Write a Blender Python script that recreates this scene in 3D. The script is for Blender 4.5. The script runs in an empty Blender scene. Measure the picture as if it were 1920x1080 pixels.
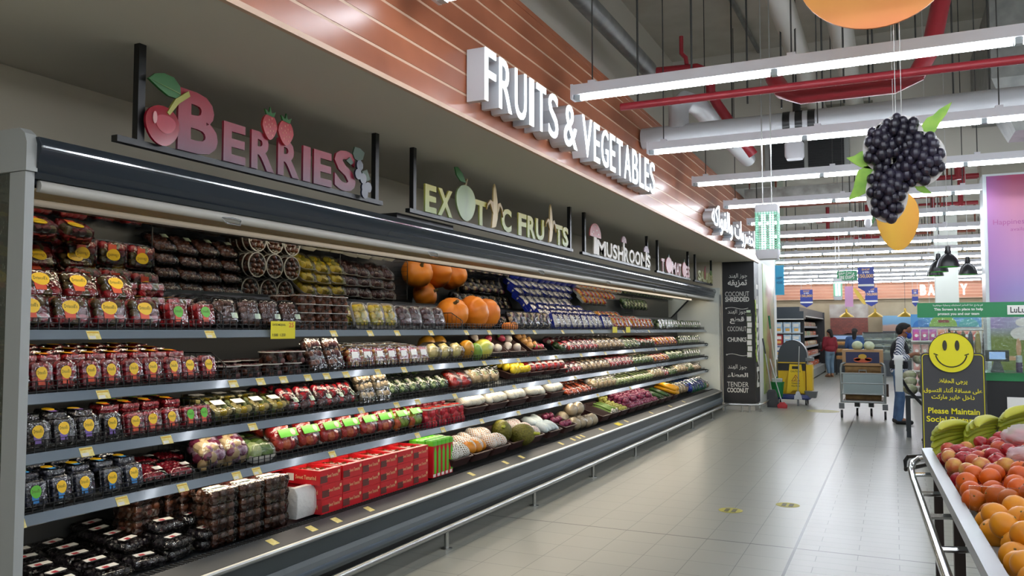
import bpy, math, random
from mathutils import Matrix, Vector, Euler
PI = math.pi
SC = bpy.context.scene
COL = SC.collection
random.seed(11)

# ------------------------------------------------------------ camera, world, exposure
cam_data = bpy.data.cameras.new('camera')
cam_data.sensor_fit = 'HORIZONTAL'
cam_data.sensor_width = 36.0
cam_data.lens = 36.0 * 1520.0 / 1920.0
cam_data.clip_start = 0.05
cam_data.clip_end = 200
CAM = bpy.data.objects.new('camera', cam_data)
COL.objects.link(CAM)
CAM.location = (0, 0, 1.6)
CAM.rotation_euler = (math.radians(90 + 2.95), 0, math.radians(25.2))
SC.camera = CAM
SC.view_settings.view_transform = 'Standard'
SC.view_settings.look = 'None'
SC.view_settings.gamma = 1.0
SC.view_settings.use_curve_mapping = False
SC.view_settings.exposure = 0.0
SC.cycles.max_bounces = 9
SC.cycles.diffuse_bounces = 5
SC.cycles.glossy_bounces = 4
SC.cycles.transmission_bounces = 4
SC.cycles.transparent_max_bounces = 24
SC.cycles.caustics_reflective = False
SC.cycles.caustics_refractive = False
SC.cycles.sample_clamp_indirect = 4.0
TUBE_POWER = 37.0        # fluorescent tubes
FRIDGE_POWER = 13.0        # warm strip lamps inside the refrigerator
world = bpy.data.worlds.new('world')
SC.world = world
world.use_nodes = True
world.node_tree.nodes['Background'].inputs[0].default_value = (0.86, 0.92, 1.0, 1)
world.node_tree.nodes['Background'].inputs[1].default_value = 0.22

# ------------------------------------------------------------ materials
def lin(h):
    h = h.lstrip('#')
    out = []
    for i in (0, 2, 4):
        c = int(h[i:i + 2], 16) / 255
        out.append(c / 12.92 if c <= .04045 else ((c + .055) / 1.055) ** 2.4)
    return (*out, 1)

MATS = {}
def mat(name, col, rough=.5, metal=0., var=None, scale=20., emit=0., spec=None, bump=0., coat=0., sss=0.):
    if name in MATS: return MATS[name]
    m = bpy.data.materials.new(name); m.use_nodes = True
    nt = m.node_tree; b = nt.nodes['Principled BSDF']
    b.inputs['Base Color'].default_value = lin(col)
    b.inputs['Roughness'].default_value = rough
    b.inputs['Metallic'].default_value = metal
    if coat: b.inputs['Coat Weight'].default_value = coat; b.inputs['Coat Roughness'].default_value = .08
    if spec is not None: b.inputs['Specular IOR Level'].default_value = spec
    if var or bump:
        tc = nt.nodes.new('ShaderNodeTexCoord'); nz = nt.nodes.new('ShaderNodeTexNoise')
        nz.inputs['Scale'].default_value = scale; nz.inputs['Detail'].default_value = 3
        nt.links.new(tc.outputs['Object'], nz.inputs['Vector'])
        if var:
            cr = nt.nodes.new('ShaderNodeValToRGB')
            cr.color_ramp.elements[0].position = .36; cr.color_ramp.elements[1].position = .66
            cr.color_ramp.elements[0].color = lin(col); cr.color_ramp.elements[1].color = lin(var)
            nt.links.new(nz.outputs['Fac'], cr.inputs[0]); nt.links.new(cr.outputs[0], b.inputs['Base Color'])
        if bump:
            bp = nt.nodes.new('ShaderNodeBump'); bp.inputs['Strength'].default_value = bump; bp.inputs['Distance'].default_value = .01
            nt.links.new(nz.outputs['Fac'], bp.inputs['Height']); nt.links.new(bp.outputs[0], b.inputs['Normal'])
    if emit:
        b.inputs['Emission Color'].default_value = lin(col); b.inputs['Emission Strength'].default_value = emit
    MATS[name] = m
    return m

def film(name, tint='ffffff', base=.05, gain=.9, rough=.06):
    """thin clear plastic: transparent with a fresnel gloss"""
    if name in MATS: return MATS[name]
    m = bpy.data.materials.new(name); m.use_nodes = True
    nt = m.node_tree; nt.nodes.clear()
    out = nt.nodes.new('ShaderNodeOutputMaterial'); mx = nt.nodes.new('ShaderNodeMixShader')
    tr = nt.nodes.new('ShaderNodeBsdfTransparent'); gl = nt.nodes.new('ShaderNodeBsdfGlossy')
    tr.inputs[0].default_value = lin(tint); gl.inputs['Roughness'].default_value = rough
    fr = nt.nodes.new('ShaderNodeFresnel'); fr.inputs[0].default_value = 1.42
    ma = nt.nodes.new('ShaderNodeMath'); ma.operation = 'MULTIPLY_ADD'
    ma.inputs[1].default_value = gain; ma.inputs[2].default_value = base; ma.use_clamp = True
    tc = nt.nodes.new('ShaderNodeTexCoord'); nz = nt.nodes.new('ShaderNodeTexNoise'); nz.inputs['Scale'].default_value = 28
    bp = nt.nodes.new('ShaderNodeBump'); bp.inputs['Strength'].default_value = .35; bp.inputs['Distance'].default_value = .02
    L = nt.links.new
    L(tc.outputs['Object'], nz.inputs['Vector']); L(nz.outputs['Fac'], bp.inputs['Height']); L(bp.outputs[0], gl.inputs['Normal'])
    L(fr.outputs[0], ma.inputs[0]); L(ma.outputs[0], mx.inputs[0]); L(tr.outputs[0], mx.inputs[1]); L(gl.outputs[0], mx.inputs[2])
    L(mx.outputs[0], out.inputs[0])
    MATS[name] = m
    return m

def ramp_mat(name, axis, stops, rough=.5, lo=0., hi=1., noise=0., nscale=4.):
    """printed gradient along an object axis"""
    if name in MATS: return MATS[name]
    m = bpy.data.materials.new(name); m.use_nodes = True
    nt = m.node_tree; b = nt.nodes['Principled BSDF']; b.inputs['Roughness'].default_value = rough
    tc = nt.nodes.new('ShaderNodeTexCoord'); sp = nt.nodes.new('ShaderNodeSeparateXYZ'); mr = nt.nodes.new('ShaderNodeMapRange')
    mr.inputs['From Min'].default_value = lo; mr.inputs['From Max'].default_value = hi
    cr = nt.nodes.new('ShaderNodeValToRGB')
    L = nt.links.new
    L(tc.outputs['Object'], sp.inputs[0]); L(sp.outputs[axis], mr.inputs[0])
    src = mr.outputs[0]
    if noise:
        nz = nt.nodes.new('ShaderNodeTexNoise'); nz.inputs['Scale'].default_value = nscale; nz.inputs['Detail'].default_value = 5
        L(tc.outputs['Object'], nz.inputs['Vector'])
        ad = nt.nodes.new('ShaderNodeMath'); ad.operation = 'MULTIPLY_ADD'; ad.inputs[1].default_value = noise
        L(nz.outputs['Fac'], ad.inputs[0]); L(mr.outputs[0], ad.inputs[2])
        sb = nt.nodes.new('ShaderNodeMath'); sb.operation = 'SUBTRACT'; sb.inputs[1].default_value = noise * .5
        L(ad.outputs[0], sb.inputs[0]); src = sb.outputs[0]
    e = cr.color_ramp.elements
    while len(e) < len(stops): e.new(.5)
    for k, (p, c) in enumerate(stops): e[k].position = p; e[k].color = lin(c)
    L(src, cr.inputs[0]); L(cr.outputs[0], b.inputs['Base Color'])
    MATS[name] = m
    return m

def net_mat(name, col):
    """white foam fruit netting: a diagonal lattice with open holes"""
    if name in MATS: return MATS[name]
    m = bpy.data.materials.new(name); m.use_nodes = True
    nt = m.node_tree; b = nt.nodes['Principled BSDF']; b.inputs['Base Color'].default_value = lin(col); b.inputs['Roughness'].default_value = .6
    out = nt.nodes['Material Output']; L = nt.links.new
    uv = nt.nodes.new('ShaderNodeUVMap'); sp = nt.nodes.new('ShaderNodeSeparateXYZ'); L(uv.outputs[0], sp.inputs[0])
    def M(op, a, bb=None, c=None):
        n = nt.nodes.new('ShaderNodeMath'); n.operation = op
        for k, x in enumerate((a, bb, c)):
            if x is None: continue
            if isinstance(x, (int, float)): n.inputs[k].default_value = x
            else: L(x, n.inputs[k])
        return n.outputs[0]
    u = M('MULTIPLY', sp.outputs[0], 13); v = M('MULTIPLY', sp.outputs[1], 9)
    a = M('LESS_THAN', M('FRACT', M('ADD', u, v)), .42); c = M('LESS_THAN', M('FRACT', M('SUBTRACT', u, v)), .42)
    f = M('MAXIMUM', a, c)
    tr = nt.nodes.new('ShaderNodeBsdfTransparent'); mx = nt.nodes.new('ShaderNodeMixShader')
    L(f, mx.inputs[0]); L(tr.outputs[0], mx.inputs[1]); L(b.outputs[0], mx.inputs[2]); L(mx.outputs[0], out.inputs[0])
    MATS[name] = m
    return m

# ------------------------------------------------------------ mesh building
class MB:
    def __init__(s): s.v = []; s.f = []; s.m = []; s.uv = {}
    def add(s, vs, fs, mi=0, M=None, uvs=None):
        o = len(s.v)
        s.v += [tuple(M @ Vector(p)) for p in vs] if M else [tuple(p) for p in vs]
        for k, f in enumerate(fs):
            if uvs: s.uv[len(s.f)] = uvs[k]
            s.f.append(tuple(i + o for i in f)); s.m.append(mi)
        return s
    def box(s, x0, x1, y0, y1, z0, z1, mi=0, M=None):
        vs = [(x, y, z) for z in (z0, z1) for y in (y0, y1) for x in (x0, x1)]
        return s.add(vs, [(0, 2, 3, 1), (4, 5, 7, 6), (0, 1, 5, 4), (2, 6, 7, 3), (0, 4, 6, 2), (1, 3, 7, 5)], mi, M)
    def loft(s, rings, mi=0, M=None, cap0=True, cap1=True, closed=True):
        n = len(rings[0]); vs = [p for r in rings for p in r]; fs = []
        for k in range(len(rings) - 1):
            for i in range(n if closed else n - 1):
                j = (i + 1) % n
                fs.append((k * n + i, k * n + j, (k + 1) * n + j, (k + 1) * n + i))
        if cap0: fs.append(tuple(range(n - 1, -1, -1)))
        if cap1: fs.append(tuple((len(rings) - 1) * n + i for i in range(n)))
        return s.add(vs, fs, mi, M)
    def lathe(s, prof, n=16, mi=0, M=None, cap0=True, cap1=True):
        rings = [[(r * math.cos(2 * PI * i / n), r * math.sin(2 * PI * i / n), z) for i in range(n)] for r, z in prof]
        return s.loft(rings, mi, M, cap0, cap1)
    def rrect(s, secs, mi=0, M=None, rad=.25, n=3, cap0=True, cap1=True):
        """loft of rounded rectangles: secs = [(half x, half y, z), ...]"""
        rings = []
        for hx, hy, z in secs:
            r = rad * min(hx, hy); ring = []
            for cx, cy, a0 in ((1, 1, 0), (-1, 1, PI / 2), (-1, -1, PI), (1, -1, 1.5 * PI)):
                for k in range(n + 1):
                    a = a0 + PI / 2 * k / n
                    ring.append((cx * (hx - r) + r * math.cos(a), cy * (hy - r) + r * math.sin(a), z))
            rings.append(ring)
        return s.loft(rings, mi, M, cap0, cap1)
    def ell(s, c, r, seg=10, rings=7, mi=0, M=None, uv=False, R=None):
        if not isinstance(r, (tuple, list)): r = (r, r, r)
        vs = []; fs = []; us = []
        for k in range(rings + 1):
            t = PI * k / rings
            for i in range(seg):
                a = 2 * PI * i / seg
                p = Vector((r[0] * math.sin(t) * math.cos(a), r[1] * math.sin(t) * math.sin(a), r[2] * math.cos(t)))
                if R: p = R @ p
                vs.append((c[0] + p.x, c[1] + p.y, c[2] + p.z))
        for k in range(rings):
            for i in range(seg):
                j = (i + 1) % seg
                if k == 0: fs.append((i, seg + i, seg + j)); us.append([(i / seg, 0), (i / seg, 1 / rings), ((i + 1) / seg, 1 / rings)])
                elif k == rings - 1: fs.append((k * seg + i, (k + 1) * seg + i, k * seg + j)); us.append([(i / seg, k / rings), (i / seg, 1), ((i + 1) / seg, k / rings)])
                else:
                    fs.append((k * seg + i, (k + 1) * seg + i, (k + 1) * seg + j, k * seg + j))
                    us.append([(i / seg, k / rings), (i / seg, (k + 1) / rings), ((i + 1) / seg, (k + 1) / rings), ((i + 1) / seg, k / rings)])
        return s.add(vs, fs, mi, M, us if uv else None)
    def tube(s, pts, r, n=8, mi=0, M=None, closed=False, caps=True):
        pts = [Vector(p) for p in pts]; rings = []; N = len(pts); up = None
        for k, p in enumerate(pts):
            a = pts[(k - 1) % N] if (closed or k > 0) else p; b = pts[(k + 1) % N] if (closed or k < N - 1) else p
            t = (b - a).normalized()
            if up is None:
                up = Vector((0, 0, 1)) if abs(t.z) < .9 else Vector((1, 0, 0))
            up = (up - t * up.dot(t)).normalized(); sd = t.cross(up)
            rr = r[k] if isinstance(r, (list, tuple)) else r
            rings.append([tuple(p + (up * math.cos(2 * PI * i / n) + sd * math.sin(2 * PI * i / n)) * rr) for i in range(n)])
        if closed: rings.append(rings[0])
        return s.loft(rings, mi, M, caps and not closed, caps and not closed)
    def prism(s, poly, z0, z1, mi=0, M=None):
        n = len(poly)
        return s.loft([[(x, y, z0) for x, y in poly], [(x, y, z1) for x, y in poly]], mi, M)
    def quad(s, a, b, c, d, mi=0, M=None): return s.add([a, b, c, d], [(0, 1, 2, 3)], mi, M)
    def build(s, name, mats, parent=None, off=None, smooth=35, **props):
        me = bpy.data.meshes.new(name)
        o = Vector(off) if off is not None else None
        me.from_pydata([tuple(Vector(p) - o) for p in s.v] if o is not None else s.v, [], s.f)
        if not isinstance(mats, (list, tuple)): mats = [mats]
        for m in mats: me.materials.append(m)
        me.polygons.foreach_set('material_index', s.m)
        if s.uv:
            ul = me.uv_layers.new(name='UVMap')
            for p in me.polygons:
                if p.index in s.uv:
                    for li, c in zip(p.loop_indices, s.uv[p.index]): ul.data[li].uv = c
        if smooth:
            me.polygons.foreach_set('use_smooth', [True] * len(s.f))
            me.set_sharp_from_angle(angle=math.radians(smooth))
        me.update()
        ob = bpy.data.objects.new(name, me); COL.objects.link(ob)
        if parent: ob.parent = parent
        for k, v in props.items(): ob[k] = v
        return ob

LABELS = {}
def tag(o, label, cat, group=None, kind=None):
    if label:
        n = len(label.split())
        if not 4 <= n <= 16: print('LABEL LENGTH', n, label)
        if label in LABELS and not (group and LABELS[label] == group): print('LABEL TWICE', label)
        LABELS[label] = group
        o['label'] = label
    if cat: o['category'] = cat
    if group: o['group'] = group
    if kind: o['kind'] = kind
    return o
def thing(name, label, cat, loc=(0, 0, 0), rot=(0, 0, 0), group=None):
    o = bpy.data.objects.new(name, None); COL.objects.link(o)
    o.empty_display_size = .05
    o.location = loc; o.rotation_euler = rot
    return tag(o, label, cat, group)
def structure(ob): ob['kind'] = 'structure'; return ob

class Proto:
    """first use moves the thing itself, then copies it with its parts and sub-parts"""
    def __init__(s, root, cat): s.root = root; s.cat = cat; s.used = False; root['category'] = cat
    def put(s, loc, rot, label, group=None, scale=1.):
        if not s.used: r = s.root; s.used = True
        else:
            r = s.root.copy(); COL.objects.link(r)
            for ch in s.root.children:
                c = ch.copy(); COL.objects.link(c); c.parent = r
                for g in ch.children:
                    d = g.copy(); COL.objects.link(d); d.parent = c
        r.location = loc; r.rotation_euler = rot; r.scale = (scale,) * 3 if isinstance(scale, (int, float)) else scale
        if 'group' in r.keys(): del r['group']
        tag(r, label, s.cat, group)
        return r

ORD = 'first second third fourth fifth sixth seventh eighth ninth tenth eleventh twelfth thirteenth fourteenth fifteenth sixteenth seventeenth eighteenth nineteenth twentieth'.split()
ORD += ['twenty-' + o for o in ORD[:9]] + ['thirtieth'] + ['thirty-' + o for o in ORD[:9]] + ['fortieth'] + ['forty-' + o for o in ORD[:9]]

# ------------------------------------------------------------ lettering (mesh from the built-in font)
AR = dict(zip('اأبةتثجحخدذرزسشصضطظعغفقكلمنهوىي', [0xFE8D, 0xFE83, 0xFE8F, 0xFE93, 0xFE95, 0xFE99, 0xFE9D, 0xFEA1, 0xFEA5, 0xFEA9, 0xFEAB, 0xFEAD, 0xFEAF, 0xFEB1, 0xFEB5, 0xFEB9, 0xFEBD, 0xFEC1, 0xFEC5, 0xFEC9, 0xFECD, 0xFED1, 0xFED5, 0xFED9, 0xFEDD, 0xFEE1, 0xFEE5, 0xFEE9, 0xFEED, 0xFEEF, 0xFEF1]))
NOJOIN = 'اأةدذرزوىء'
def arabic(t):
    out = []
    for w in t.split(' '):
        r = ''
        for i, c in enumerate(w):
            if c == 'ء': r += '\ufe80'; continue
            pj = i > 0 and w[i - 1] not in NOJOIN
            nj = i < len(w) - 1 and c not in NOJOIN and w[i + 1] != 'ء'
            r += chr(AR[c] + (1 if pj and not nj else 2 if nj and not pj else 3 if nj and pj else 0))
        out.append(r[::-1])
    return ' '.join(reversed(out))

TXT = {}
def text_geo(body, bold=0., ext=0., res=3):
    k = (body, bold, ext, res)
    if k not in TXT:
        cu = bpy.data.curves.new('lettering', 'FONT')
        cu.body = arabic(body) if any('\u0600' <= c <= '\u06ff' for c in body) else body
        cu.offset = bold; cu.extrude = ext; cu.resolution_u = res
        ob = bpy.data.objects.new('lettering', cu); COL.objects.link(ob)
        bpy.context.view_layer.update()
        me = bpy.data.meshes.new_from_object(ob.evaluated_get(bpy.context.evaluated_depsgraph_get()))
        vs = [tuple(v.co) for v in me.vertices]; fs = [tuple(p.vertices) for p in me.polygons]
        bpy.data.objects.remove(ob); bpy.data.curves.remove(cu); bpy.data.meshes.remove(me)
        TXT[k] = (vs, fs)
    return TXT[k]
def text(mb, body, x0, x1, y0, y1, M, mi=0, bold=0., depth=0., keep=False, res=3):
    """fit lettering into the box x0..x1, y0..y1 of the frame M (z = out of the sign)"""
    vs, fs = text_geo(body, bold, .5 if depth else 0., res)
    if not vs: return
    ax = min(v[0] for v in vs); bx = max(v[0] for v in vs); ay = min(v[1] for v in vs); by = max(v[1] for v in vs)
    sx = (x1 - x0) / max(bx - ax, 1e-6); sy = (y1 - y0) / max(by - ay, 1e-6)
    if keep: sx = min(sx, sy); sy = sx
    cx = (x0 + x1) / 2 - (ax + bx) / 2 * sx; cy = (y0 + y1) / 2 - (ay + by) / 2 * sy
    mb.add([(cx + v[0] * sx, cy + v[1] * sy, (v[2] + .5) * depth if depth else 0) for v in vs], fs, mi, M)
def frame(origin, facing):
    """text frame on a wall: facing '+x' or '-y' or '+z'(read along +y) """
    R = {'+x': ((0, 0, 1), (1, 0, 0), (0, 1, 0)), '-y': ((1, 0, 0), (0, 0, -1), (0, 1, 0)), '+z': ((0, -1, 0), (1, 0, 0), (0, 0, 1))}[facing]
    M = Matrix(R).to_4x4(); M.translation = origin
    return M

def blob(name, prims, mats, voxel, parent=None, smooth_it=4):
    """one continuous surface grown from tapered capsules and ellipsoids"""
    mb = MB()
    for p in prims:
        if p[0] == 'c':
            a, ra, b, rb = Vector(p[1]), p[2], Vector(p[3]), p[4]
            t = (b - a).normalized(); pts = []; rs = []
            for k in range(4): q = -1 + k / 3; pts.append(a + t * ra * q * .999); rs.append(ra * math.sqrt(max(1 - q * q, .0004)))
            for k in range(4): q = k / 3; pts.append(b + t * rb * q * .999); rs.append(rb * math.sqrt(max(1 - q * q, .0004)))
            mb.tube(pts, rs, 12)
        else:
            R = Euler(p[3]).to_matrix() if len(p) > 3 else None
            mb.ell(p[1], p[2], 16, 12, R=R)
    ob = mb.build(name, mats, parent, smooth=0)
    md = ob.modifiers.new('r', 'REMESH'); md.mode = 'VOXEL'; md.voxel_size = voxel; md.use_smooth_shade = True
    sm = ob.modifiers.new('s', 'SMOOTH'); sm.factor = .5; sm.iterations = smooth_it
    bpy.context.view_layer.update()
    me = bpy.data.meshes.new_from_object(ob.evaluated_get(bpy.context.evaluated_depsgraph_get()))
    ob.modifiers.clear(); old = ob.data; ob.data = me; bpy.data.meshes.remove(old)
    me.name = name
    return ob
# ------------------------------------------------------------ common materials
WHITE = mat('white_paint', 'e8e8e4', .55)
GREYP = mat('grey_plaster', '8d897f', .85, var='858177', scale=3)
CEIL = mat('concrete_ceiling', 'cfcbc0', .9, var='c2beb2', scale=2)
BEIGE = mat('beige_wall', 'b9a98c', .8, var='b0a084', scale=2)
BLACK = mat('black_powder_coat', '121314', .38)
BLACKP = mat('black_plastic', '17181a', .32)
STEEL = mat('brushed_steel', 'b4b6b4', .28, 1.)
CHROME = mat('polished_chrome', 'd8dadb', .09, 1.)
CHAR = mat('charcoal_enamel', '353c42', .33)
CHARL = mat('slate_enamel', '57626d', .3)
LGREY = mat('light_grey_enamel', 'a9acaa', .4)
RED = mat('red_pipe_paint', '8e222c', .42)
PVC = mat('grey_pvc', 'b9bcc0', .45)
GALV = mat('galvanised_duct', '9a9c99', .45, .5, var='878a88', scale=6)
CLEAR = film('clear_plastic', 'ffffff', .075, 1.25, .08)
CLEARW = film('clear_film_wrap', 'fbfbff', .045, .75, .1)
GLASS = film('clear_acrylic', 'f4fbf8', .03, .8, .02)
YEL = mat('yellow_sticker', 'f2c411', .4)
TAGY = mat('price_tag_paper', 'e8dc9a', .6, var='d8c66a', scale=60)
PAPER = mat('white_paper', 'ecebe6', .6)

# ------------------------------------------------------------ floor
def floor_material():
    m = bpy.data.materials.new('floor_tiles'); m.use_nodes = True
    nt = m.node_tree; b = nt.nodes['Principled BSDF']; L = nt.links.new
    tc = nt.nodes.new('ShaderNodeTexCoord')
    def brick(w, h, off, c1, c2, mortar, ms, shift):
        mp = nt.nodes.new('ShaderNodeMapping'); mp.inputs['Location'].default_value = shift
        L(tc.outputs['Object'], mp.inputs[0])
        t = nt.nodes.new('ShaderNodeTexBrick'); t.offset = off; t.inputs['Scale'].default_value = 1
        t.inputs['Brick Width'].default_value = w; t.inputs['Row Height'].default_value = h
        t.inputs['Mortar Size'].default_value = ms; t.inputs['Mortar Smooth'].default_value = .6
        t.inputs['Color1'].default_value = lin(c1); t.inputs['Color2'].default_value = lin(c2); t.inputs['Mortar'].default_value = lin(mortar)
        L(mp.outputs[0], t.inputs[0]); return t
    A = brick(.3195, .322, 0, '98998f', '95968d', '62635d', .0036, (.69, -.223, 0))
    B = brick(.53, .147, .5, '9a9b95', '9fa09a', '5e5f59', .0034, (0, -.02, 0))
    sp = nt.nodes.new('ShaderNodeSeparateXYZ'); L(tc.outputs['Object'], sp.inputs[0])
    def M(op, a, bb=None):
        n = nt.nodes.new('ShaderNodeMath'); n.operation = op
        for k, x in enumerate((a, bb)):
            if x is None: continue
            if isinstance(x, (int, float)): n.inputs[k].default_value = x
            else: L(x, n.inputs[k])
        return n.outputs[0]
    def mix(f, a, c):
        n = nt.nodes.new('ShaderNodeMix'); n.data_type = 'RGBA'; L(f, n.inputs[0])
        L(a, n.inputs[6])
        if isinstance(c, tuple): n.inputs[7].default_value = c
        else: L(c, n.inputs[7])
        return n.outputs[2]
    col = mix(M('GREATER_THAN', sp.outputs[0], -.69), A.outputs[0], B.outputs[0])
    j1 = M('LESS_THAN', M('ABSOLUTE', M('ADD', sp.outputs[0], .69)), .010)
    j2 = M('LESS_THAN', M('ABSOLUTE', M('SUBTRACT', M('MODULO', M('ADD', sp.outputs[1], 5.46), 5.9), 0.0)), .0045)
    jy = M('LESS_THAN', M('ABSOLUTE', M('SUBTRACT', M('FRACT', M('DIVIDE', M('ADD', sp.outputs[1], 5.46 - 2.95), 5.9)), .5)), .0014)
    col = mix(M('MAXIMUM', j1, jy), col, lin('3a3936'))
    L(col, b.inputs['Base Color'])
    nz = nt.nodes.new('ShaderNodeTexNoise'); nz.inputs['Scale'].default_value = 1.3; nz.inputs['Detail'].default_value = 6
    L(tc.outputs['Object'], nz.inputs['Vector'])
    mr = nt.nodes.new('ShaderNodeMapRange'); mr.inputs['To Min'].default_value = .25; mr.inputs['To Max'].default_value = .31
    b.inputs['Roughness'].default_value = .29
    return m
structure(MB().box(-10, 10, -6, 37, -.1, 0).build('floor', floor_material()))

# ------------------------------------------------------------ shell
structure(MB().box(-4.25, -4.12, -6, 16.5, 0, 2.97).build('wall_left', mat('wall_paint', 'cfc6b2', .85)))
structure(MB().box(-4.25, -2.50, -6, 16.62, 2.965, 2.983).build('trim_soffit', mat('soffit_paint', 'd6d0c2', .9)))
SLAT_BACK = mat('cream_reveal', 'd9b79c', .5)
WOOD = mat('terracotta_plank', 'b06a4a', .3, var='98583c', scale=1.6)
mb = MB().box(-2.62, -2.488, -6, 17.2, 2.985, 4.02, 0)
z = 2.995
while z < 3.98:
    mb.box(-2.5, -2.485, -6, 17.2, z, min(z + .12, 4.05), 1); z += .137
mb.box(-2.499, -2.472, -6, 17.2, 2.962, 2.99, 0); mb.box(-3.4, -2.48, -6, 17.2, 4.02, 4.06, 1)
structure(mb.build('trim_bulkhead', [SLAT_BACK, WOOD], smooth=0))
structure(MB().box(-3.45, -3.35, -6, 13.6, 4.0, 6.2).build('wall_upper', mat('upper_wall_paint', 'd6d2c6', .9)))
structure(MB().box(-10, 10, -6, 13.8, 6.2, 6.3).build('ceiling', CEIL))
mb = MB()
for x0, x1, z0, z1 in ((-10, -1.34, 4.1, 6.2), (-1.34, -.22, 4.1, 4.72), (-1.34, -.22, 5.16, 6.2), (-.22, 10, 4.1, 6.2)): mb.box(x0, x1, 13.6, 13.8, z0, z1)
structure(mb.build('wall_beam', mat('beam_paint', 'c0bdb2', .9), smooth=0))
structure(MB().box(-10, 10, 13.7, 37, 5.0, 5.1).build('ceiling', mat('far_ceiling_paint', 'd4d0c4', .9, var='b8b2a4', scale=1.2)))
structure(MB().box(-2.62, -2.5, 17.2, 20, 0, 4.06).build('wall_side', mat('white_wall', 'dfe0dc', .6)))
structure(MB().box(-10, -2.5, 19.9, 20, 3.2, 5).build('wall_return', WHITE))
structure(MB().box(-4.25, -3.12, 16.52, 16.62, 0, 2.97).build('wall_end', mat('wall_paint', 'cfc6b2', .85)))
structure(MB().box(-10, 10, 36, 36.2, 0, 5).build('wall_back', BEIGE))
structure(MB().box(9.9, 10, -6, 37, 0, 6.2).build('wall_right', mat('right_wall_paint', 'e2e2de', .8)))
structure(MB().box(-10, 10, -6.1, -6, 0, 6.2).build('wall_front', mat('front_wall_paint', 'e2e2de', .8)))
structure(MB().box(-10, -9.9, 19.9, 37, 0, 5).build('wall_far_left', BEIGE))
mb = MB().box(-6, 6, 35.7, 36, 2.84, 3.75, 0)
for k in range(7): mb.box(-6, 6, 35.68, 35.7, 2.87 + k * .127, 2.87 + k * .127 + .108, 1)
structure(mb.build('trim_bakery_fascia', [mat('pale_reveal', 'f0c8a8', .5), mat('light_plank', 'cf8a66', .4, var='c07a58', scale=1.5)], smooth=0))

# ------------------------------------------------------------ fluorescent rows (the lamps that light the hall)
TUBE = mat('fluorescent_tube', 'f1f7ff', emit=TUBE_POWER)
FIXW = mat('fixture_white', 'dcdce2', .45)
PIN = mat('lamp_holder_clear', 'b8c4c8', .2)
WIRE = mat('hanger_wire', '3c3d3c', .5)
ROWS = [-2.6, -.45, 1.7, 3.86, 6.03, 8.24, 10.33, 12.45, 14.6, 16.8, 19.0, 21.2, 23.4, 25.6, 27.8, 30.0, 32.2, 34.4]
WHICH = ['behind the camera, farthest back', 'just behind the camera', 'overhead beside the camera', 'nearest one in view, cut by the photo top'] + [ORD[k] + ' complete one counted from the camera' for k in range(14)]
for k, y in enumerate(ROWS):
    x0 = -2.25 if y < 19.5 else -5.3
    n = 8 if y < 12 else 2
    if 12 < y < 13: x1 = x0 + 3.36
    elif y < 12: x1 = x0 + 1.507 * 8
    elif y < 19.5: x1 = x0 + 1.507 * 4
    else: x1 = 5.3
    r = thing('light_fixture', 'row of white fluorescent tubes, ' + WHICH[k], 'light', (x0, y, 3.44), group='fluorescent ceiling light rows')
    W = x1 - x0
    mb = MB().box(-.04, W, -.045, .045, .035, .115); mb.box(-.05, -.03, -.05, .05, .0, .12)
    mb.build('channel', FIXW, r, smooth=0)
    hz = 6.2 if y < 13.6 else 5.0
    x = .12; q = 0
    while x < W:
        hg = MB(); hg.tube([(x, 0, .11), (x, 0, hz - 3.44)], .006 if y < 13 else .01, 5); hg.box(x - .03, x + .03, -.03, .03, .112, .14, 1); hg.build('hanger', [WIRE, FIXW], r); x += 1.507
    off = (k * .37) % 1.1 if y > 19.5 else 0
    x = -off
    while x < W - .3:
        a, b = max(x, 0) + .03, min(x + 1.507, W) - .03
        if b - a > .2:
            t = MB().tube([(a, 0, .012), (b, 0, .012)], .022, 8).build('tube', TUBE, r)
            MB().box(a - .05, a - .005, -.025, .025, -.008, .034).build('lamp_holder', PIN, r, smooth=0)
        x += 1.507

# ------------------------------------------------------------ pipes and ducts under the ceiling
def pipe(name, label, cat, pts, r, m, n=14, group=None, extra=None):
    mb = MB().tube(pts, r, n)
    return tag(mb.build(name, m, off=None), label, cat, group)
pipe('grey_pipe', 'long grey pipe under the ceiling above the plank bulkhead', 'pipe', [(-2.87, 1, 5.05), (-2.87, 10.35, 5.05)], .11, GALV)
for x, w in ((-.98, 'left one of the pair'), (-.46, 'right one of the pair')):
    pipe('drain_pipe', 'thick white pipe running into the high beam, ' + w, 'pipe', [(x, 2, 4.95), (x, 13.9, 4.95)], .13, mat('cream_pipe', 'c3c1b6', .5))
pt = thing('air_duct', 'big grey round duct above the second light row', 'duct', (0, 8.62, 3.72))
MB().tube([(-2.46, 0, -.02), (7, 0, .02)], .115, 20).build('body', PVC, pt)
MB().tube([(-2.06, 0, .05), (-2.06, 0, .27), (-2.02, .1, .38), (-1.95, .4, .4), (-1.9, 3.6, .4)], .11, 16).build('elbow', PVC, pt)
for x in (-.98, -.86, -.74): MB().tube([(x, 0, -.015), (x + .07, 0, -.015)], .122, 20).build('strap', BLACKP, pt)
MB().tube([(-.85, 0, .1), (-.85, 0, .3)], .04, 10).build('valve', BLACKP, pt)
pipe('sprinkler_pipe', 'thin red sprinkler pipe crossing behind the first light row', 'pipe', [(-2.2, 7.0, 3.62), (8, 7.0, 3.6)], .034, RED)
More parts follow.
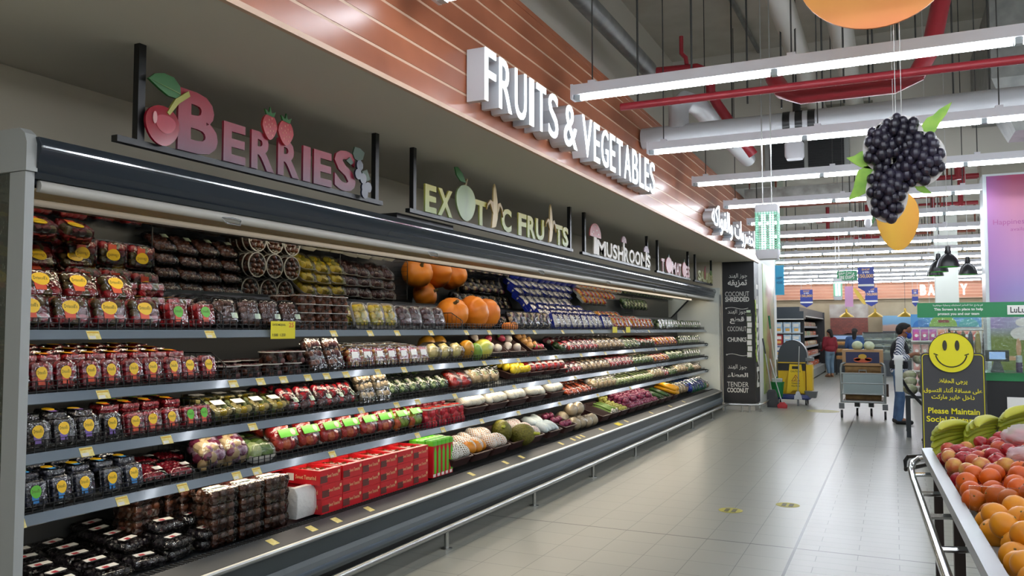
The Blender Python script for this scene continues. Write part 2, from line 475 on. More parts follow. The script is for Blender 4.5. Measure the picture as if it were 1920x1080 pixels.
pipe('sprinkler_pipe', 'thick red water main bending up behind the orange cutout', 'pipe', [(-.98, 7.9, 3.98), (-.86, 7.55, 3.75), (-.7, 7.5, 3.67), (.05, 7.5, 3.67), (.22, 7.5, 3.74), (.33, 7.55, 3.95), (.55, 8.0, 5.0), (.7, 8.3, 6.2)], .075, RED)
pipe('sprinkler_pipe', 'red branch pipe from the high header sloping down behind the duct', 'pipe', [(-2.45, 9.2, 4.62), (-1.98, 9.2, 4.6), (-1.87, 9.2, 4.54), (-1.83, 9.2, 4.42), (-1.83, 9.2, 4.3), (-1.76, 9.2, 4.16), (-1.45, 9.2, 3.66), (-1.38, 9.25, 3.55)], .055, RED)
pipe('sprinkler_pipe', 'short red upright pipe rising from the header', 'pipe', [(-2.1, 9.2, 4.66), (-2.11, 9.2, 4.74), (-2.16, 9.2, 4.8), (-2.16, 9.2, 5.0)], .025, RED, 8)
for k, (x, y) in enumerate(((1.0, 15.0), (1.15, 16.2), (1.25, 18.2), (.9, 21.7), (.1, 21.7), (-.6, 24), (-1.6, 24))):
    mb = MB().tube([(x, y, 5.0), (x, y, 4.05)], .05, 8); mb.tube([(x - .35, y, 4.1), (x + .3, y, 4.1)], .04, 8); mb.tube([(x - .3, y, 4.6), (x + .3, y, 4.6)], .03, 8)
    tag(mb.build('sprinkler_riser', RED), 'red sprinkler riser with cross arm above far light rows, ' + ORD[k] + ' in depth', 'pipe', 'red sprinkler risers')
for k, (y, x0, x1) in enumerate(((15.6, -2.4, .4), (17.8, -2.2, 1), (20.4, -2.8, 1), (24.5, -4, 2))):
    pipe('sprinkler_pipe', 'thin rust red pipe high across the far hall, ' + ORD[k] + ' in depth', 'pipe', [(x0, y, 5.0), (x0, y, 4.2), (x1, y, 4.22), (x1, y, 5.0)], .035, mat('rust_pipe', '8a4a38', .5), 8, 'far red pipes')
# hanger rods and conduits
rod = MB()
for x, y, zt, zb in ((-2.1, 7.2, 6.2, 3.7), (-1.6, 7.2, 6.2, 3.9), (-1.3, 8.4, 6.2, 3.9), (-1.05, 9.1, 6.2, 4.0), (-.9, 9.1, 6.2, 4.0), (-.6, 8.6, 6.2, 3.8), (-.4, 8.6, 6.2, 3.85), (-.15, 9.6, 6.2, 4.4), (.1, 9.6, 6.2, 4.4), (.3, 10.4, 6.2, 4.6), (.62, 9.6, 6.2, 3.8), (.95, 9.6, 6.2, 3.8), (-1.8, 10.4, 6.2, 3.9)):
    tag(MB().tube([(x, y, zb), (x, y, zt)], .01, 5).build('hanger_rod', WIRE), 'thin dark rod hanging under the high ceiling', 'rod', 'ceiling hanger rods')
pipe('conduit', 'grey conduit along the ceiling toward the high beam', 'conduit', [(-2.0, 6, 6.14), (-1.9, 13.5, 6.14)], .035, GALV, 8)
pipe('conduit', 'grey conduit across the top of the high beam', 'conduit', [(-2.6, 13.55, 5.95), (-.9, 13.55, 5.95), (1.0, 13.55, 5.98)], .03, GALV, 8)
t = thing('pipe_bracket', 'steel rail carrying the pair of thick white pipes', 'bracket', (-.75, 12.6, 4.8)); MB().box(-.6, .6, -.03, .03, -.03, .03).build('rail', GALV, t, smooth=0)
for x in (-.5, .5): MB().tube([(x, 0, 0), (x, 0, 1.4)], .012, 6).build('rod', WIRE, t)
v = thing('air_grille', 'dark two-panel air grille below the high beam', 'grille', (-1.18, 13.3, 4.3))
MB().box(-.62, .62, -.02, .3, -.28, .3).build('frame', mat('grille_frame', '8f918e', .5, .3), v, smooth=0)
for x in (-.29, .29):
    mb = MB().box(x - .26, x + .26, -.03, -.015, -.24, .26)
    for q in range(12): mb.box(x - .26, x + .26, -.04, -.028, -.23 + q * .04, -.22 + q * .04)
    mb.build('louvre_panel', mat('grille_black', '16181a', .6), v, smooth=0)
sp = thing('ceiling_speaker', 'small white round-cornered speaker hung behind the strapped duct', 'speaker', (-1.16, 11.4, 4.0))
MB().rrect([(.1, .09, -.11), (.12, .1, -.07), (.12, .1, .1), (.1, .09, .12)], rad=.4).build('case', FIXW, sp); MB().tube([(0, 0, .12), (0, 0, 2.2)], .01, 6).build('rod', WIRE, sp)
du = thing('air_duct', 'big rectangular grey duct box above the pink banner wall', 'duct', (2.1, 11.4, 4.65))
MB().box(-1.0, 5, -.5, 2.1, -.1, .9).build('body', GALV, du, smooth=0); MB().loft([[(-1.0, -.5, -.1), (-.45, -.5, -.1), (-.45, .6, -.1), (-1.0, .6, -.1)], [(-.75, -.3, -.7), (-.4, -.3, -.7), (-.4, .4, -.7), (-.75, .4, -.7)]]).build('transition', GALV, du, smooth=0)
du = thing('air_duct', 'silver rectangular duct crossing above the third light row', 'duct', (0, 15.2, 4.0))
MB().box(-2.4, .9, -.2, .3, -.1, .14).build('body', mat('foil_duct', 'b9bab6', .35, .6, var='94928c', scale=5), du, smooth=0)
for k, (x, y, w) in enumerate(((-3.2, 22.4, 1.2), (-1.2, 26.5, 1.6), (1.6, 18, .8))):
    tag(MB().box(x, x + w, y, y + .8, 4.4, 4.99).build('air_duct', mat('pale_duct', 'b5b1a4', .7), smooth=0), 'pale rectangular duct box under the far ceiling, ' + ORD[k] + ' of three', 'duct', 'far duct boxes')
# ------------------------------------------------------------ the multideck refrigerator
FO = (-3.6, 2.2, 0)
Y0, Y1 = 2.2, 16.44
FR = thing('display_refrigerator', 'long dark multideck refrigerator full of packed produce along the left wall', 'refrigerator', FO)
SH = {1: 1.60, 2: 1.318, 3: 1.058, 4: .795}
DECK = .40
LINER = mat('fridge_liner', '2b2e2f', .5)
def part(mb, name, mats, parent=FR, smooth=35): return mb.build(name, mats, parent, FO, smooth)
def prof(pts, y0, y1, mi=0): return MB().loft([[(x, y0, z) for x, z in pts], [(x, y1, z) for x, z in pts]], mi)
part(MB().box(-4.08, -4.0, Y0, Y1, .1, 2.4), 'back_panel', LINER, smooth=0)
part(prof([(-4.0, .2), (-3.25, .2), (-3.25, .40), (-4.0, .40)], Y0, Y1), 'deck', mat('deck_pan', '24282b', .4), smooth=0)
# front: grille, price rail, nose, panel, bumper, kick plate
gr = MB().box(-3.33, -3.25, Y0, Y1, .40, .418, 0)
y = Y0 + .03
while y < Y1 - .02:
    gr.box(-3.32, -3.262, y, y + .017, .412, .4225, 1); y += .03
part(gr, 'air_grille', [CHARL, mat('slot_black', '060606', .8)], smooth=0)
rail = part(prof([(-3.25, .40), (-3.25, .424), (-3.135, .385), (-3.13, .35), (-3.25, .34)], Y0, Y1), 'price_rail', mat('deck_rail_slate', '2c3136', .45))
part(MB().tube([(-3.128, Y0, .368), (-3.128, Y1, .368)], .017, 10), 'nose_trim', STEEL)
part(prof([(-3.25, .36), (-3.135, .355), (-3.14, .255), (-3.25, .25)], Y0, Y1), 'front_panel', mat('deep_slate', '323b3e', .4))
bp = part(prof([(-3.25, .255), (-3.135, .255), (-3.108, .235), (-3.105, .17), (-3.125, .14), (-3.25, .13)], Y0, Y1), 'bumper', mat('bumper_grey', '666c6e', .45))
part(prof([(-3.108, .205), (-3.096, .2), (-3.096, .185), (-3.108, .18)], Y0, Y1), 'bumper_bead', CHARL)
part(MB().box(-4.0, -3.3, Y0, Y1, 0, .2), 'kick_plate', BLACKP, smooth=0)
# shelves with slanted price rails, wire fences and strip lamps
STRIP = mat('warm_strip_lamp', 'fff0d8', emit=FRIDGE_POWER)
SHELFM = mat('shelf_steel', '3a3d40', .4)
RAILM = mat('price_rail_slate', '67747f', .24, coat=.5)
for k, z in SH.items():
    s = part(MB().box(-4.0, -3.44, Y0 + .03, Y1 - .03, z - .03, z - .004), 'shelf', SHELFM, smooth=0)
    r = prof([(-3.445, z - .002), (-3.425, z), (-3.4, z - .042), (-3.405, z - .046), (-3.445, z - .046)], Y0 + .03, Y1 - .03).build('price_rail', RAILM, s, FO, 20)
    MB().box(-3.5, -3.475, Y0 + .1, Y1 - .1, z - .042, z - .03).build('strip_lamp', STRIP, s, FO, 0)
    f = MB()
    for zz in (.006, .03, .052): f.box(-3.4365, -3.4335, Y0 + .05, Y1 - .1, z + zz, z + zz + .003)
    y = Y0 + .06
    while y < Y1 - .1:
        f.box(-3.4375, -3.4325, y, y + .0035, z, z + .055); y += .05
    f.build('wire_fence', BLACK, s, FO, 0)
    if k > 1:
        a = MB().tube([(-3.5, Y1 - .02, z - .03), (-3.39, Y1 - .02, z - .03), (-3.385, Y1 - .02, z), (-3.41, Y1 - .02, z + .01), (-3.7, Y1 - .02, z + .01)], .009, 6).build('bracket', BLACK, s, FO)
DIV = {1: (3.47, 5.3, 6.3, 8.2, 13.4), 2: (3.5, 4.9, 6.5, 9.2, 12.4), 3: (3.42, 4.75, 6.9, 9.6, 12.9), 4: (3.4, 5.9, 9.7, 11.6, 14.1)}
for k, ys in DIV.items():
    for y in ys:
        z = SH[k]; d = MB()
        for q in range(11): x = -3.9 + q * .043; d.box(x, x + .003, y, y + .003, z, z + .15 - max(0, q - 8) * .025)
        d.tube([(-3.9, y, z), (-3.9, y, z + .15), (-3.56, y, z + .15), (-3.45, y, z + .08), (-3.45, y, z)], .004, 5)
        d.build('wire_divider', BLACK, FR, FO, 0)
# angled mirror, its black frame, canopy with night blind
MIR = mat('mirror_glass', 'd8dcd8', .03, 1.)
def slab(y0, y1, a, b, t, mi=0, mb=None):
    (xa, za), (xb, zb) = a, b
    n = Vector((zb - za, 0, -(xb - xa))).normalized() * t
    return (mb or MB()).loft([[(xa, y0, za), (xb, y0, zb), (xb - n.x, y0, zb - n.z), (xa - n.x, y0, za - n.z)], [(xa, y1, za), (xb, y1, zb), (xb - n.x, y1, zb - n.z), (xa - n.x, y1, za - n.z)]], mi)
mi = part(slab(Y0 + .04, 15.7, (-3.955, 1.82), (-3.585, 2.19), .01), 'mirror', MIR, smooth=0)
fm = MB().box(-3.985, -3.93, Y0 + .04, 15.72, 1.775, 1.825); fm.box(-3.6, -3.54, Y0 + .04, 15.72, 2.165, 2.21)
slab(15.69, 15.73, (-3.945, 1.81), (-3.575, 2.18), .03, 0, fm)
fm.build('mirror_frame', BLACK, mi, FO, 0)
part(prof([(-3.99, 2.2), (-3.46, 2.2), (-3.43, 2.178), (-3.4, 2.185), (-3.4, 2.215), (-4.0, 2.24)], Y0, Y1), 'canopy_underside', mat('canopy_beige', 'a08d6c', .5), smooth=0)
part(prof([(-3.4, 2.185), (-3.28, 2.19), (-3.28, 2.215), (-3.4, 2.22)], Y0, Y1), 'canopy_lip', mat('lip_beige', 'a89878', .5), smooth=0)
can = part(prof([(-3.28, 2.235), (-3.255, 2.235), (-3.235, 2.26), (-3.25, 2.262), (-3.226, 2.3), (-3.236, 2.303), (-3.21, 2.352), (-3.21, 2.375), (-3.23, 2.41), (-4.0, 2.42), (-4.0, 2.24), (-3.28, 2.2)], Y0, Y1), 'canopy', mat('canopy_slate', '272f37', .22))
MB().box(-3.211, -3.2, Y0, Y1, 2.362, 2.37).build('trim_strip', CHROME, can, FO, 0)
nb = part(MB().loft([[(-3.27 + .022 * math.cos(a), y, 2.208 + .026 * math.sin(a)) for a in [2 * PI * i / 12 for i in range(12)]] for y in (Y0 + .03, Y1 - .02)]), 'night_blind', mat('blind_bar', 'b9b6ad', .4))
for y in (3.32, 5.45, 7.6, 9.75, 11.9, 14.0):
    MB().tube([(-3.25, y - .07, 2.2), (-3.235, y - .05, 2.172), (-3.235, y + .05, 2.172), (-3.25, y + .07, 2.2), (-3.24, y, 2.205)], .005, 6, closed=True).build('handle', CHROME, nb, FO)
part(MB().box(-3.9, -3.32, 5.05, 5.9, 2.42, 2.47), 'top_tray', BLACKP, smooth=0)
part(MB().box(-3.5, -3.47, Y0 + .1, Y1 - .1, 2.19, 2.198), 'strip_lamp', STRIP, smooth=0)
# end frames
pf = part(MB().loft([[(-3.35, Y0 - .04, z), (-3.25, Y0 - .04, z), (-3.25, Y0 + .0, z), (-3.35, Y0 + .0, z)] for z in (.1, 2.26)]), 'end_post', LGREY, smooth=0)
hd = MB().loft([[(x, y, z) for x, z in ((-3.24, 2.262), (-3.24, 2.38), (-3.255, 2.42), (-3.29, 2.445), (-3.9, 2.45), (-3.9, 2.265))] for y in (Y0 - .045, Y0 + .005)])
hd.build('post_head', LGREY, pf, FO, 30)
part(MB().box(-3.98, -3.35, Y0 - .03, Y0 - .02, .3, 2.26), 'end_pane', film('end_glass', 'cdd8d4', .04, .8, .02), smooth=0)
part(MB().box(-4.0, -3.14, Y1 - .01, Y1 + .04, .1, 2.44), 'end_panel', mat('end_panel_white', 'c4c8bf', .12, coat=.6), smooth=0)
part(MB().box(-3.15, -3.12, Y1 - .01, Y1 + .05, .02, 2.3), 'end_trim', STEEL, smooth=0)
# price tags
random.seed(5)
tags = []
for k, us in {1: (2.62, 3.34, 4.43, 4.85, 5.2, 5.7, 6.3, 6.75, 7.25, 7.8, 8.6, 9.6, 10.9, 12.2), 2: (2.68, 3.52, 3.74, 3.94, 4.17, 4.36, 4.57, 4.95, 5.3, 5.7, 6.2, 6.65, 7.0, 7.4, 7.9, 8.4, 9.2, 10.1, 11.4, 12.6), 3: (2.6, 3.06, 3.68, 4.75, 5.2, 5.5, 6.1, 6.8, 7.3, 8.2, 9.0, 10.2, 11.5), 4: (2.2, 2.8, 3.17, 3.56, 3.72, 4.43, 5.5, 5.9, 6.6, 7.4, 8.5, 9.8, 11.2)}.items():
    for y in us: tags.append((k, y))
for k, y in tags:
    y = max(y, Y0 + .08); z = SH[k]; w = .034
    MB().quad((-3.4195, y - w, z - .005), (-3.4195, y + w, z - .005), (-3.397, y + w, z - .045), (-3.397, y - w, z - .045)).add([(-3.4185, y - w * .9, z - .007), (-3.4185, y + w * .9, z - .007), (-3.413, y + w * .9, z - .016), (-3.413, y - w * .9, z - .016)], [(0, 1, 2, 3)], 1).add([(-3.4065, y - w * .8, z - .028), (-3.4065, y + w * .2, z - .028), (-3.398, y + w * .2, z - .042), (-3.398, y - w * .8, z - .042)], [(0, 1, 2, 3)], 2).build('price_tag', [TAGY, mat('tag_gold', 'd0a830', .5), mat('tag_white', 'd9d8d0', .5)], FR, FO, 0)
for y in (3.62, 3.96, 4.2, 4.55, 6.0, 6.65, 7.0, 8.0, 8.35, 8.52, 8.65, 9.3, 9.9, 10.3, 11.5, 12.6, 13.5):
    MB().quad((-3.225, y - .028, .4165), (-3.225, y + .028, .4165), (-3.165, y + .028, .3965), (-3.165, y - .028, .3965)).build('price_tag', TAGY, FR, FO, 0)
pt = MB().quad((-3.392, 3.8, 1.545), (-3.392, 4.02, 1.545), (-3.392, 4.02, 1.652), (-3.392, 3.8, 1.652))
text(pt, 'DATES MEDJOOL', .015, .13, .075, .092, frame((-3.3905, 3.8, 1.545), '+x'), 1, .01)
text(pt, '1.500  1.250', .015, .13, .015, .032, frame((-3.3905, 3.8, 1.545), '+x'), 1, .01)
text(pt, '25', .16, .205, .07, .1, frame((-3.3905, 3.8, 1.545), '+x'), 2, .02)
part(pt, 'promo_tag', [mat('promo_yellow', 'e6d71a', .5), mat('dark_ink', '3a3020', .6), mat('orange_ink', 'd9661a', .5)], smooth=0)
for y in (10.45, 11.05, 9.95):
    dk = y == 9.95
    MB().quad((-3.39, y - .1, 1.56) if not dk else (-3.225, y - .09, .4175), (-3.39, y + .1, 1.56) if not dk else (-3.225, y + .09, .4175), (-3.39, y + .1, 1.64) if not dk else (-3.15, y + .09, .394), (-3.39, y - .1, 1.64) if not dk else (-3.15, y - .09, .394)).build('promo_tag', MATS['promo_yellow'], FR, FO, 0)
# bumper rail on the floor
rl = thing('guard_rail', 'long low stainless guard rail on posts in front of the refrigerator', 'rail', (-3.0, 9, 0))
RO = (-3.0, 9, 0)
MB().tube([(-3.0, 1.0, .14), (-3.0, 16.1, .14), (-2.97, 16.25, .14), (-2.85, 16.32, .14), (-2.5, 16.34, .14), (-2.42, 16.38, .14), (-2.38, 16.5, .14), (-2.38, 19.4, .14)], .024, 12).build('rail', STEEL, rl, RO)
for x, y in [(-3.0, 2.05 + 1.6 * k) for k in range(9)] + [(-3.0, 16.12), (-2.72, 16.33), (-2.58, 16.33), (-2.38, 16.5), (-2.38, 18)]:
    p = MB().tube([(x, y, .006), (x, y, .14)], .017, 10).build('post', STEEL, rl, RO)
    MB().lathe([(.042, 0), (.042, .006)], 14, M=Matrix.Translation((x, y, 0))).build('base_plate', STEEL, p, RO)

# ------------------------------------------------------------ hanging category signs
def sign_frame(name_label, y0, y1, posts):
    t = thing('hanging_sign', name_label, 'sign', (-3.22, (y0 + y1) / 2, 2.485), group=None)
    o = (-3.22, (y0 + y1) / 2, 2.485)
    MB().box(-3.26, -3.22, y0, y1, 2.47, 2.5).build('bar', BLACK, t, o, 0)
    for y in posts: MB().box(-3.258, -3.222, y - .02, y + .02, 2.5, 2.97).build('post', BLACK, t, o, 0)
    return t, o
def board(mb, poly, x=-3.222, th=.014, mi=0):
    n = len(poly)
    mb.loft([[(x, y, z) for y, z in poly], [(x + th, y, z) for y, z in poly]], mi)
SX = frame((-3.222, 0, 0), '+x')
def letters(name, items, m, t, o, bold=.02):
    for s, a, b, z0, z1 in items:
        mb = MB(); text(mb, s, a, b, z0, z1, SX, 0, bold, .014)
        ob = mb.build('letter', [m], t, o, 0); ob['label'] = 'letter ' + s
t, o = sign_frame('hanging cut-out BERRIES sign in red letters with cherry and strawberries', 2.57, 4.72, (2.7, 4.65))
CRIM = ramp_mat('crimson_print', 2, [(0, '5b2b42'), (.55, '8a1f35'), (1, '97182a')], .35, .01, .3)
letters('B', [('B', 2.906, 3.171, 2.5, 2.815), ('E', 3.211, 3.373, 2.5, 2.715), ('R', 3.418, 3.602, 2.5, 2.715), ('R', 3.633, 3.82, 2.5, 2.715), ('I', 3.854, 3.923, 2.5, 2.715), ('E', 3.954, 4.13, 2.5, 2.715), ('S', 4.158, 4.384, 2.5, 2.765)], CRIM, t, o, .035)
def ov(cy, cz, ry, rz, n=24, sh=0., top=0.):
    return [(cy + ry * math.cos(2 * PI * i / n) * (1 + sh * math.sin(2 * PI * i / n)), cz + rz * math.sin(2 * PI * i / n) - top * max(0, math.cos(2 * PI * i / n * 1.0)) ** 0 * 0) for i in range(n)]
mb = MB(); board(mb, ov(2.8, 2.59, .1, .098, sh=.12), -3.206); board(mb, ov(2.815, 2.6, .06, .045, sh=.2), -3.192, .003, 1); board(mb, ov(2.75, 2.62, .012, .03), -3.19, .003, 2)
mb.build('cherry', [mat('cherry_red', '8e1226', .15), mat('cherry_light', 'b04a55', .15), mat('cherry_glint', 'd8a0a0', .2)], t, o, 0)
mb = MB(); board(mb, [(2.82, 2.66), (2.835, 2.65), (2.89, 2.72), (2.96, 2.775), (2.95, 2.8), (2.87, 2.74)], -3.2); mb.build('stem', mat('stem_print', 'a3a043', .4), t, o, 0)
mb = MB(); board(mb, [(2.71, 2.8), (2.75, 2.835), (2.8, 2.85), (2.86, 2.845), (2.9, 2.81), (2.905, 2.77), (2.88, 2.745), (2.83, 2.745), (2.78, 2.765), (2.74, 2.785)], -3.205); board(mb, [(2.71, 2.8), (2.9, 2.775), (2.9, 2.77)], -3.19, .002, 1); mb.build('leaf', [mat('leaf_print', '2f6a31', .4), mat('leaf_vein', '7d9a55', .4)], t, o, 0)
for cy, cz, r in ((3.545, 2.755, .06), (3.68, 2.75, .066)):
    mb = MB(); board(mb, [(cy + r * math.cos(a) * (1 - .35 * max(0, -math.sin(a))), cz + .075 * math.sin(a)) for a in [2 * PI * i / 20 for i in range(20)]], -3.206)
    for q in range(12): a = q * 2.4; rr = .05 * math.sqrt(q / 12); board(mb, ov(cy + rr * math.cos(a), cz + rr * 1.1 * math.sin(a), .004, .007, 6), -3.192, .001, 1)
    board(mb, [(cy - .03, cz + .065), (cy - .045, cz + .095), (cy - .01, cz + .08), (cy, cz + .115), (cy + .012, cz + .08), (cy + .045, cz + .095), (cy + .03, cz + .06)], -3.2, .01, 2)
    mb.build('strawberry', [mat('strawberry_print', 'b3353a', .3), mat('seed_print', 'd98a7a', .4), MATS['leaf_print']], t, o, 0)
mb = MB()
for cy, cz in ((4.4, 2.69), (4.385, 2.63), (4.44, 2.61), (4.46, 2.55), (4.5, 2.56), (4.46, 2.515)): board(mb, ov(cy, cz, .036, .036, 14), -3.206 + .002 * cz)
board(mb, [(4.34, 2.76), (4.36, 2.81), (4.42, 2.81), (4.47, 2.79), (4.45, 2.74), (4.4, 2.72), (4.36, 2.73)], -3.21, .01, 1); board(mb, [(4.44, 2.66), (4.5, 2.68), (4.54, 2.62), (4.5, 2.6)], -3.21, .01, 1); board(mb, [(4.27, 2.7), (4.31, 2.73), (4.35, 2.7), (4.32, 2.68)], -3.21, .01, 1)
mb.build('berry_sprig', [mat('currant_print', '2c2f3d', .25), mat('dull_leaf_print', '3d5340', .45)], t, o, 0)

t, o = sign_frame('hanging cut-out EXOTIC FRUITS sign in yellow-green letters with bananas', 5.07, 8.45, (5.14, 8.38))
LIME = ramp_mat('lime_print', 2, [(0, '8a9a58'), (.5, 'a9ad55'), (1, 'b5ab45')], .4, .01, .23)
letters('E', [('E', 5.266, 5.435, 2.5, 2.715), ('X', 5.458, 5.69, 2.5, 2.715), ('T', 6.083, 6.294, 2.5, 2.715), ('C', 6.6, 6.808, 2.5, 2.715), ('F', 6.962, 7.147, 2.5, 2.715), ('R', 7.173, 7.367, 2.5, 2.715), ('U', 7.381, 7.59, 2.5, 2.715), ('T', 7.892, 8.098, 2.5, 2.715), ('S', 8.1, 8.27, 2.5, 2.715)], LIME, t, o, .035)
mb = MB(); board(mb, [(5.89 + (.165 + .025 * math.sin(a)) * math.cos(a), 2.65 + .15 * math.sin(a)) for a in [2 * PI * i / 28 for i in range(28)]], -3.206)
board(mb, [(5.87, 2.79), (5.9, 2.79), (5.93, 2.86), (5.91, 2.86)], -3.206, .01, 1); board(mb, [(5.89, 2.82), (5.83, 2.89), (5.75, 2.93), (5.7, 2.92), (5.73, 2.86), (5.8, 2.82)], -3.204, .01, 2)
mb.build('green_fruit', [ramp_mat('green_fruit_print', 1, [(0, '8a9e63'), (.5, '76895a'), (1, '9cab6c')], .35, -1.05, -.7, .5, 6), mat('twig_print', '7a6a40', .5), MATS['leaf_print']], t, o, 0)
def banana_sign(cy, s=1.):
    mb = MB()
    board(mb, [(cy - .03 * s, 2.5), (cy + .05 * s, 2.515), (cy + .09 * s, 2.6), (cy + .085 * s, 2.75), (cy + .055 * s, 2.86), (cy + .03 * s, 2.9), (cy + .005 * s, 2.86), (cy + .0 * s, 2.75), (cy - .01 * s, 2.6)], -3.208)
    board(mb, [(cy + .0 * s, 2.62), (cy + .005 * s, 2.73), (cy - .06 * s, 2.745), (cy - .115 * s, 2.7), (cy - .125 * s, 2.65), (cy - .1 * s, 2.69), (cy - .06 * s, 2.715)], -3.206, .014, 1)
    board(mb, [(cy + .085 * s, 2.62), (cy + .09 * s, 2.73), (cy + .14 * s, 2.745), (cy + .185 * s, 2.7), (cy + .2 * s, 2.62), (cy + .165 * s, 2.69), (cy + .13 * s, 2.715)], -3.206, .014, 1)
    mb.build('banana', [mat('peeled_banana_print', 'cbb27c', .4), mat('peel_print', 'a98a4c', .4)], t, o, 0)
banana_sign(6.4); banana_sign(7.71, .85)

t, o = sign_frame('hanging cut-out MUSHROOMS sign in cream letters with red toadstools', 8.75, 11.6, (8.85, 11.5))
CREAM = mat('cream_print', 'bdb3a4', .4)
y = 9.226
for s, w in zip('MUSHROOMS', (.36, .25, .22, .26, .24, .28, .28, .33, .2)):
    letters(s, [(s, y, y + w - .03, 2.5, 2.69)], CREAM, t, o, .03); y += w * .985
def toadstool(cy, z0, z1, w, m1):
    h = z1 - z0; mb = MB()
    board(mb, [(cy - w * .16, z0), (cy + w * .16, z0), (cy + w * .12, z0 + h * .6), (cy - w * .12, z0 + h * .6)], -3.206, .014, 1)
    board(mb, [(cy - w / 2, z0 + h * .55)] + [(cy + w / 2 * math.cos(a), z0 + h * .6 + h * .4 * math.sin(a)) for a in [PI - PI * i / 14 for i in range(15)]] + [(cy + w / 2, z0 + h * .55)], -3.204)
    for a, b in ((-.2, .7), (.1, .78), (.25, .66), (-.05, .9), (-.32, .62)): board(mb, ov(cy + a * w, z0 + h * b, w * .05, h * .03, 8), -3.19, .002, 2)
    mb.build('toadstool', [m1, mat('stalk_print', 'c5b9ac', .4), mat('spot_print', 'd9c0b8', .4)], t, o, 0)
toadstool(9.12, 2.5, 2.865, .4, mat('toadstool_red', 'a84a48', .4)); toadstool(10.25, 2.64, 2.83, .2, mat('toadstool_mauve', '8d5560', .4)); toadstool(11.32, 2.6, 2.8, .26, mat('toadstool_lilac', '86687c', .4))
t, o = sign_frame('hanging cut-out TOMATOES sign in pink letters', 11.99, 14.2, (12.08, 14.1))
PINK = mat('pink_print', 'b07a7c', .4)
letters('T', [('T', 12.217, 12.4, 2.5, 2.7), ('M', 12.86, 13.14, 2.5, 2.7), ('A', 13.16, 13.36, 2.5, 2.7), ('T', 13.33, 13.5, 2.5, 2.7), ('E', 13.83, 13.96, 2.5, 2.7), ('S', 13.97, 14.11, 2.5, 2.7)], PINK, t, o, .035)
for cy in (12.62, 13.66):
    mb = MB(); board(mb, ov(cy, 2.62, .2 if cy < 13 else .15, .125), -3.206); board(mb, [(cy - .04, 2.735), (cy, 2.8), (cy + .04, 2.735)], -3.204, .01, 1)
    mb.build('tomato', [mat('tomato_print', 'b5666c', .4), MATS['dull_leaf_print']], t, o, 0)
t, o = sign_frame('hanging cut-out SALADS sign in pale green letters', 14.57, 16.15, (14.66, 16.1))
SAL = ramp_mat('salad_print', 2, [(0, '9a9a6a'), (1, 'b3b07e')], .4, 0, .2)
for s, a, b in (('S', 14.8, 15.02), ('A', 15.0, 15.28), ('L', 15.27, 15.45), ('A', 15.43, 15.7), ('D', 15.72, 15.95), ('S', 15.96, 16.1)): letters(s, [(s, a, b, 2.5, 2.69)], SAL, t, o, .035)
mb = MB(); board(mb, [(15.3, 2.55), (15.36, 2.72), (15.33, 2.8), (15.28, 2.72)], -3.2); mb.build('radish', mat('radish_print', 'a3555a', .4), t, o, 0)
mb = MB(); board(mb, ov(15.85, 2.7, .09, .05, 10), -3.2); mb.build('lettuce', mat('lettuce_print', '5d7a45', .4), t, o, 0)

# ------------------------------------------------------------ big lit letters on the bulkhead
LITF = mat('lit_letter_face', 'eef4fa', .4, emit=1.7)
LSIDE = mat('letter_side', 'c9cdd2', .35, .2)
def big(s, a, b, z0, z1, label, grp=None):
    t = thing('channel_letter', label, 'sign letter', (-2.45, (a + b) / 2, z0), group='FRUITS & VEGETABLES lettering' if grp is None else grp)
    o = (-2.45, (a + b) / 2, z0)
    mb = MB(); text(mb, s, a, b, z0, z1, frame((-2.475, 0, 0), '+x'), 0, .002, .13, res=4); mb.build('return', LSIDE, t, o, 0)
    mb = MB(); text(mb, s, a, b, z0, z1, frame((-2.345, 0, 0), '+x'), 0, .002, .006, res=4); mb.build('face', LITF, t, o, 0)
line = 'FRUITS&VEGETABLES'
wid = {'I': .14, '&': .34, 'V': .3, 'E': .22, 'F': .23, 'L': .22, 'T': .25, 'A': .3}
ws = [wid.get(c, .27) + (.12 if c in '&' else 0) + (.1 if c == 'V' else 0) for c in line]
k = (8.72 - 4.57) / sum(ws); y = 4.57
seen = {}
for c, w in zip(line, ws):
    a = y + (.08 * k if c in '&V' else 0); seen[c] = seen.get(c, 0) + 1
    nth = ORD[seen[c] - 1] + ' '
    big(c, a, y + w * k - .055, 3.075, 3.42, 'tall lit white ' + nth + ('ampersand' if c == '&' else 'letter ' + c) + ' of the bulkhead sign, counted from left')
    y += w * k
big('الخضروات والفواكه', 11.75, 15.9, 3.03, 3.46, 'lit white Arabic lettering at the far end of the plank bulkhead', '')
# ------------------------------------------------------------ produce materials
SBR = mat('strawberry_red', '9c1620', .35, var='c02a2c', scale=30)
SBR2 = mat('strawberry_deep', '74101c', .35)
SBG = mat('strawberry_leaf', '66522c', .6)
RASP = mat('raspberry_red', 'a41528', .45, var='7c0c20', scale=60)
BLKB = mat('blackberry', '17101a', .3)
BLUB = mat('blueberry', '20263c', .5, var='3a4258', scale=50)
DATE = mat('date_brown', '3a1a10', .3, var='5a2c18', scale=30)
DATE2 = mat('date_amber', '6b3a1c', .3, var='4a2412', scale=30)
FIG = mat('fig_purple', '3c1a22', .35, var='5c3430', scale=20)
OLIVE = mat('guava_green', '9a9a2c', .35, var='b8ac40', scale=14)
LEMON = mat('lemon_yellow', 'd9b81a', .35, var='e0c838', scale=14)
MELON = mat('cut_melon', 'd8c684', .4, var='c2b868', scale=14)
FRUITMIX = mat('mixed_fruit_salad', 'c8a050', .4, var='b04a3a', scale=22)
MUSH = mat('mushroom_white', 'e0d8c8', .55)
BLUE = mat('blue_tray', '1c2f9c', .3)
TOM = mat('tomato_red', 'c02018', .22)
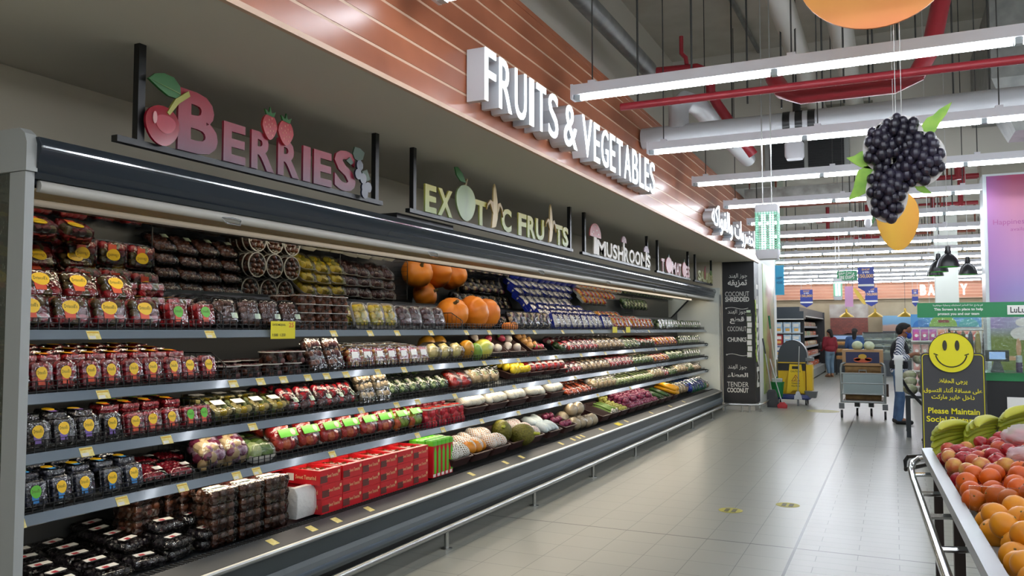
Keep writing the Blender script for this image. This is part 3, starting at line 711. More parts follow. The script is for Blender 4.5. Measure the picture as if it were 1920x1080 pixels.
TOMY = mat('tomato_yellow', 'd9951c', .22)
ONR = mat('red_onion', '6e1c3a', .3, var='8a3a56', scale=12)
ONW = mat('shredded_cabbage', 'c8b4c0', .4, var='7a2a5a', scale=45)
GRN = mat('leaf_green', '4a6a24', .5, var='6c8a3a', scale=18)
GRND = mat('dark_green', '24401c', .4, var='3a5a26', scale=18)
PALEG = mat('pale_green', 'b4c088', .45, var='8fa860', scale=14)
CREAMV = mat('cream_root', 'd0ba8c', .5, var='b89a68', scale=10)
PINKV = mat('pink_radish', 'b8324e', .35, var='d88a90', scale=14)
ORNG = mat('carrot_orange', 'd8602c', .4, var='c85020', scale=14)
APR = mat('apple_red', '9c0f1c', .18, var='c03a28', scale=9)
APR2 = mat('apple_scarlet', 'c42a20', .18, var='d8743a', scale=7)
APY = mat('apple_yellow', 'd8b83a', .2, var='b8b43a', scale=9)
APG = mat('apple_green', '86a428', .2)
PLUM = mat('plum_red', 'c0282a', .2, var='8c1830', scale=8)
POMEG = mat('pomegranate_seed', '6e0a1a', .25, var='8c1a28', scale=60)
FOAM = mat('white_foam', 'dddad2', .55)
TRAYB = mat('black_tray', '141416', .25)
CRATE = mat('brown_crate', '3d2420', .45)
PUMP = mat('pumpkin_skin', 'ea8a22', .38, var='d87418', scale=5)
LBLG = mat('label_green', '5db82c', .4); LBLP = mat('label_purple', '7a5ca8', .4); LBLR = mat('label_coral', 'd8502e', .4); LBLB = mat('label_blue', '2f7fc0', .4)
INK = mat('label_ink', '4a4a18', .6)
STK = mat('pale_sticker', 'cfe0bf', .5); STW = mat('white_sticker', 'eeebe4', .5); STR = mat('red_sticker', 'b8333a', .5)
CARD = mat('red_carton', 'c01c24', .35); CARDD = mat('carton_dark_print', '5a2a22', .5); GOLD = mat('gold_ink', 'e0b080', .4)  # red carton with dark brown print at the lower left, gold lettering
NETW = net_mat('foam_net', 'e8e6de')

def lumps(mb, hx, hy, z0, z1, nx, ny, nz, r, mats, jit=.25, seg=8, rg=5, dome=0.):
    jr = r[1] if isinstance(r, tuple) else r
    for k in range(nz):
        for i in range(nx):
            for j in range(ny):
                x = (-hx + (2 * hx) * (i + .5) / nx) + random.uniform(-jit, jit) * jr
                y = (-hy + (2 * hy) * (j + .5) / ny) + random.uniform(-jit, jit) * jr
                d = 1 - dome * ((x / max(hx, .001)) ** 2 + (y / max(hy, .001)) ** 2) / 2
                z = z0 + (z1 - z0) * (k + .5) / nz * d + random.uniform(-jit, jit) * jr * .5
                rr = [r * random.uniform(.85, 1.12) for _ in range(3)] if not isinstance(r, tuple) else r
                mb.ell((x, y, z), rr, seg, rg, random.choice(mats), R=Euler((random.uniform(0, 6), random.uniform(0, 6), 0)).to_matrix() if not isinstance(r, tuple) else Euler((random.uniform(-.25, .25), random.uniform(-.25, .25), random.uniform(-.4, .4))).to_matrix())
def sticker_poly(cx, cy, rx, ry):
    return [(cx + rx * math.cos(a) * (1 + .12 * math.sin(a)), cy + ry * math.sin(a) * (1 + .1 * math.cos(a))) for a in [2 * PI * i / 18 for i in range(18)]]
TOPF = frame((0, 0, 0), '+z')
def clamshell(name, cat, w, d, h, cont, n, r, label=None, second=None, script=True):
    """w along the shelf (y), d front to back (x), lid on +z"""
    t = thing(name, None, cat); hx, hy = d / 2, w / 2
    b = MB(); lumps(b, hx * .8, hy * .82, .008, h * .86, *n, r, range(len(cont))); b.build('contents', cont, t, kind='stuff')
    s = MB().rrect([(hx * .84, hy * .86, .0), (hx * .93, hy * .93, h * .5), (hx, hy, h * .52), (hx, hy, h * .57), (hx * .93, hy * .93, h * .6), (hx * .86, hy * .88, h * .97), (hx * .8, hy * .82, h)], rad=.3)
    s.build('clear_shell', CLEAR, t, smooth=50)
    if label:
        M = TOPF.copy(); M.translation = (0, 0, h + .0015)
        cx, cy = -hy * .1, hx * .16; rx, ry = hy * .47, hx * .44
        if second:
            q = MB().prism([(cx - rx * .75, cy - ry * 1.75), (cx + rx * .45, cy - ry * 1.75), (cx + rx * .5, cy), (cx - rx * .8, cy)], 0, .0008, 0, M)
            q.build('lower_label', second, t, smooth=0)
        q = MB().prism(sticker_poly(cx, cy, rx, ry), .0005, .0014, 0, M)
        if script: M2 = M.copy(); M2.translation.z += .0018; text(q, "Driscoll's", cx - rx * .75, cx + rx * .75, cy - ry * .15, cy + ry * .42, M2, 1, .01, res=1)
        q.build('label', [label, INK], t, smooth=0)
    return t
def filmtray(name, cat, w, d, h, tray, cont, n, r, sticker=None, hump=.55, clear=None, stickpos=(.45, -.3)):
    t = thing(name, None, cat); hx, hy = d / 2, w / 2
    MB().rrect([(hx * .82, hy * .84, 0), (hx, hy, h * .38), (hx, hy, h * .42), (hx * .96, hy * .96, h * .42), (hx * .8, hy * .82, h * .06)], rad=.3, cap1=True).build('tray', tray, t, smooth=30)
    b = MB(); lumps(b, hx * .78, hy * .8, h * .12, h * .92, *n, r, range(len(cont)), dome=hump); b.build('contents', cont, t, kind='stuff')
    MB().rrect([(hx * 1.0, hy * 1.0, h * .4), (hx * .93, hy * .93, h * .72), (hx * .7, hy * .75, h * .97), (hx * .4, hy * .5, h * 1.03)], rad=.35, cap0=False).build('film_wrap', clear or CLEARW, t, smooth=60)
    if sticker:
        M = TOPF.copy(); M.translation = (0, 0, h * .98)
        cx, cy = hy * stickpos[0], hx * stickpos[1]
        MB().box(cx - hy * .28, cx + hy * .28, cy - hx * .17, cy + hx * .17, 0, .002, 0, M).build('sticker', sticker, t, smooth=0)
    return t
def tub(name, cat, r, h, cont, rr, n=5, lid=True, shell=None):
    t = thing(name, None, cat); b = MB()
    for k in range(3):
        for i in range(9):
            a = i * 2.4 + k; q = r * .8 * math.sqrt((i + .5) / 9); b.ell((q * math.cos(a), q * math.sin(a), h * (.16 + .3 * k)), rr, 7, 5, random.randrange(len(cont)))
    b.build('contents', cont, t, kind='stuff')
    MB().lathe([(r * .86, 0), (r * .98, h * .92), (r * 1.03, h * .93), (r * 1.03, h), (r * .95, h * 1.0), (r * .9, h * .97)], 20).build('clear_tub', shell or CLEAR, t)
    MB().lathe([(r * 1.05, h * .93), (r * 1.05, h * 1.02), (r * .97, h * 1.02), (r * .97, h * .93)], 20, cap0=False, cap1=False).build('rim', mat('cloudy_rim', 'b9b4ab', .3), t)
    return t
def clearbox(name, cat, w, d, h, cont, label=None, script=None):
    t = thing(name, None, cat); hx, hy = d / 2, w / 2
    b = MB(); lumps(b, hx * .84, hy * .84, .006, h * .9, 3, 3, 2, min(d, w) * .16, range(len(cont))); b.build('contents', cont, t, kind='stuff')
    MB().rrect([(hx * .9, hy * .9, 0), (hx * .98, hy * .98, h * .6), (hx, hy, h * .62), (hx, hy, h * .7), (hx * .95, hy * .95, h)], rad=.16).build('clear_shell', CLEAR, t, smooth=40)
    if label:
        M = TOPF.copy(); M.translation = (0, 0, h + .001)
        MB().box(-hy * .55, hy * .55, -hx * .1, hx * .55, 0, .0015, 0, M).build('label', label, t, smooth=0)
    return t
def bag(name, cat, w, d, h, cont, n, r, band=None, clear=None, twist=False, hump=.3):
    t = thing(name, None, cat); hx, hy = d / 2, w / 2
    b = MB(); lumps(b, hx * .75, hy * .78, h * .06, h * .95, *n, r, range(len(cont)), dome=hump); b.build('contents', cont, t, kind='stuff')
    MB().rrect([(hx * .7, hy * .75, 0), (hx * .97, hy * .97, h * .25), (hx, hy, h * .55), (hx * .85, hy * .88, h * .85), (hx * .55, hy * .6, h * 1.02)], rad=.5, n=4).build('bag_film', clear or CLEARW, t, smooth=60)
    if band:
        M = TOPF.copy(); M.translation = (0, 0, h * 1.0)
        q = MB().box(-hy * .8, hy * .8, -hx * .32, hx * .22, 0, .003, 0, M); q.lathe([(hx * .22, .003), (hx * .22, .0045)], 14, 1, M @ Matrix.Translation((hy * .4, -hx * .05, 0)))
        q.build('band_label', [band, mat('apple_print', 'c9b8a8', .5)], t, smooth=0)
    if twist: MB().tube([(0, 0, h), (.01, 0, h * 1.12), (.03, .02, h * 1.2)], [.012, .006, .016], 8).build('tied_top', clear or CLEARW, t)
    return t
def crate_mesh(t, w, d, h, m=None):
    hx, hy = d / 2, w / 2
    return MB().rrect([(hx * .88, hy * .88, 0), (hx * .98, hy * .98, h * .9), (hx * 1.02, hy * 1.02, h * .91), (hx * 1.02, hy * 1.02, h), (hx * .95, hy * .95, h), (hx * .84, hy * .84, .01)], rad=.14, cap1=True).build('tray', m or CRATE, t, smooth=30)

P = {}
def proto(key, root, cat): P[key] = Proto(root, cat)
random.seed(3)
proto('straw', clamshell('strawberry_clamshell', None, .188, .15, .088, [SBR, SBR2, SBR, SBR, SBG, SBR2, SBR, SBR], (3, 4, 2), .026, YEL, LBLR), 'fruit pack')
proto('strawg', clamshell('strawberry_clamshell', None, .14, .14, .085, [SBR, SBR2, SBR], (3, 3, 2), .025, LBLG, LBLR), 'fruit pack')
proto('rasp', clamshell('raspberry_clamshell', None, .112, .135, .06, [SBR, SBR2, RASP], (4, 3, 2), .019, YEL, LBLR), 'fruit pack')
proto('black', clamshell('blackberry_clamshell', None, .112, .135, .06, [BLKB], (4, 4, 2), .015, YEL, LBLP), 'fruit pack')
proto('redr', clamshell('raspberry_clamshell', None, .112, .125, .06, [RASP], (4, 4, 2), .015, YEL, LBLR), 'fruit pack')
proto('redg', clamshell('raspberry_clamshell', None, .1, .125, .06, [RASP], (4, 4, 2), .015, LBLG, LBLR), 'fruit pack')
proto('blue', clamshell('blueberry_clamshell', None, .105, .13, .06, [BLUB], (5, 5, 2), .012, YEL, LBLB), 'fruit pack')
proto('blueg', clamshell('blueberry_clamshell', None, .105, .13, .06, [BLUB], (5, 5, 2), .012, LBLG, LBLB), 'fruit pack')
proto('datet', filmtray('date_tray', 'fruit pack', .165, .19, .06, TRAYB, [DATE, DATE, DATE2], (4, 4, 1), .022, STK), 'fruit pack')
proto('datetub', tub('date_tub', 'fruit pack', .083, .055, [DATE, DATE2], .024), 'fruit pack')
proto('guava', filmtray('guava_tray', 'fruit pack', .165, .2, .07, FOAM, [OLIVE, LEMON, OLIVE], (3, 3, 1), .031, None), 'fruit pack')
proto('figs', filmtray('fig_tray', 'fruit pack', .165, .19, .075, FOAM, [FIG, DATE, FIG], (3, 3, 1), .031, None), 'fruit pack')
proto('onionp', filmtray('red_onion_pack', 'vegetable pack', .15, .19, .08, TRAYB, [ONR, BLKB, CREAMV], (3, 3, 1), .03, None), 'vegetable pack')
proto('mush', filmtray('mushroom_tray', 'vegetable pack', .155, .19, .085, BLUE, [MUSH], (3, 3, 1), .031, None), 'vegetable pack')
q_ = P['mush'].root; MB().rrect([(.08, .066, 0), (.098, .08, .06), (.098, .08, .064)], rad=.3, cap0=False, cap1=False).build('tray_wall', BLUE, q_, smooth=30)
proto('tom', filmtray('tomato_pack', 'vegetable pack', .17, .18, .08, FOAM, [TOM, TOMY, TOM, PLUM], (3, 3, 1), .03, None), 'vegetable pack')
proto('salad', clearbox('salad_box', 'vegetable pack', .15, .16, .09, [GRN, GRND, PALEG], STW), 'vegetable pack')
proto('bowl', tub('date_bowl', 'fruit pack', .082, .07, [DATE, FIG], .024, shell=film('smoky_clear', 'b8b0aa', .1, 1.0, .1)), 'fruit pack')
proto('brownbox', clearbox('tamarind_box', 'fruit pack', .17, .23, .05, [DATE2, FIG], None), 'fruit pack')
proto('cutbox', clearbox('fruit_salad_box', 'fruit pack', .145, .14, .075, [FRUITMIX, MELON, PLUM], STW), 'fruit pack')
proto('melon', bag('wrapped_melon_half', 'fruit pack', .18, .18, .12, [MELON], (1, 1, 1), .072, None), 'fruit pack')
proto('cuttub', clearbox('cut_fruit_tub', 'fruit pack', .15, .15, .09, [MELON, PALEG, LEMON], STW), 'fruit pack')
proto('plumt', filmtray('plum_tray', 'fruit pack', .15, .2, .06, TRAYB, [FIG, PLUM, DATE2], (3, 3, 1), .029, STK), 'fruit pack')
proto('paperbox', clearbox('folded_paper_box', 'food pack', .17, .24, .05, [mat('kraft_paper', 'a08a68', .6, var='c0b090', scale=9)], None), 'food pack')
proto('okra', bag('okra_pack', 'vegetable pack', .14, .16, .085, [GRND, GRN, MUSH, PALEG], (4, 4, 1), .022, None), 'vegetable pack')
proto('pomeg', filmtray('pomegranate_tray', 'fruit pack', .165, .19, .06, TRAYB, [POMEG], (5, 5, 1), .018, STW), 'fruit pack')
proto('cabbage', bag('shredded_cabbage_bag', 'vegetable pack', .17, .2, .13, [ONW, CREAMV, ONR], (4, 4, 2), .034, None), 'vegetable pack')
proto('mangog', filmtray('green_mango_tray', 'fruit pack', .2, .22, .11, FOAM, [GRN, PALEG], (2, 2, 1), .058, None), 'fruit pack')
proto('apples', bag('apple_bag', 'fruit pack', .215, .21, .12, [APR, APR, APR2], (3, 3, 1), .042, LBLG), 'fruit pack')
proto('applem', bag('mixed_apple_bag', 'fruit pack', .2, .2, .12, [APR, APY, APG, APR2], (3, 3, 1), .042, LBLG), 'fruit pack')
proto('plumc', tub('plum_cup', 'fruit pack', .085, .15, [PLUM, TOM], .042), 'fruit pack')
proto('carrot', bag('carrot_bag', 'vegetable pack', .16, .3, .08, [ORNG], (3, 5, 1), (.06, .016, .016), None), 'vegetable pack')
proto('celery', bag('celery_bag', 'vegetable pack', .15, .36, .1, [PALEG, mat('celery_yellow', 'c2c05a', .45, var='8ea044', scale=8)], (2, 4, 2), (.11, .018, .018), None), 'vegetable pack')
proto('cauli', bag('cauliflower_pack', 'vegetable pack', .17, .18, .14, [CREAMV, PALEG, MUSH], (3, 3, 1), .045, None, twist=True), 'vegetable pack')
proto('greenp', bag('green_vegetable_pack', 'vegetable pack', .15, .2, .1, [GRND, PALEG, GRN], (3, 3, 1), .036, None), 'vegetable pack')
proto('brownveg', bag('ginger_bag', 'vegetable pack', .16, .2, .1, [CREAMV, mat('ginger_tan', 'a88a60', .6), MUSH], (3, 3, 1), .036, None, twist=True), 'vegetable pack')
proto('pinkveg', bag('radish_bag', 'vegetable pack', .16, .2, .1, [PINKV, PINKV, MUSH, TOM], (3, 4, 1), .032, None, twist=True), 'vegetable pack')
proto('redpep', bag('pepper_bag', 'vegetable pack', .15, .18, .1, [TOM, GRND, TOMY, TOM], (2, 2, 1), .046, None), 'vegetable pack')
proto('cuke', bag('cucumber_bag', 'vegetable pack', .14, .22, .09, [GRND, PALEG], (2, 4, 1), (.07, .02, .02), None), 'vegetable pack')
proto('netr', bag('shallot_net_bag', 'vegetable pack', .17, .2, .1, [mat('shallot_red', '9c3a1e', .35, var='b8542c', scale=14), TOM], (4, 4, 1), .027, None, film('red_net', 'e88a70', .1, .6, .3)), 'vegetable pack')
proto('blueflat', clamshell('dark_berry_flat', None, .2, .16, .05, [BLKB], (4, 5, 1), .018, None), 'fruit pack')
f = P['blueflat'].root
M = TOPF.copy(); M.translation = (0, 0, .052)
MB().box(-.05, .05, -.012, .025, 0, .0015, 0, M).box(-.03, .0, -.012, .01, .001, .0022, 1, M).build('label', [STW, STR], f, smooth=0)
proto('datebox', clearbox('date_clamshell', 'fruit pack', .2, .17, .075, [DATE2, DATE], STK), 'fruit pack')
def carton():
    t = thing('date_carton', None, 'carton'); w, d, h = .215, .3, .092; hx, hy = d / 2, w / 2
    mb = MB()
    mb.loft([[(-hx, -hy, 0), (hx, -hy, 0), (hx, hy, 0), (-hx, hy, 0)], [(-hx, -hy, h), (hx, -hy, h), (hx, hy, h), (-hx, hy, h)], [(-hx + .035, -hy + .02, h), (hx - .035, -hy + .02, h), (hx - .035, hy - .02, h), (-hx + .035, hy - .02, h)], [(-hx + .035, -hy + .02, h - .02), (hx - .035, -hy + .02, h - .02), (hx - .035, hy - .02, h - .02), (-hx + .035, hy - .02, h - .02)]])
    F = frame((hx + .001, 0, 0), '+x'); mb.box(-hy * .96, -hy * .3, h * .12, h * .6, 0, .0008, 1, F); text(mb, 'Sweet Tamarind', -hy * .35, hy * .72, h * .42, h * .68, F @ Matrix.Translation((0, 0, .0015)), 2, .02, res=1)
    mb.lathe([(.011, 0), (.011, .0015)], 12, 2, F @ Matrix.Translation((hy * .8, h * .72, 0)))
    F = frame((0, -hy - .001, 0), '-y'); mb.box(-hx * .8, -hx * .4, h * .2, h * .7, 0, .001, 3, F); text(mb, 'Sweet Tamarind', -hx * .3, hx * .8, h * .35, h * .65, F @ Matrix.Translation((0, 0, .0015)), 2, .02, res=1)
    mb.build('box', [CARD, CARDD, GOLD, STW], t, smooth=0)
    b = MB(); lumps(b, hx * .72, hy * .78, h * .45, h * .8, 4, 4, 1, .026, [0]); b.build('contents', [DATE2], t, kind='stuff')
    return t
proto('carton', carton(), 'carton')
def tallpack():
    t = thing('strawberry_stick_pack', None, 'food pack')
    MB().rrect([(.036, .03, 0), (.036, .03, .27)], rad=.2).build('box', CARD, t, smooth=30)
    mb = MB().rrect([(.037, .031, .25), (.037, .031, .285), (.025, .02, .295)], rad=.2); mb.add([(.0372, -.012, .03), (.0372, .022, .03), (.0372, .024, .2), (.0372, .0, .25), (.0372, -.016, .2)], [(0, 1, 2, 3, 4)], 0)
    mb.build('green_cap', LBLG, t, smooth=30)
    MB().box(-.02, .0372, -.026, .012, .005, .028).build('label', STW, t, smooth=0)
    return t
proto('stick', tallpack(), 'food pack')

# ------------------------------------------------------------ stocking the shelves
SHN = {1: 'top shelf', 2: 'second shelf', 3: 'third shelf', 4: 'fourth shelf', 0: 'fridge deck'}
ROWN = ['front row', 'second row', 'third row', 'fourth row', 'fifth row', 'sixth row']
def zs(s): return SH[s] if s else DECK
def base_of(key): return {'straw': (.15, .088), 'strawg': (.14, .085), 'rasp': (.135, .06), 'black': (.135, .06), 'redr': (.125, .06), 'redg': (.125, .06), 'blue': (.13, .06), 'blueg': (.13, .06), 'brownbox': (.23, .05), 'paperbox': (.24, .05), 'datet': (.19, .06), 'plumt': (.2, .06), 'guava': (.2, .07), 'figs': (.19, .075), 'mush': (.19, .085), 'tom': (.18, .08), 'onionp': (.19, .08), 'cutbox': (.14, .075), 'salad': (.16, .09), 'cuttub': (.15, .09), 'celery': (.36, .1), 'carrot': (.3, .08), 'apples': (.21, .12), 'applem': (.2, .12)}.get(key, (.2, .09))
def stand(key, s, ys, lean, desc, xf=-3.445, row='front row', grp=None, dz=0., jitter=.012, scale=1., raw=False):
    """a line of packs leaning back; lean = angle of the lid from flat (90 = upright)"""
    d, h = base_of(key); d *= scale if not isinstance(scale, tuple) else scale[0]; h *= scale if not isinstance(scale, tuple) else scale[2]; th = math.radians(lean); n = len(ys)
    for i, y in enumerate(ys):
        t2 = th + random.uniform(-.05, .05) * (1 if lean > 5 else .2)
        # lowest point x=+d/2,z=0 ; front-most point
        zl = d / 2 * math.sin(t2); xfm = max(d / 2 * math.cos(t2), d / 2 * math.cos(t2) + h * math.sin(t2))
        lab = f'{desc}, {ORD[i]} from left, {row} of {SHN[s]}' if not raw else f'{desc}, {ORD[i]} from left'
        if n == 1: lab = f'{desc}, {row} of {SHN[s]}' if not raw else desc
        P[key].put((xf - xfm - random.uniform(0, jitter), y + random.uniform(-jitter, jitter) * .6, zs(s) + zl + dz + .001), (0, t2, random.uniform(-.06, .06)), lab, grp, scale)
def span(a, b, n): return [a + (b - a) * (k + .5) / n for k in range(n)]
G = 'packs on the refrigerator shelves'
S_ = stand
# top shelf
S_('straw', 1, [2.36, 2.55, 2.755, 2.965], 78, 'yellow-labelled strawberry clamshell')
S_('strawg', 1, [3.17, 3.36], 78, 'green-labelled strawberry clamshell')
S_('straw', 1, [2.3, 2.5, 2.7, 2.9], 62, 'yellow-labelled strawberry clamshell', -3.57, 'raised second row', dz=.12)
S_('straw', 1, [2.35, 2.55, 2.75, 2.95], 30, 'tilted strawberry clamshell', -3.7, 'third row', dz=.06)
S_('straw', 1, [2.33, 2.53, 2.73], 35, 'tilted strawberry clamshell', -3.82, 'fourth row', dz=.09)
S_('straw', 1, [2.3, 2.5, 2.7, 2.9, 3.1, 3.3], 2, 'flat strawberry clamshell', -3.72, 'back row')
for k in range(2): S_('straw', 1, [3.0, 3.19, 3.38], 2, 'strawberry clamshell stacked ' + ('low', 'high')[k], -3.66, 'middle stacks', dz=.001 + .09 * k)
for k in range(3): S_('straw', 1, [2.96, 3.15, 3.34], 1, 'strawberry clamshell stacked ' + ('low', 'midway', 'high')[k], -3.83, 'back stacks', dz=.001 + .09 * k - .0)
S_('datet', 1, [3.55, 3.73, 3.92, 4.1], 72, 'black film-wrapped date tray', row='front row')
for q in range(5): S_('datet', 1, [3.56 + .01 * (q % 2) + .178 * k for k in range(4)], 52, 'black film-wrapped date tray', -3.545 - .085 * q, ROWN[q + 1], dz=.015 + .012 * q)
for j in range(3):
    for k in range(4 - (j == 2)):
        S_('datetub', 1, [4.28 + .178 * i for i in range(3)], 0, 'clear date tub, ' + ('bottom', 'second', 'third', 'top')[k] + ' layer', -3.45 - .175 * j, ROWN[j], dz=.057 * k, jitter=.004)
S_('guava', 1, [4.88, 5.06, 5.24], 74, 'white tray of yellow-green guavas')
for q in range(4): S_('guava', 1, [4.9, 5.08, 5.26], 50, 'white tray of yellow-green guavas', -3.56 - .09 * q, ROWN[q + 1], dz=.01 * q)
S_('figs', 1, [5.44, 5.62, 5.8, 5.97], 70, 'white tray of brown figs')
for q in range(4): S_('figs', 1, [5.45, 5.63, 5.82, 6.0], 48, 'white tray of brown figs', -3.565 - .09 * q, ROWN[q + 1], dz=.01 * q)
S_('onionp', 1, [7.5 + .17 * k for k in range(6)], 68, 'black tray of red onions')
S_('onionp', 1, [7.5 + .17 * k for k in range(6)], 30, 'black tray of red onions', -3.58, 'second row')
S_('onionp', 1, [7.3 + .17 * k for k in range(8)], 25, 'black tray of red onions', -3.76, 'back row', dz=.03)
S_('mush', 1, [8.62 + .19 * k for k in range(11)], 72, 'blue tray of white mushrooms')
for q in range(3): S_('mush', 1, [8.5 + .19 * k for k in range(10 - q)], 55, 'blue tray of white mushrooms', -3.53 - .09 * q, 'raised ' + ROWN[q + 1], dz=.06 + .06 * q)
S_('tom', 1, [10.85 + .2 * k for k in range(10)], 65, 'pack of red and yellow tomatoes')
for q in range(2): S_('tom', 1, [10.8 + .2 * k for k in range(8 - 3 * q)], 45, 'pack of red and yellow tomatoes', -3.54 - .1 * q, 'raised ' + ROWN[q + 1], dz=.05 + .06 * q)
S_('salad', 1, [13.1 + .19 * k for k in range(17)], 75, 'clear box of green salad')
S_('greenp', 1, [13.0 + .2 * k for k in range(7)], 20, 'dark green vegetable pack', -3.62, 'second row', dz=.03)
# second shelf
S_('rasp', 2, [2.29, 2.41, 2.53, 2.66, 2.77, 2.89, 3.02, 3.15, 3.27, 3.39], 80, 'yellow-labelled red berry clamshell')
for q in range(3): S_('rasp', 2, [2.27 + .122 * k for k in range(9)], 4, 'flat red berry clamshell', -3.535 - .14 * q, ROWN[q + 1], dz=.105 + .018 * q)
S_('bowl', 2, [3.6, 3.78, 3.96, 4.14], 0, 'clear bowl of dates')
S_('bowl', 2, [3.62, 3.8, 3.98, 4.16], 0, 'clear bowl of dates', -3.63, 'second row', dz=.02)
S_('bowl', 2, [4.0, 4.18], 0, 'clear bowl of dates stacked on another', dz=.073)
S_('brownbox', 2, [4.36, 4.55], 66, 'tall clear box of brown sweets')
S_('cutbox', 2, [4.76 + .155 * k for k in range(7)], 76, 'clear box of mixed cut fruit')
for q in range(2): S_('cutbox', 2, [4.76 + .15 * k for k in range(7)], 3, 'flat clear box of cut fruit', -3.57 - .14 * q, ROWN[q + 1], dz=.085 + .015 * q)
S_('melon', 2, [5.92, 6.12, 6.32], 30, 'film-wrapped yellow melon half')
S_('redpep', 2, [8.9], 20, 'bag of mixed peppers in front of crates')
S_('pinkveg', 2, [9.1 + .17 * k for k in range(6)], 35, 'bag of pink and white radishes')
S_('pinkveg', 2, [9.1 + .17 * k for k in range(6)], 20, 'bag of pink and white radishes', -3.65, 'second row', dz=.05)
S_('brownveg', 2, [10.15 + .19 * k for k in range(6)], 35, 'bag of cream ginger roots')
S_('brownveg', 2, [10.15 + .19 * k for k in range(6)], 15, 'bag of cream ginger roots', -3.65, 'second row', dz=.07)
S_('cuke', 2, [11.35 + .17 * k for k in range(4)], 35, 'bag of green cucumbers')
S_('redpep', 2, [12.05 + .18 * k for k in range(5)], 30, 'bag of red and green peppers')
S_('redpep', 2, [12.1 + .18 * k for k in range(5)], 10, 'bag of red and green peppers', -3.64, 'second row', dz=.07)
S_('tom', 2, [13.0 + .2 * k for k in range(7)], 50, 'pack of small red tomatoes')
S_('tom', 2, [13.0 + .2 * k for k in range(7)], 20, 'pack of small red tomatoes', -3.62, 'second row', dz=.06)
S_('salad', 2, [14.5 + .19 * k for k in range(9)], 75, 'clear box of green salad')
# third shelf
S_('black', 3, [2.28, 2.405, 2.53, 2.655, 2.78], 80, 'yellow-labelled blackberry clamshell')
S_('redr', 3, [2.91, 3.035, 3.15], 78, 'yellow-labelled raspberry clamshell')
S_('redg', 3, [3.27, 3.375], 78, 'green-labelled raspberry clamshell')
S_('black', 3, [2.3, 2.43, 2.56, 2.69], 6, 'flat blackberry clamshell', -3.54, 'second row', dz=.095)
S_('redr', 3, [2.84, 2.97, 3.1, 3.23], 6, 'flat raspberry clamshell', -3.55, 'second row', dz=.105)
S_('redg', 3, [3.02, 3.15, 3.28], 4, 'flat raspberry clamshell', -3.69, 'third row', dz=.11)
S_('cuttub', 3, [3.52, 3.68, 3.84, 4.0], 25, 'tub of pale cut melon')
S_('cuttub', 3, [3.55, 3.72, 3.88], 5, 'tub of pale cut melon', -3.62, 'second row', dz=.06)
S_('plumt', 3, [4.12, 4.28, 4.45, 4.6, 4.74], 55, 'leaning black tray of dark plums')
S_('plumt', 3, [4.1, 4.27, 4.44, 4.6], 25, 'leaning black tray of dark plums', -3.6, 'second row', dz=.05)
S_('paperbox', 3, [4.93, 5.13], 68, 'tall clear box of folded brown paper')
S_('okra', 3, [5.32 + .155 * k for k in range(6)], 40, 'small film pack of green okra')
for q in range(2): S_('okra', 3, [5.32 + .15 * k for k in range(6)], 15, 'small film pack of green okra', -3.58 - .13 * q, ROWN[q + 1], dz=.05 + .035 * q)
S_('netr', 3, [6.3, 6.46], 40, 'red net bag of shallots beside green packs')
S_('cauli', 3, [6.65, 6.84, 7.02], 30, 'white and green vegetable pack')
S_('pinkveg', 3, [9.0 + .18 * k for k in range(3)], 30, 'bag of white and pink roots')
S_('brownveg', 3, [9.55 + .18 * k for k in range(6)], 30, 'bag of tan ginger roots')
S_('brownveg', 3, [9.5 + .18 * k for k in range(6)], 15, 'bag of tan ginger roots', -3.64, 'second row', dz=.06)
S_('pinkveg', 3, [10.65 + .18 * k for k in range(6)], 35, 'bag of pink and white radishes')
S_('redpep', 3, [10.6 + .18 * k for k in range(6)], 15, 'bag of red peppers', -3.64, 'second row', dz=.07)
S_('greenp', 3, [11.75 + .18 * k for k in range(6)], 30, 'green vegetable pack')
S_('cauli', 3, [11.75 + .19 * k for k in range(6)], 10, 'cauliflower pack', -3.63, 'second row', dz=.05)
S_('tom', 3, [12.85 + .2 * k for k in range(5)], 40, 'pack of small red tomatoes')
S_('greenp', 3, [13.85 + .17 * k for k in range(6)], 40, 'dark green leaf pack')
S_('salad', 3, [14.9 + .19 * k for k in range(7)], 70, 'clear box of green salad')
# fourth shelf
S_('blueg', 4, [2.28, 2.4], 80, 'green-labelled blueberry clamshell')
S_('blue', 4, [2.525, 2.65, 2.79, 2.92], 80, 'yellow-labelled blueberry clamshell')
for q in range(3): S_('blue' if q else 'blueg', 4, [2.29 + .13 * k for k in range(6 if q else 2)], 6, 'flat blueberry clamshell', -3.535 - .14 * q, ROWN[q + 1], dz=.095 + .018 * q)
S_('blue', 4, [2.55 + .13 * k for k in range(4)], 4, 'flat yellow-labelled blueberry clamshell', -3.535, ROWN[1], dz=.095)
S_('pomeg', 4, [3.07, 3.25], 18, 'black tray of pomegranate seeds')
S_('pomeg', 4, [3.0, 3.18, 3.36], 5, 'black tray of pomegranate seeds', -3.64, 'second row', dz=.05)
S_('cabbage', 4, [3.46, 3.64], 40, 'bag of shredded purple cabbage')
S_('mangog', 4, [3.86], 15, 'white tray of green mangoes')
S_('mangog', 4, [3.76, 3.97], 5, 'white tray of green mangoes', -3.68, 'second row', dz=.03)
S_('apples', 4, [4.1 + .222 * k for k in range(6)], 55, 'green-banded bag of red apples')
S_('apples', 4, [4.12 + .215 * k for k in range(6)], 20, 'bag of red apples lying flat', -3.62, 'second row', dz=.08)
S_('applem', 4, [5.43, 5.63], 50, 'bag of mixed red and yellow apples')
S_('applem', 4, [5.0, 5.22, 5.44, 5.66], 15, 'bag of mixed red and yellow apples', -3.66, 'second row', dz=.12)
S_('plumc', 4, [5.83, 6.0, 6.17, 6.33], 0, 'clear cup of red plums')
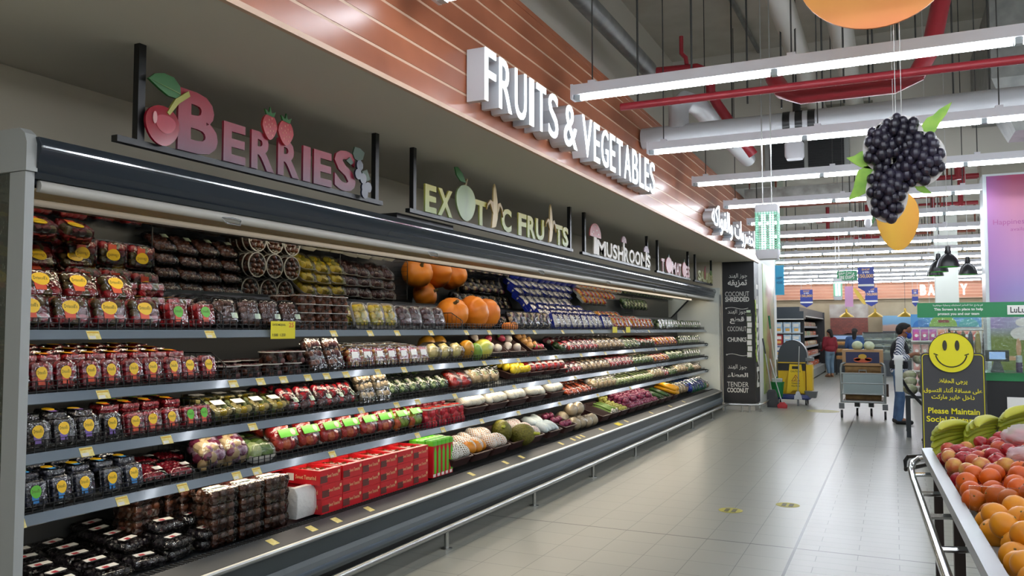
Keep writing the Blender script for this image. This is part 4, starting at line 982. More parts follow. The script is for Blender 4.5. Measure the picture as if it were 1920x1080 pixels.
S_('plumc', 4, [5.83, 6.0, 6.17, 6.33], 0, 'clear cup of red plums', -3.63, 'second row', dz=.04)
S_('carrot', 4, [9.05 + .17 * k for k in range(6)], 25, 'bag of orange carrots', scale=(.8, 1, 1))
S_('carrot', 4, [9.0 + .17 * k for k in range(6)], 20, 'bag of orange carrots', -3.6, 'second row', dz=.09, scale=(.8, 1, 1))
S_('cauli', 4, [9.95 + .18 * k for k in range(5)], 30, 'pack of white leeks')
S_('celery', 4, [10.9 + .16 * k for k in range(12)], 24, 'long bag of yellow-green celery', scale=(.85, 1, 1))
S_('celery', 4, [10.9 + .16 * k for k in range(10)], 14, 'long bag of yellow-green celery', -3.6, 'second row', dz=.1, scale=(.85, 1, 1))
S_('cauli', 4, [12.75 + .19 * k for k in range(4)], 25, 'pack of white cauliflower')
S_('pinkveg', 4, [13.45, 13.62], 30, 'bag of pink radishes')
S_('greenp', 4, [13.85 + .19 * k for k in range(3)], 30, 'dark green vegetable pack')
S_('cauli', 4, [14.4 + .2 * k for k in range(4)], 30, 'pack of pale cabbage')
S_('greenp', 4, [15.2 + .18 * k for k in range(3)], 50, 'pack of green beans')
S_('brownveg', 4, [15.75 + .18 * k for k in range(3)], 20, 'bag of pale roots')
# deck, left end: dark flats scattered, date stacks, red cartons
random.seed(8)
for q in range(5):
    n = 6 if q < 4 else 4
    for i in range(n):
        y = 2.33 + .205 * i + .02 * q; x = -3.43 - .125 * q
        if q < 3 and i in (0, 1, 2) and y < 2.2: continue
        tall = (i >= 4) + (i >= 3 and q > 0)
        for k in range(1 + tall):
            P['blueflat'].put((x + random.uniform(-.02, .02), y + random.uniform(-.02, .02), DECK + .02 + .052 * k + .012 * q), (random.uniform(-.03, .03), .1, random.uniform(-.25, .25)), f'dark berry flat, {ORD[i]} from left in {ROWN[q]} of fridge deck, ' + ('on the base', 'second up', 'third up')[k])
for j in range(3):
    for i in range(3):
        for k in range(4):
            if j == 0 and i == 2 and k == 3: pass
            P['datebox'].put((-3.43 - .19 * j, 3.42 + .21 * i - .03 * j, DECK + .02 + .076 * k), (0, 0, random.uniform(-.08, .08)), f'clear box of brown dates, {("bottom", "second", "third", "top")[k]} layer, {ORD[i]} stack in {ROWN[j]} of fridge deck')
for i in range(2):
    for k in range(3): P['datebox'].put((-3.66 - .0, 3.12 + .2 * i - .01, DECK + .13 + .076 * k - .0), (0, 0, .1), f'clear box of brown dates by the dark flats, {("bottom", "second", "third")[k]} layer, {ORD[i]} stack')
pb = thing('paper_bag', 'white crumpled paper bag beside the red cartons', 'bag', (-3.42, 4.14, DECK + .02)); MB().rrect([(.03, .09, 0), (.05, .1, .05), (.045, .095, .15), (.02, .095, .19)], rad=.2).build('bag', mat('crumpled_white', 'dddcd8', .5, bump=.6, scale=40), pb)
for j in range(2):
    for i in range(6):
        for k in range(3):
            P['carton'].put((-3.48 - .31 * j, 4.33 + .2185 * i - .02 * (k == 2 and i == 0), DECK + .02 + .0935 * k), (0, 0, 0), f'open red date carton, {("bottom", "middle", "top")[k]} layer, {ORD[i]} from left in {ROWN[j]}')
for i in range(4): P['carton'].put((-3.76, 3.75 + .22 * i, DECK + .3), (0, .1, 0), f'red carton behind the date boxes on the fridge deck, {ORD[i]} from left', scale=(.9, .95, .9))
for j in range(3):
    for i in range(5): P['stick'].put((-3.38 - .078 * j, 5.66 + .066 * i, DECK + .02), (0, 0, 0), f'tall red pack with green top, {ORD[i]} from left in {ROWN[j]} of fridge deck')
# ---- brown crates and the loose produce in them
proto('crate', thing('produce_crate', None, 'crate'), 'crate'); crate_mesh(P['crate'].root, .36, .4, .085)
def crate(x, y, z, tilt, label, sc=1.):
    return P['crate'].put((x, y, z), (0, tilt, 0), label, None, sc)
def simple(key, name, cat, mb, mats, extra=None, smooth=60):
    t = thing(name, None, cat); mb.build('flesh', mats, t, smooth=smooth)
    for nm, m2, mt in (extra or []): m2.build(nm, mt, t, smooth=smooth)
    proto(key, t, cat)
def netted(key, name, rx, ry, rz, skin):
    simple(key, name, 'fruit', MB().ell((0, 0, 0), (rx, ry, rz), 14, 10), skin, [('foam_net', MB().ell((0, 0, 0), (rx * 1.05, ry * 1.05, rz * 1.05), 16, 12, uv=True), NETW)])
MANGO = mat('mango_orange', 'd08a24', .35, var='c0701c', scale=6); PEAR = mat('pear_pale', 'd8d2b0', .4)
netted('npear', 'netted_pear', .045, .042, .08, PEAR)
netted('nmango', 'netted_mango', .056, .05, .085, MANGO)
simple('mango', 'mango', 'fruit', MB().ell((0, 0, 0), (.055, .05, .085), 14, 10), MANGO)
netted('npine', 'netted_pineapple', .06, .06, .1, mat('pineapple_brown', '8a7444', .6, var='5c5430', scale=24, bump=.5))
JACK = mat('jackfruit_green', '6e6a1c', .6, var='57541a', scale=60, bump=1.)
simple('jack', 'jackfruit', 'fruit', MB().ell((0, 0, 0), (.11, .1, .135), 18, 14), JACK, [('stem', MB().tube([(0, 0, .12), (.01, 0, .19)], [.02, .014], 8), mat('jack_stem', '9aa030', .5))])
simple('dragon', 'dragon_fruit', 'fruit', MB().ell((0, 0, 0), (.048, .048, .07), 12, 9), mat('dragon_pink', 'c03a64', .4, var='d8b0b0', scale=16), [('foam_net', MB().ell((0, 0, 0), (.051, .051, .073), 14, 10, uv=True), NETW)])
simple('wpear', 'netted_white_gourd', 'vegetable', MB().ell((0, 0, 0), (.042, .042, .1), 12, 10), mat('gourd_white', 'cfd8d8', .5, var='b8c8cc', scale=20))
simple('turnip', 'wrapped_turnip', 'vegetable', MB().ell((0, 0, 0), (.085, .085, .075), 14, 10), mat('turnip_cream', 'e0d0ae', .35, var='d8c090', scale=6), [('film_wrap', MB().ell((0, 0, 0), (.09, .09, .08), 14, 10), CLEARW)])
simple('scallion', 'spring_onion', 'vegetable', MB().tube([(-.13, 0, 0), (-.04, 0, .008), (.13, 0, 0)], [.009, .01, .016], 8).ell((.135, 0, 0), (.02, .017, .017), 8, 6, 1), [mat('scallion_green', '7a9a4a', .4), MUSH])
simple('lime', 'lime', 'fruit', MB().ell((0, 0, 0), (.032, .03, .03), 10, 8), mat('lime_olive', '8f9030', .35, var='a8a048', scale=10))
simple('onion', 'red_onion', 'vegetable', MB().lathe([(.004, -.036), (.025, -.03), (.038, -.008), (.036, .012), (.02, .03), (.006, .042)], 12), ONR)
simple('cucumber', 'cucumber', 'vegetable', MB().tube([(-.16, 0, 0), (-.14, 0, 0), (0, .004, 0), (.14, 0, 0), (.16, 0, 0)], [.006, .018, .021, .018, .006], 10), GRND)
simple('squash', 'yellow_squash', 'vegetable', MB().tube([(-.22, 0, .0), (-.2, 0, 0), (-.1, .004, 0), (.08, .0, 0), (.17, 0, 0), (.19, 0, 0)], [.006, .022, .032, .045, .04, .01], 12), mat('squash_yellow', 'e0a01c', .3))
simple('lemon', 'lemon', 'fruit', MB().lathe([(.004, -.05), (.016, -.04), (.034, -.02), (.038, 0), (.034, .02), (.016, .04), (.004, .05)], 12), LEMON)
simple('whitev', 'white_turnip', 'vegetable', MB().lathe([(.003, -.07), (.02, -.05), (.05, -.01), (.052, .02), (.03, .045), (.01, .05)], 12), mat('turnip_white', 'dcd6c4', .4, var='c9b8b0', scale=6))
simple('eggp', 'pink_aubergine', 'vegetable', MB().ell((0, 0, 0), (.045, .045, .06), 12, 9), mat('aubergine_pink', 'b03a50', .25), [('cap', MB().lathe([(.03, .045), (.012, .062), (.006, .075)], 8), GRN)])
def fill(key, cx, cy, z, n, lab, grp, tilt, w=.28, d=.34, layers=1, rot='lie', r=.05, nx=3, ny=3):
    """n fruits in a crate standing at (cx, cy, z), resting on its tilted floor"""
    i = 0
    for L_ in range(layers):
        for a in range(nx):
            for b in range(ny):
                if i >= n: return
                x = -d / 2 + d * (a + .5) / nx + random.uniform(-.008, .008); y = -w / 2 + w * (b + .5) / ny + random.uniform(-.008, .008)
                zz = .045 + r + L_ * r * 1.5 + random.uniform(0, .006)
                px = x * math.cos(tilt) + zz * math.sin(tilt); pz = -x * math.sin(tilt) + zz * math.cos(tilt)
                ro = (random.uniform(-.2, .2), PI / 2 + tilt + random.uniform(-.2, .2), random.uniform(-.3, .3)) if rot == 'lie' else (random.uniform(-.2, .2), tilt + random.uniform(-.1, .1), random.uniform(-.12, .12)) if rot == 'flat' else (random.uniform(0, 6),) * 3
                P[key].put((cx + px, cy + y, z + pz), ro, lab(i), grp)
                i += 1
T = .3
def od(base): return lambda i: f'{base}, {ORD[i]} from its back left'
cz = zs(0) + .1
def deckcrate(y, label): crate(-3.52, y, cz, T, label)
deckcrate(6.07, 'brown crate of netted pineapples on the fridge deck'); fill('npine', -3.52, 6.07, cz, 6, od('netted pineapple in the crate beside tall red packs'), None, T, r=.055, nx=2, ny=3)
deckcrate(6.45, 'brown crate of loose and netted mangoes, first of two on the deck'); fill('nmango', -3.52, 6.45, cz, 4, od('netted mango in the first mango crate'), None, T, d=.18, r=.05, nx=2, ny=2); fill('mango', -3.46, 6.47, cz - .03, 3, od('loose orange mango at front of first mango crate'), None, T, d=.1, r=.05, nx=1, ny=3)
deckcrate(6.83, 'brown crate of netted mangoes beside the jackfruits'); fill('nmango', -3.52, 6.83, cz, 6, od('netted mango in the crate beside the jackfruits'), None, T, r=.05, nx=2, ny=3)
deckcrate(7.22, 'brown crate holding two spiky jackfruits'); P['jack'].put((-3.5, 7.2, cz + .11), (.9, .9, 0), 'upper green jackfruit lying in the brown crate'); P['jack'].put((-3.36, 7.38, cz + .06), (.3, 1.4, .3), 'lower yellow-green jackfruit at the front of the brown crate')
deckcrate(7.65, 'brown crate of netted pink dragon fruits'); fill('dragon', -3.52, 7.65, cz, 9, od('netted pink dragon fruit in the crate'), None, T, r=.045)
deckcrate(8.15, 'brown crate of bluish-white gourds'); fill('wpear', -3.52, 8.12, cz, 10, od('bluish-white netted gourd in the crate'), None, T, r=.042, nx=2, ny=5, w=.3); 
deckcrate(8.6, 'brown crate of small purple roots'); fill('onion', -3.52, 8.6, cz, 9, od('small purple root in the crate beside white gourds'), None, T, r=.035, rot='r')
for i, (x, y, z) in enumerate(((-3.42, 8.98, .5), (-3.42, 9.17, .5), (-3.41, 9.36, .49), (-3.41, 9.55, .49), (-3.58, 9.0, .56), (-3.58, 9.2, .57), (-3.58, 9.4, .56), (-3.5, 9.08, .65), (-3.5, 9.3, .65))): P['turnip'].put((x, y, z), (random.uniform(-.3, .3), .4, 0), f'large film-wrapped cream turnip, {ORD[i]} of the pile beside empty crate')
deckcrate(9.86, 'empty-looking brown crate before the spring onions')
deckcrate(10.24, 'brown crate of spring onions'); fill('scallion', -3.5, 10.24, cz, 10, od('spring onion in the crate'), None, T, w=.28, d=.1, r=.02, nx=1, ny=5, layers=2, rot='flat')
deckcrate(10.64, 'brown crate of olive limes'); fill('lime', -3.52, 10.64, cz, 36, od('olive-green lime in the crate'), None, T, r=.03, nx=6, ny=5, layers=2, rot='r', w=.29, d=.36)
for k in range(4):
    deckcrate(11.05 + .38 * k, f'brown crate of red onions, {ORD[k]} from left')
    fill('onion', -3.52, 11.05 + .38 * k, cz, 34, lambda i, k=k: f'loose red onion in the {ORD[k]} onion crate, {ORD[i]} from its back left', None, T, r=.036, nx=5, ny=4, layers=2, rot='r', w=.3, d=.38)
for k in range(2):
    deckcrate(12.65 + .4 * k, f'brown crate of dark cucumbers, {ORD[k]} from left'); fill('cucumber', -3.5, 12.65 + .4 * k, cz, 9, lambda i, k=k: f'dark cucumber in the {ORD[k]} cucumber crate, {ORD[i]} from its left', None, T, w=.28, d=.08, r=.02, nx=1, ny=6, layers=2, rot='flat')
deckcrate(13.5, 'brown crate of yellow squash'); fill('squash', -3.5, 13.5, cz + .02, 5, od('yellow squash in the crate'), None, T, w=.28, d=.06, r=.04, nx=1, ny=3, layers=2, rot='flat')
S_('cauli', 0, [13.98 + .21 * k for k in range(4)], 30, 'bag of pale green lettuce', dz=.03, scale=1.25, xf=-3.35)
proto('bluebag', bag('blue_snack_bag', 'food pack', .2, .24, .14, [mat('bag_blue', '1c3aa0', .3), mat('bag_green', '2c8a4a', .3), mat('bag_blue', '1c3aa0', .3)], (3, 3, 1), .05), 'food pack')
S_('bluebag', 0, [14.85 + .2 * k for k in range(6)], 35, 'blue and green produce bag', dz=.03, xf=-3.33, scale=1.2)
S_('bluebag', 0, [14.9 + .22 * k for k in range(5)], 15, 'blue and green produce bag', dz=.1, xf=-3.55, row='second row')
S_('brownveg', 0, [16.1, 16.28], 30, 'bag of pale pink roots', dz=.03, xf=-3.33)
S_('greenp', 0, [14.0 + .2 * k for k in range(4)], 20, 'dark green leaf pack', dz=.14, xf=-3.55, row='second row')
# crates on the upper shelves
c2 = SH[2] + .075
for k, (y, lab) in enumerate(((7.15, 'white turnips and aubergines'), (7.6, 'pale roots'), (8.15, 'cream onions'))):
    crate(-3.66, y, c2 + .015, .6, f'brown crate of {lab} on the second shelf', (.75, 1.15, .8))
for k, (key, y, x, lab) in enumerate((('whitev', 7.0, -3.72, 'white turnip at back of the turnip crate'), ('whitev', 7.1, -3.6, 'white turnip at front of the turnip crate'), ('whitev', 7.02, -3.52, 'leftmost white turnip in the turnip crate'), ('eggp', 7.25, -3.7, 'pink aubergine at back of the turnip crate'), ('whitev', 7.22, -3.54, 'grey-white turnip beside the pink aubergine'), ('whitev', 7.5, -3.6, 'pale root at left of the roots crate'), ('eggp', 7.6, -3.72, 'pink aubergine in the pale roots crate'), ('whitev', 7.68, -3.56, 'pale root at front of the roots crate'), ('whitev', 7.72, -3.7, 'pale root at back of the roots crate'))):
    xx = max(-3.71, min(-3.555, x + .02)); P[key].put((xx, y, c2 + .015 + (-3.66 - xx) * .684 + .08), (random.uniform(-1, 1), random.uniform(-1, 1), 0), lab, None, .85)
simple('conion', 'cream_onion', 'vegetable', MB().lathe([(.004, -.042), (.03, -.036), (.045, -.008), (.043, .016), (.02, .036), (.006, .05)], 12), mat('onion_gold', 'c89a5a', .3, var='b8844a', scale=8))
for k in range(6): P['conion'].put((-3.72 + .07 * (k // 2), 8.05 + .12 * (k % 2), c2 + .015 + (.06 - .07 * (k // 2)) * .684 + .075), (random.uniform(-.5, .5), .3, 0), f'golden onion in the onion crate, {ORD[k]} from its back left')
for k in range(3): P['eggp'].put((-3.555, 8.22 + .08 * k - .07, c2 + .02), (1.2, .5 + k, 0), f'small red aubergine at the front of the onion crate, {ORD[k]} from left', None, .75)
simple('papaya', 'orange_papaya', 'fruit', MB().ell((0, 0, 0), (.08, .075, .095), 14, 10), mat('papaya_orange', 'c88a24', .3, var='a87a28', scale=7))
simple('gmango', 'green_gourd', 'vegetable', MB().ell((0, 0, 0), (.07, .06, .09), 14, 10), mat('gourd_green', '5c8a2c', .3, var='86a44a', scale=8))
simple('ymelon', 'yellow_green_melon', 'fruit', MB().ell((0, 0, 0), (.1, .17, .095), 18, 12), mat('melon_stripe', 'c8b84a', .35, var='8fa040', scale=9))
P['papaya'].put((-3.54, 6.53, SH[2] + .1), (.3, .5, 0), 'whole orange papaya beside the melon halves'); P['gmango'].put((-3.53, 6.7, SH[2] + .075), (.4, .3, 0), 'round green gourd right of the orange papaya'); P['ymelon'].put((-3.56, 6.9, SH[2] + .098), (.15, 0, .25), 'striped yellow-green melon before the brown crates')
for i in range(2): P['papaya'].put((-3.76, 6.2 + .2 * i, SH[2] + .15), (.3, 1, 0), f'orange papaya in black net behind the melon halves, {ORD[i]} from left')
c3 = SH[3] + .075
crate(-3.68, 7.6, c3 + .02, .3, 'brown crate of yellow lemons on the third shelf', (1, 1.4, .8))
fill('lemon', -3.63, 7.6, c3 + .02, 22, od('yellow lemon in the crate'), None, .3, w=.4, d=.34, r=.036, nx=4, ny=5, layers=2, rot='r')
for k in range(3): crate(-3.68, 8.05 + .42 * k - .02, c3 + .02, .3, f'brown crate of netted shallots, {ORD[k]} from left', (1, 1.05, .7))
S_('netr', 3, [7.95 + .17 * k for k in range(6)], 25, 'orange net bag of shallots', dz=.07, xf=-3.46)
S_('netr', 3, [7.95 + .17 * k for k in range(6)], 25, 'orange net bag of shallots', dz=.14, xf=-3.66, row='second row')
c4 = SH[4] + .07
for k, y in enumerate((6.62, 7.08, 7.55, 8.05, 8.6)):
    crate(-3.67, y, c4 + .01, .26, f'brown crate of netted white pears, {ORD[k]} from left on the fourth shelf', (1, 1.2, .9))
    fill('npear', -3.64, y, c4 + .02, 12, lambda i, k=k: f'white netted pear in the {ORD[k]} pear crate, {ORD[i]} from its back left', None, .26, w=.36, d=.34, r=.043, nx=2, ny=4, layers=2)
# pumpkins
def pumpkin():
    t = thing('pumpkin', None, 'pumpkin'); mb = MB(); rings = []
    for k in range(15):
        a = PI * (k + .5) / 15 if 0 < k < 14 else (.12 if k == 0 else PI - .12)
        ring = []
        for i in range(40):
            b = 2 * PI * i / 40; g = 1 - .055 * abs(math.cos(5 * b)) ** 6
            r = .165 * math.sin(a) ** .8 * g
            ring.append((r * math.cos(b), r * math.sin(b), .13 * math.cos(a) * (1 - .1 * math.sin(a) * 0) - .0))
        rings.append(ring)
    mb.loft(rings[::-1]); mb.build('flesh', PUMP, t, smooth=70)
    MB().tube([(0, 0, .115), (.005, 0, .14), (.02, .01, .17)], [.03, .016, .018], 8).build('stem', mat('pumpkin_stem', '5a4a28', .7), t)
    return t
proto('pumpkin', pumpkin(), 'pumpkin')
for i, (x, y, z, rx, ry, s, l) in enumerate(((-3.64, 6.46, 1.755, .5, .6, .92, 'orange pumpkin behind the wire divider, leftmost of the four'), (-3.84, 6.66, 1.72, .2, .3, .8, 'orange pumpkin at the back of the four'), (-3.61, 6.8, 1.765, .6, 1.2, .98, 'big orange pumpkin at the front of the four'), (-3.64, 7.13, 1.757, .3, 1.3, .93, 'orange pumpkin with dark stem, rightmost of the four'))):
    P['pumpkin'].put((x, y, z), (rx, ry, i), l, scale=s)
for i in range(3): P['pumpkin'].put((-3.5, 7.3 + .09 * i, 1.635), (.4, .5 * i, 0), f'baby pumpkin right of the big pumpkins, {ORD[i]} from left', scale=.28)
# ------------------------------------------------------------ black coconut pillar, posters on the side wall
pl = thing('coconut_board', 'black lettered coconut price pillar at the end of the refrigerator', 'sign', (-2.81, 16.9, 0))
PO = (-2.81, 16.9, 0)
BLKM = mat('matt_black_print', '19191b', .5); CREAMI = mat('cream_lettering', 'dcdad2', .5)
MB().box(-3.12, -2.5, 16.62, 17.2, .14, 2.965).build('column_body', BLKM, pl, PO, 0)
MB().box(-3.1, -2.52, 16.66, 17.2, 0, .14).build('tiled_base', mat('base_tile', 'b0afa8', .4), pl, PO, 0)
tx = MB(); F = frame((0, 16.615, 0), '-y')
for s, a, b, z0, z1, bo in (('جوز الهند', -2.99, -2.63, 2.62, 2.73, 0), ('تمزيقه', -3.01, -2.635, 2.45, 2.6, .025), ('COCONUT', -3.066, -2.597, 2.27, 2.365, -.004), ('SHREDDED', -3.066, -2.597, 2.16, 2.258, .025),
                            ('جوز الهند', -3.02, -2.66, 1.90, 2.01, 0), ('قطع', -2.98, -2.7, 1.72, 1.86, .025), ('COCONUT', -3.03, -2.66, 1.57, 1.665, -.004), ('CHUNKS', -3.03, -2.66, 1.36, 1.45, .025),
                            ('جوز الهند', -3.03, -2.66, .80, .91, 0), ('العطاء', -3.04, -2.64, .655, .745, .025), ('TENDER', -3.05, -2.633, .465, .56, -.004), ('COCONUT', -3.05, -2.635, .35, .445, .025)):
    text(tx, s, a, b, z0, z1, F, 0, bo, .004)
for zc in (2.03, 1.1):
    tx.tube([(-3.06 + .44 * k / 16, 16.612, zc + .018 * math.sin(k / 16 * 2 * PI * (1 if k < 8 else 1))) for k in range(17)], .006, 5); tx.tube([(-3.05 + .012 * math.cos(a), 16.612, zc + .012 * math.sin(a)) for a in [2 * PI * i / 8 for i in range(8)]], .004, 5, closed=True)
tx.build('lettering', CREAMI, pl, PO, 0)
mb = MB(); M = Matrix(((0, 0, 1), (0, -1, 0), (1, 0, 0))).to_4x4()
M = Matrix(((0, 0, 1, -2.498), (0, 1, 0, 0), (1, 0, 0, 0), (0, 0, 0, 1)))   # reads upward on the right-hand face
M = Matrix(((0, 0, 1, -2.498), (0, -1, 0, 0), (1, 0, 0, 0), (0, 0, 0, 1)))
text(mb, 'MARKET', .45, 2.65, -17.1, -16.8, M, 0, .03, .003); mb.build('side_lettering', CREAMI, pl, PO, 0)
mb = MB()
random.seed(2)
for k in range(22): mb.ell((-2.49, 16.72 + random.uniform(-.04, .04), 1.0 + k * .055), (.012, .05, .05), 8, 6, k % 2)
mb.build('coconut_print', [mat('coconut_green', '86a838', .5), mat('coconut_light', 'b8c860', .5)], pl, PO)
st = thing('tag_strip', 'narrow vertical strip of small white labels on the black pillar', 'label strip', (-2.6, 16.6, 1.5))
MB().box(-.05, .05, -.012, .0, -.46, .42).build('strip', mat('strip_green', '4c5638', .5), st, smooth=0)
for k in range(7): MB().box(-.045 + .01 * (k % 2), .04 + .01 * (k % 2), -.016, -.012, -.44 + k * .118, -.345 + k * .118).build('small_label', STW, st, smooth=0)
MB().box(-.05, .03, -.016, -.012, .44, .49).build('small_label', STK, st, smooth=0)
po = tag(MB().box(-2.499, -2.49, 17.75, 19.5, .25, 3.0).build('landscape_poster', ramp_mat('landscape_print', 1, [(0, '7f9a3a'), (.25, 'a8b060'), (.45, '9a6a3c'), (.6, '8a4a2c'), (.75, 'a89a70'), (1, '5c7a5a')], .35, 17.75, 19.5, 1.2, 3.5), smooth=0), 'tall green and brown tree poster on the white side wall', 'poster')
hz = MB().box(-2.38, -2.19, 18.88, 18.9, 2.375, 3.036)
text(hz, 'HAPPY', -2.35, -2.22, 2.72, 2.78, frame((0, 18.875, 0), '-y'), 1, .02); text(hz, 'HOURS', -2.35, -2.22, 2.62, 2.68, frame((0, 18.875, 0), '-y'), 1, .02)
hb = hz.build('hanging_board', [mat('sky_blue_board', '3fb0e0', .5), mat('navy_ink', '20508c', .5)], smooth=0); tag(hb, 'bright blue hanging board past the white wall corner', 'sign')
tag(MB().box(-2.39, -2.18, 18.885, 18.895, 3.036, 5.0).build('sign_mount', GLASS, smooth=0), 'clear hanging sheet above the bright blue board', 'sign mount')

# ------------------------------------------------------------ hanging cut-out fruit
def cord(parent, z0, z1, x=0, y=0): MB().tube([(x, y, z0), (x, y, z1)], .002, 5).build('cord', mat('pale_cord', 'c9cbc8', .5), parent)
oc = thing('hanging_cutout', 'big round orange cutout at the top edge of the photo', 'hanging decoration', (-.055, 5.0, 3.72))
MB().loft([[(.43 * math.cos(a), y, .4 * math.sin(a)) for a in [2 * PI * i / 48 for i in range(48)]] for y in (-.008, .008)]).build('board', [ramp_mat('orange_print', 2, [(0, 'd98044'), (.3, 'e09a48'), (1, 'e6b860')], .5, -.4, .4, .25, 3)], oc, smooth=30)
cord(oc, .39, 2.48); cord(oc, .38, 2.48, .1)
bc = thing('hanging_cutout', 'hanging blackberry cutout with green leaves', 'hanging decoration', (.065, 5.06, 2.5))
random.seed(4)
DRU = mat('drupelet', '1a1824', .3, var='2c2838', scale=6); BOARDW = mat('cut_edge_white', 'd9d6d2', .6)
LEAFP = mat('bright_leaf_print', '6fa028', .5, var='8fbc3c', scale=10)
for cx, cz, rx, rz, tilt in ((-.02, .2, .125, .115, .3), (-.11, .14, .09, .13, .2), (-.085, -.12, .105, .165, .1), (.085, .06, .13, .15, -.35)):
    mb = MB(); mb.loft([[(cx + (rx + .006) * math.cos(a), y, cz + (rz + .006) * math.sin(a)) for a in [2 * PI * i / 30 for i in range(30)]] for y in (0, .012)], 1)
    n = int(rx * rz * 1500)
    for i in range(n):
        a = i * 2.39996; q = math.sqrt((i + .5) / n)
        x, z = rx * q * .93 * math.cos(a), rz * q * .93 * math.sin(a)
        s = .0285 * random.uniform(.85, 1.2)
        mb.ell((cx + x, -.006 - .05 * (1 - q * q), cz + z), (s, s * 1.1, s * 1.15), 10, 7)
    mb.build('berry', [DRU, BOARDW], bc)
def leaf(pts, p): MB().loft([[(x, y, z) for x, z in pts] for y in (.004, .01)]).build('leaf', LEAFP, p, smooth=0)
leaf([(.06, .23), (.1, .25), (.13, .29), (.16, .3), (.19, .33), (.255, .365), (.225, .3), (.19, .25), (.17, .21), (.14, .18)], bc)
leaf([(-.13, .1), (-.18, .14), (-.22, .13), (-.25, .11), (-.295, .1), (-.25, .06), (-.22, .04), (-.15, .02), (-.11, .03)], bc)
leaf([(-.14, .05), (-.2, .04), (-.235, .02), (-.25, -.03), (-.26, -.08), (-.29, -.15), (-.23, -.13), (-.17, -.1), (-.12, -.05), (-.11, .0)], bc)
leaf([(.04, -.06), (.08, -.05), (.11, -.1), (.145, -.14), (.1, -.135), (.07, -.115)], bc)
cord(bc, .31, 3.7, 0, .006); cord(bc, .3, 3.7, -.03, .006)
mc = thing('hanging_cutout', 'hanging yellow mango cutout behind the blackberries', 'hanging decoration', (.03, 7.0, 2.5))
MB().loft([[(x, y, z) for x, z in [(.015 + (.15 + .025 * math.sin(a)) * math.cos(a), -.045 + .235 * math.sin(a)) for a in [2 * PI * i / 40 for i in range(40)]]] for y in (0, .012)]).build('board', ramp_mat('mango_print', 0, [(0, 'c08a20'), (.4, 'd8a62a'), (1, 'd9962c')], .5, -.15, .18, .3, 4), mc, smooth=30)
MB().loft([[(x, y, z) for x, z in [(-.11, .16), (-.14, .1), (-.165, .03), (-.17, -.05), (-.165, -.07), (-.13, .0), (-.105, .06)]] for y in (-.004, .002)]).build('leaf', mat('deep_leaf_print', '3c6a34', .5), mc, smooth=0)
cord(mc, .18, 3.7)

# ------------------------------------------------------------ insect killers
def zapper(x, y, z, h, w, label):
    t = thing('insect_killer', label, 'insect killer', (x, y, z)); hw = w / 2
    MB().rrect([(hw, hw * .9, h * .84), (hw, hw * .9, h * .98), (hw * .9, hw * .8, h)], rad=.15).build('top_cap', FIXW, t, smooth=30)
    MB().rrect([(hw * .85, hw * .75, -.02), (hw, hw * .9, .02), (hw, hw * .9, h * .14)], rad=.15).build('tray', FIXW, t, smooth=30)
    for s in (-1, 1): MB().lathe([(w * .13, h * .16), (w * .13, h * .82)], 12, M=Matrix.Translation((s * w * .18, 0, 0))).build('green_lamp', mat('zapper_lamp', 'd4fff0', emit=3.5), t)
    g = MB()
    for q in range(9):
        u = -hw * .96 + q * hw * .24
        for v in (-hw * .88, hw * .88): g.box(u - .003, u + .003, v - .003, v + .003, h * .12, h * .86); 
        for v in (-hw * .97, hw * .97): g.box(v - .003, v + .003, u * .9 - .003, u * .9 + .003, h * .12, h * .86)
    for q in range(16):
        zz = h * (.15 + .044 * q)
        for v in (-hw * .88, hw * .88): g.box(-hw * .97, hw * .97, v - .003, v + .003, zz, zz + .006)
        for v in (-hw * .97, hw * .97): g.box(v - .003, v + .003, -hw * .88, hw * .88, zz, zz + .006)
    g.build('guard_grid', mat('mint_grid', '9fd8c0', .4), t, smooth=0)
    top = (6.2 if y < 13.6 else 5.0) - z
    for s in (-1, 1): MB().tube([(s * hw * .4, 0, h), (s * hw * .4, 0, top)], .006, 6).build('chain', mat('steel_chain', 'b0b2b0', .35, .8), t)
zapper(-1.07, 8.0, 2.29, .5, .205, 'green glowing insect killer lantern hung nearest the plank bulkhead')
zapper(-1.06, 18.5, 2.25, .43, .17, 'far small green glowing insect killer under the fire exit sign')
# ------------------------------------------------------------ hanging banners far down the hall
def hang(name, label, x0, x1, y, z0, z1, m, txts=(), point=0., ceil=5.0, band=None, mats=()):
    t = thing(name, label, 'sign', ((x0 + x1) / 2, y, z0)); w = (x1 - x0) / 2; h = z1 - z0
    poly = [(-w, 0), (0, -point), (w, 0), (w, h), (-w, h)] if point else [(-w, 0), (w, 0), (w, h), (-w, h)]
    MB().loft([[(x, yy, z) for x, z in poly] for yy in (-.006, .006)]).build('panel', m, t, smooth=0)
    if band: MB().box(-w, w, -.009, -.006, band[0] * h, band[1] * h).build('white_band', STW, t, smooth=0)
    for s, a, b, c, d, ink in txts:
        q = MB(); text(q, s, a * w, b * w, c * h, d * h, frame((0, -.009, 0), '-y'), 0, .02); q.build('lettering', ink, t, smooth=0)
    for s in (-.8, .8): MB().tube([(s * w, 0, h), (s * w, 0, ceil - z0)], .004, 5).build('cord', MATS['pale_cord'], t)
EXITG = mat('exit_green', '1c8a54', .4); NAVY = mat('promo_navy', '2a3a8c', .5); GOLDI = mat('promo_gold', 'e0b060', .4); WI = mat('white_ink', 'f0f0ee', .5)
hang('exit_sign', 'green hanging FIRE EXIT sign over the far aisle', -1.09, -.69, 18.85, 2.665, 2.87, EXITG, (('مخرج حريق', -.75, .45, .55, .9, WI), ('FIRE EXIT', -.8, .45, .12, .48, WI)))
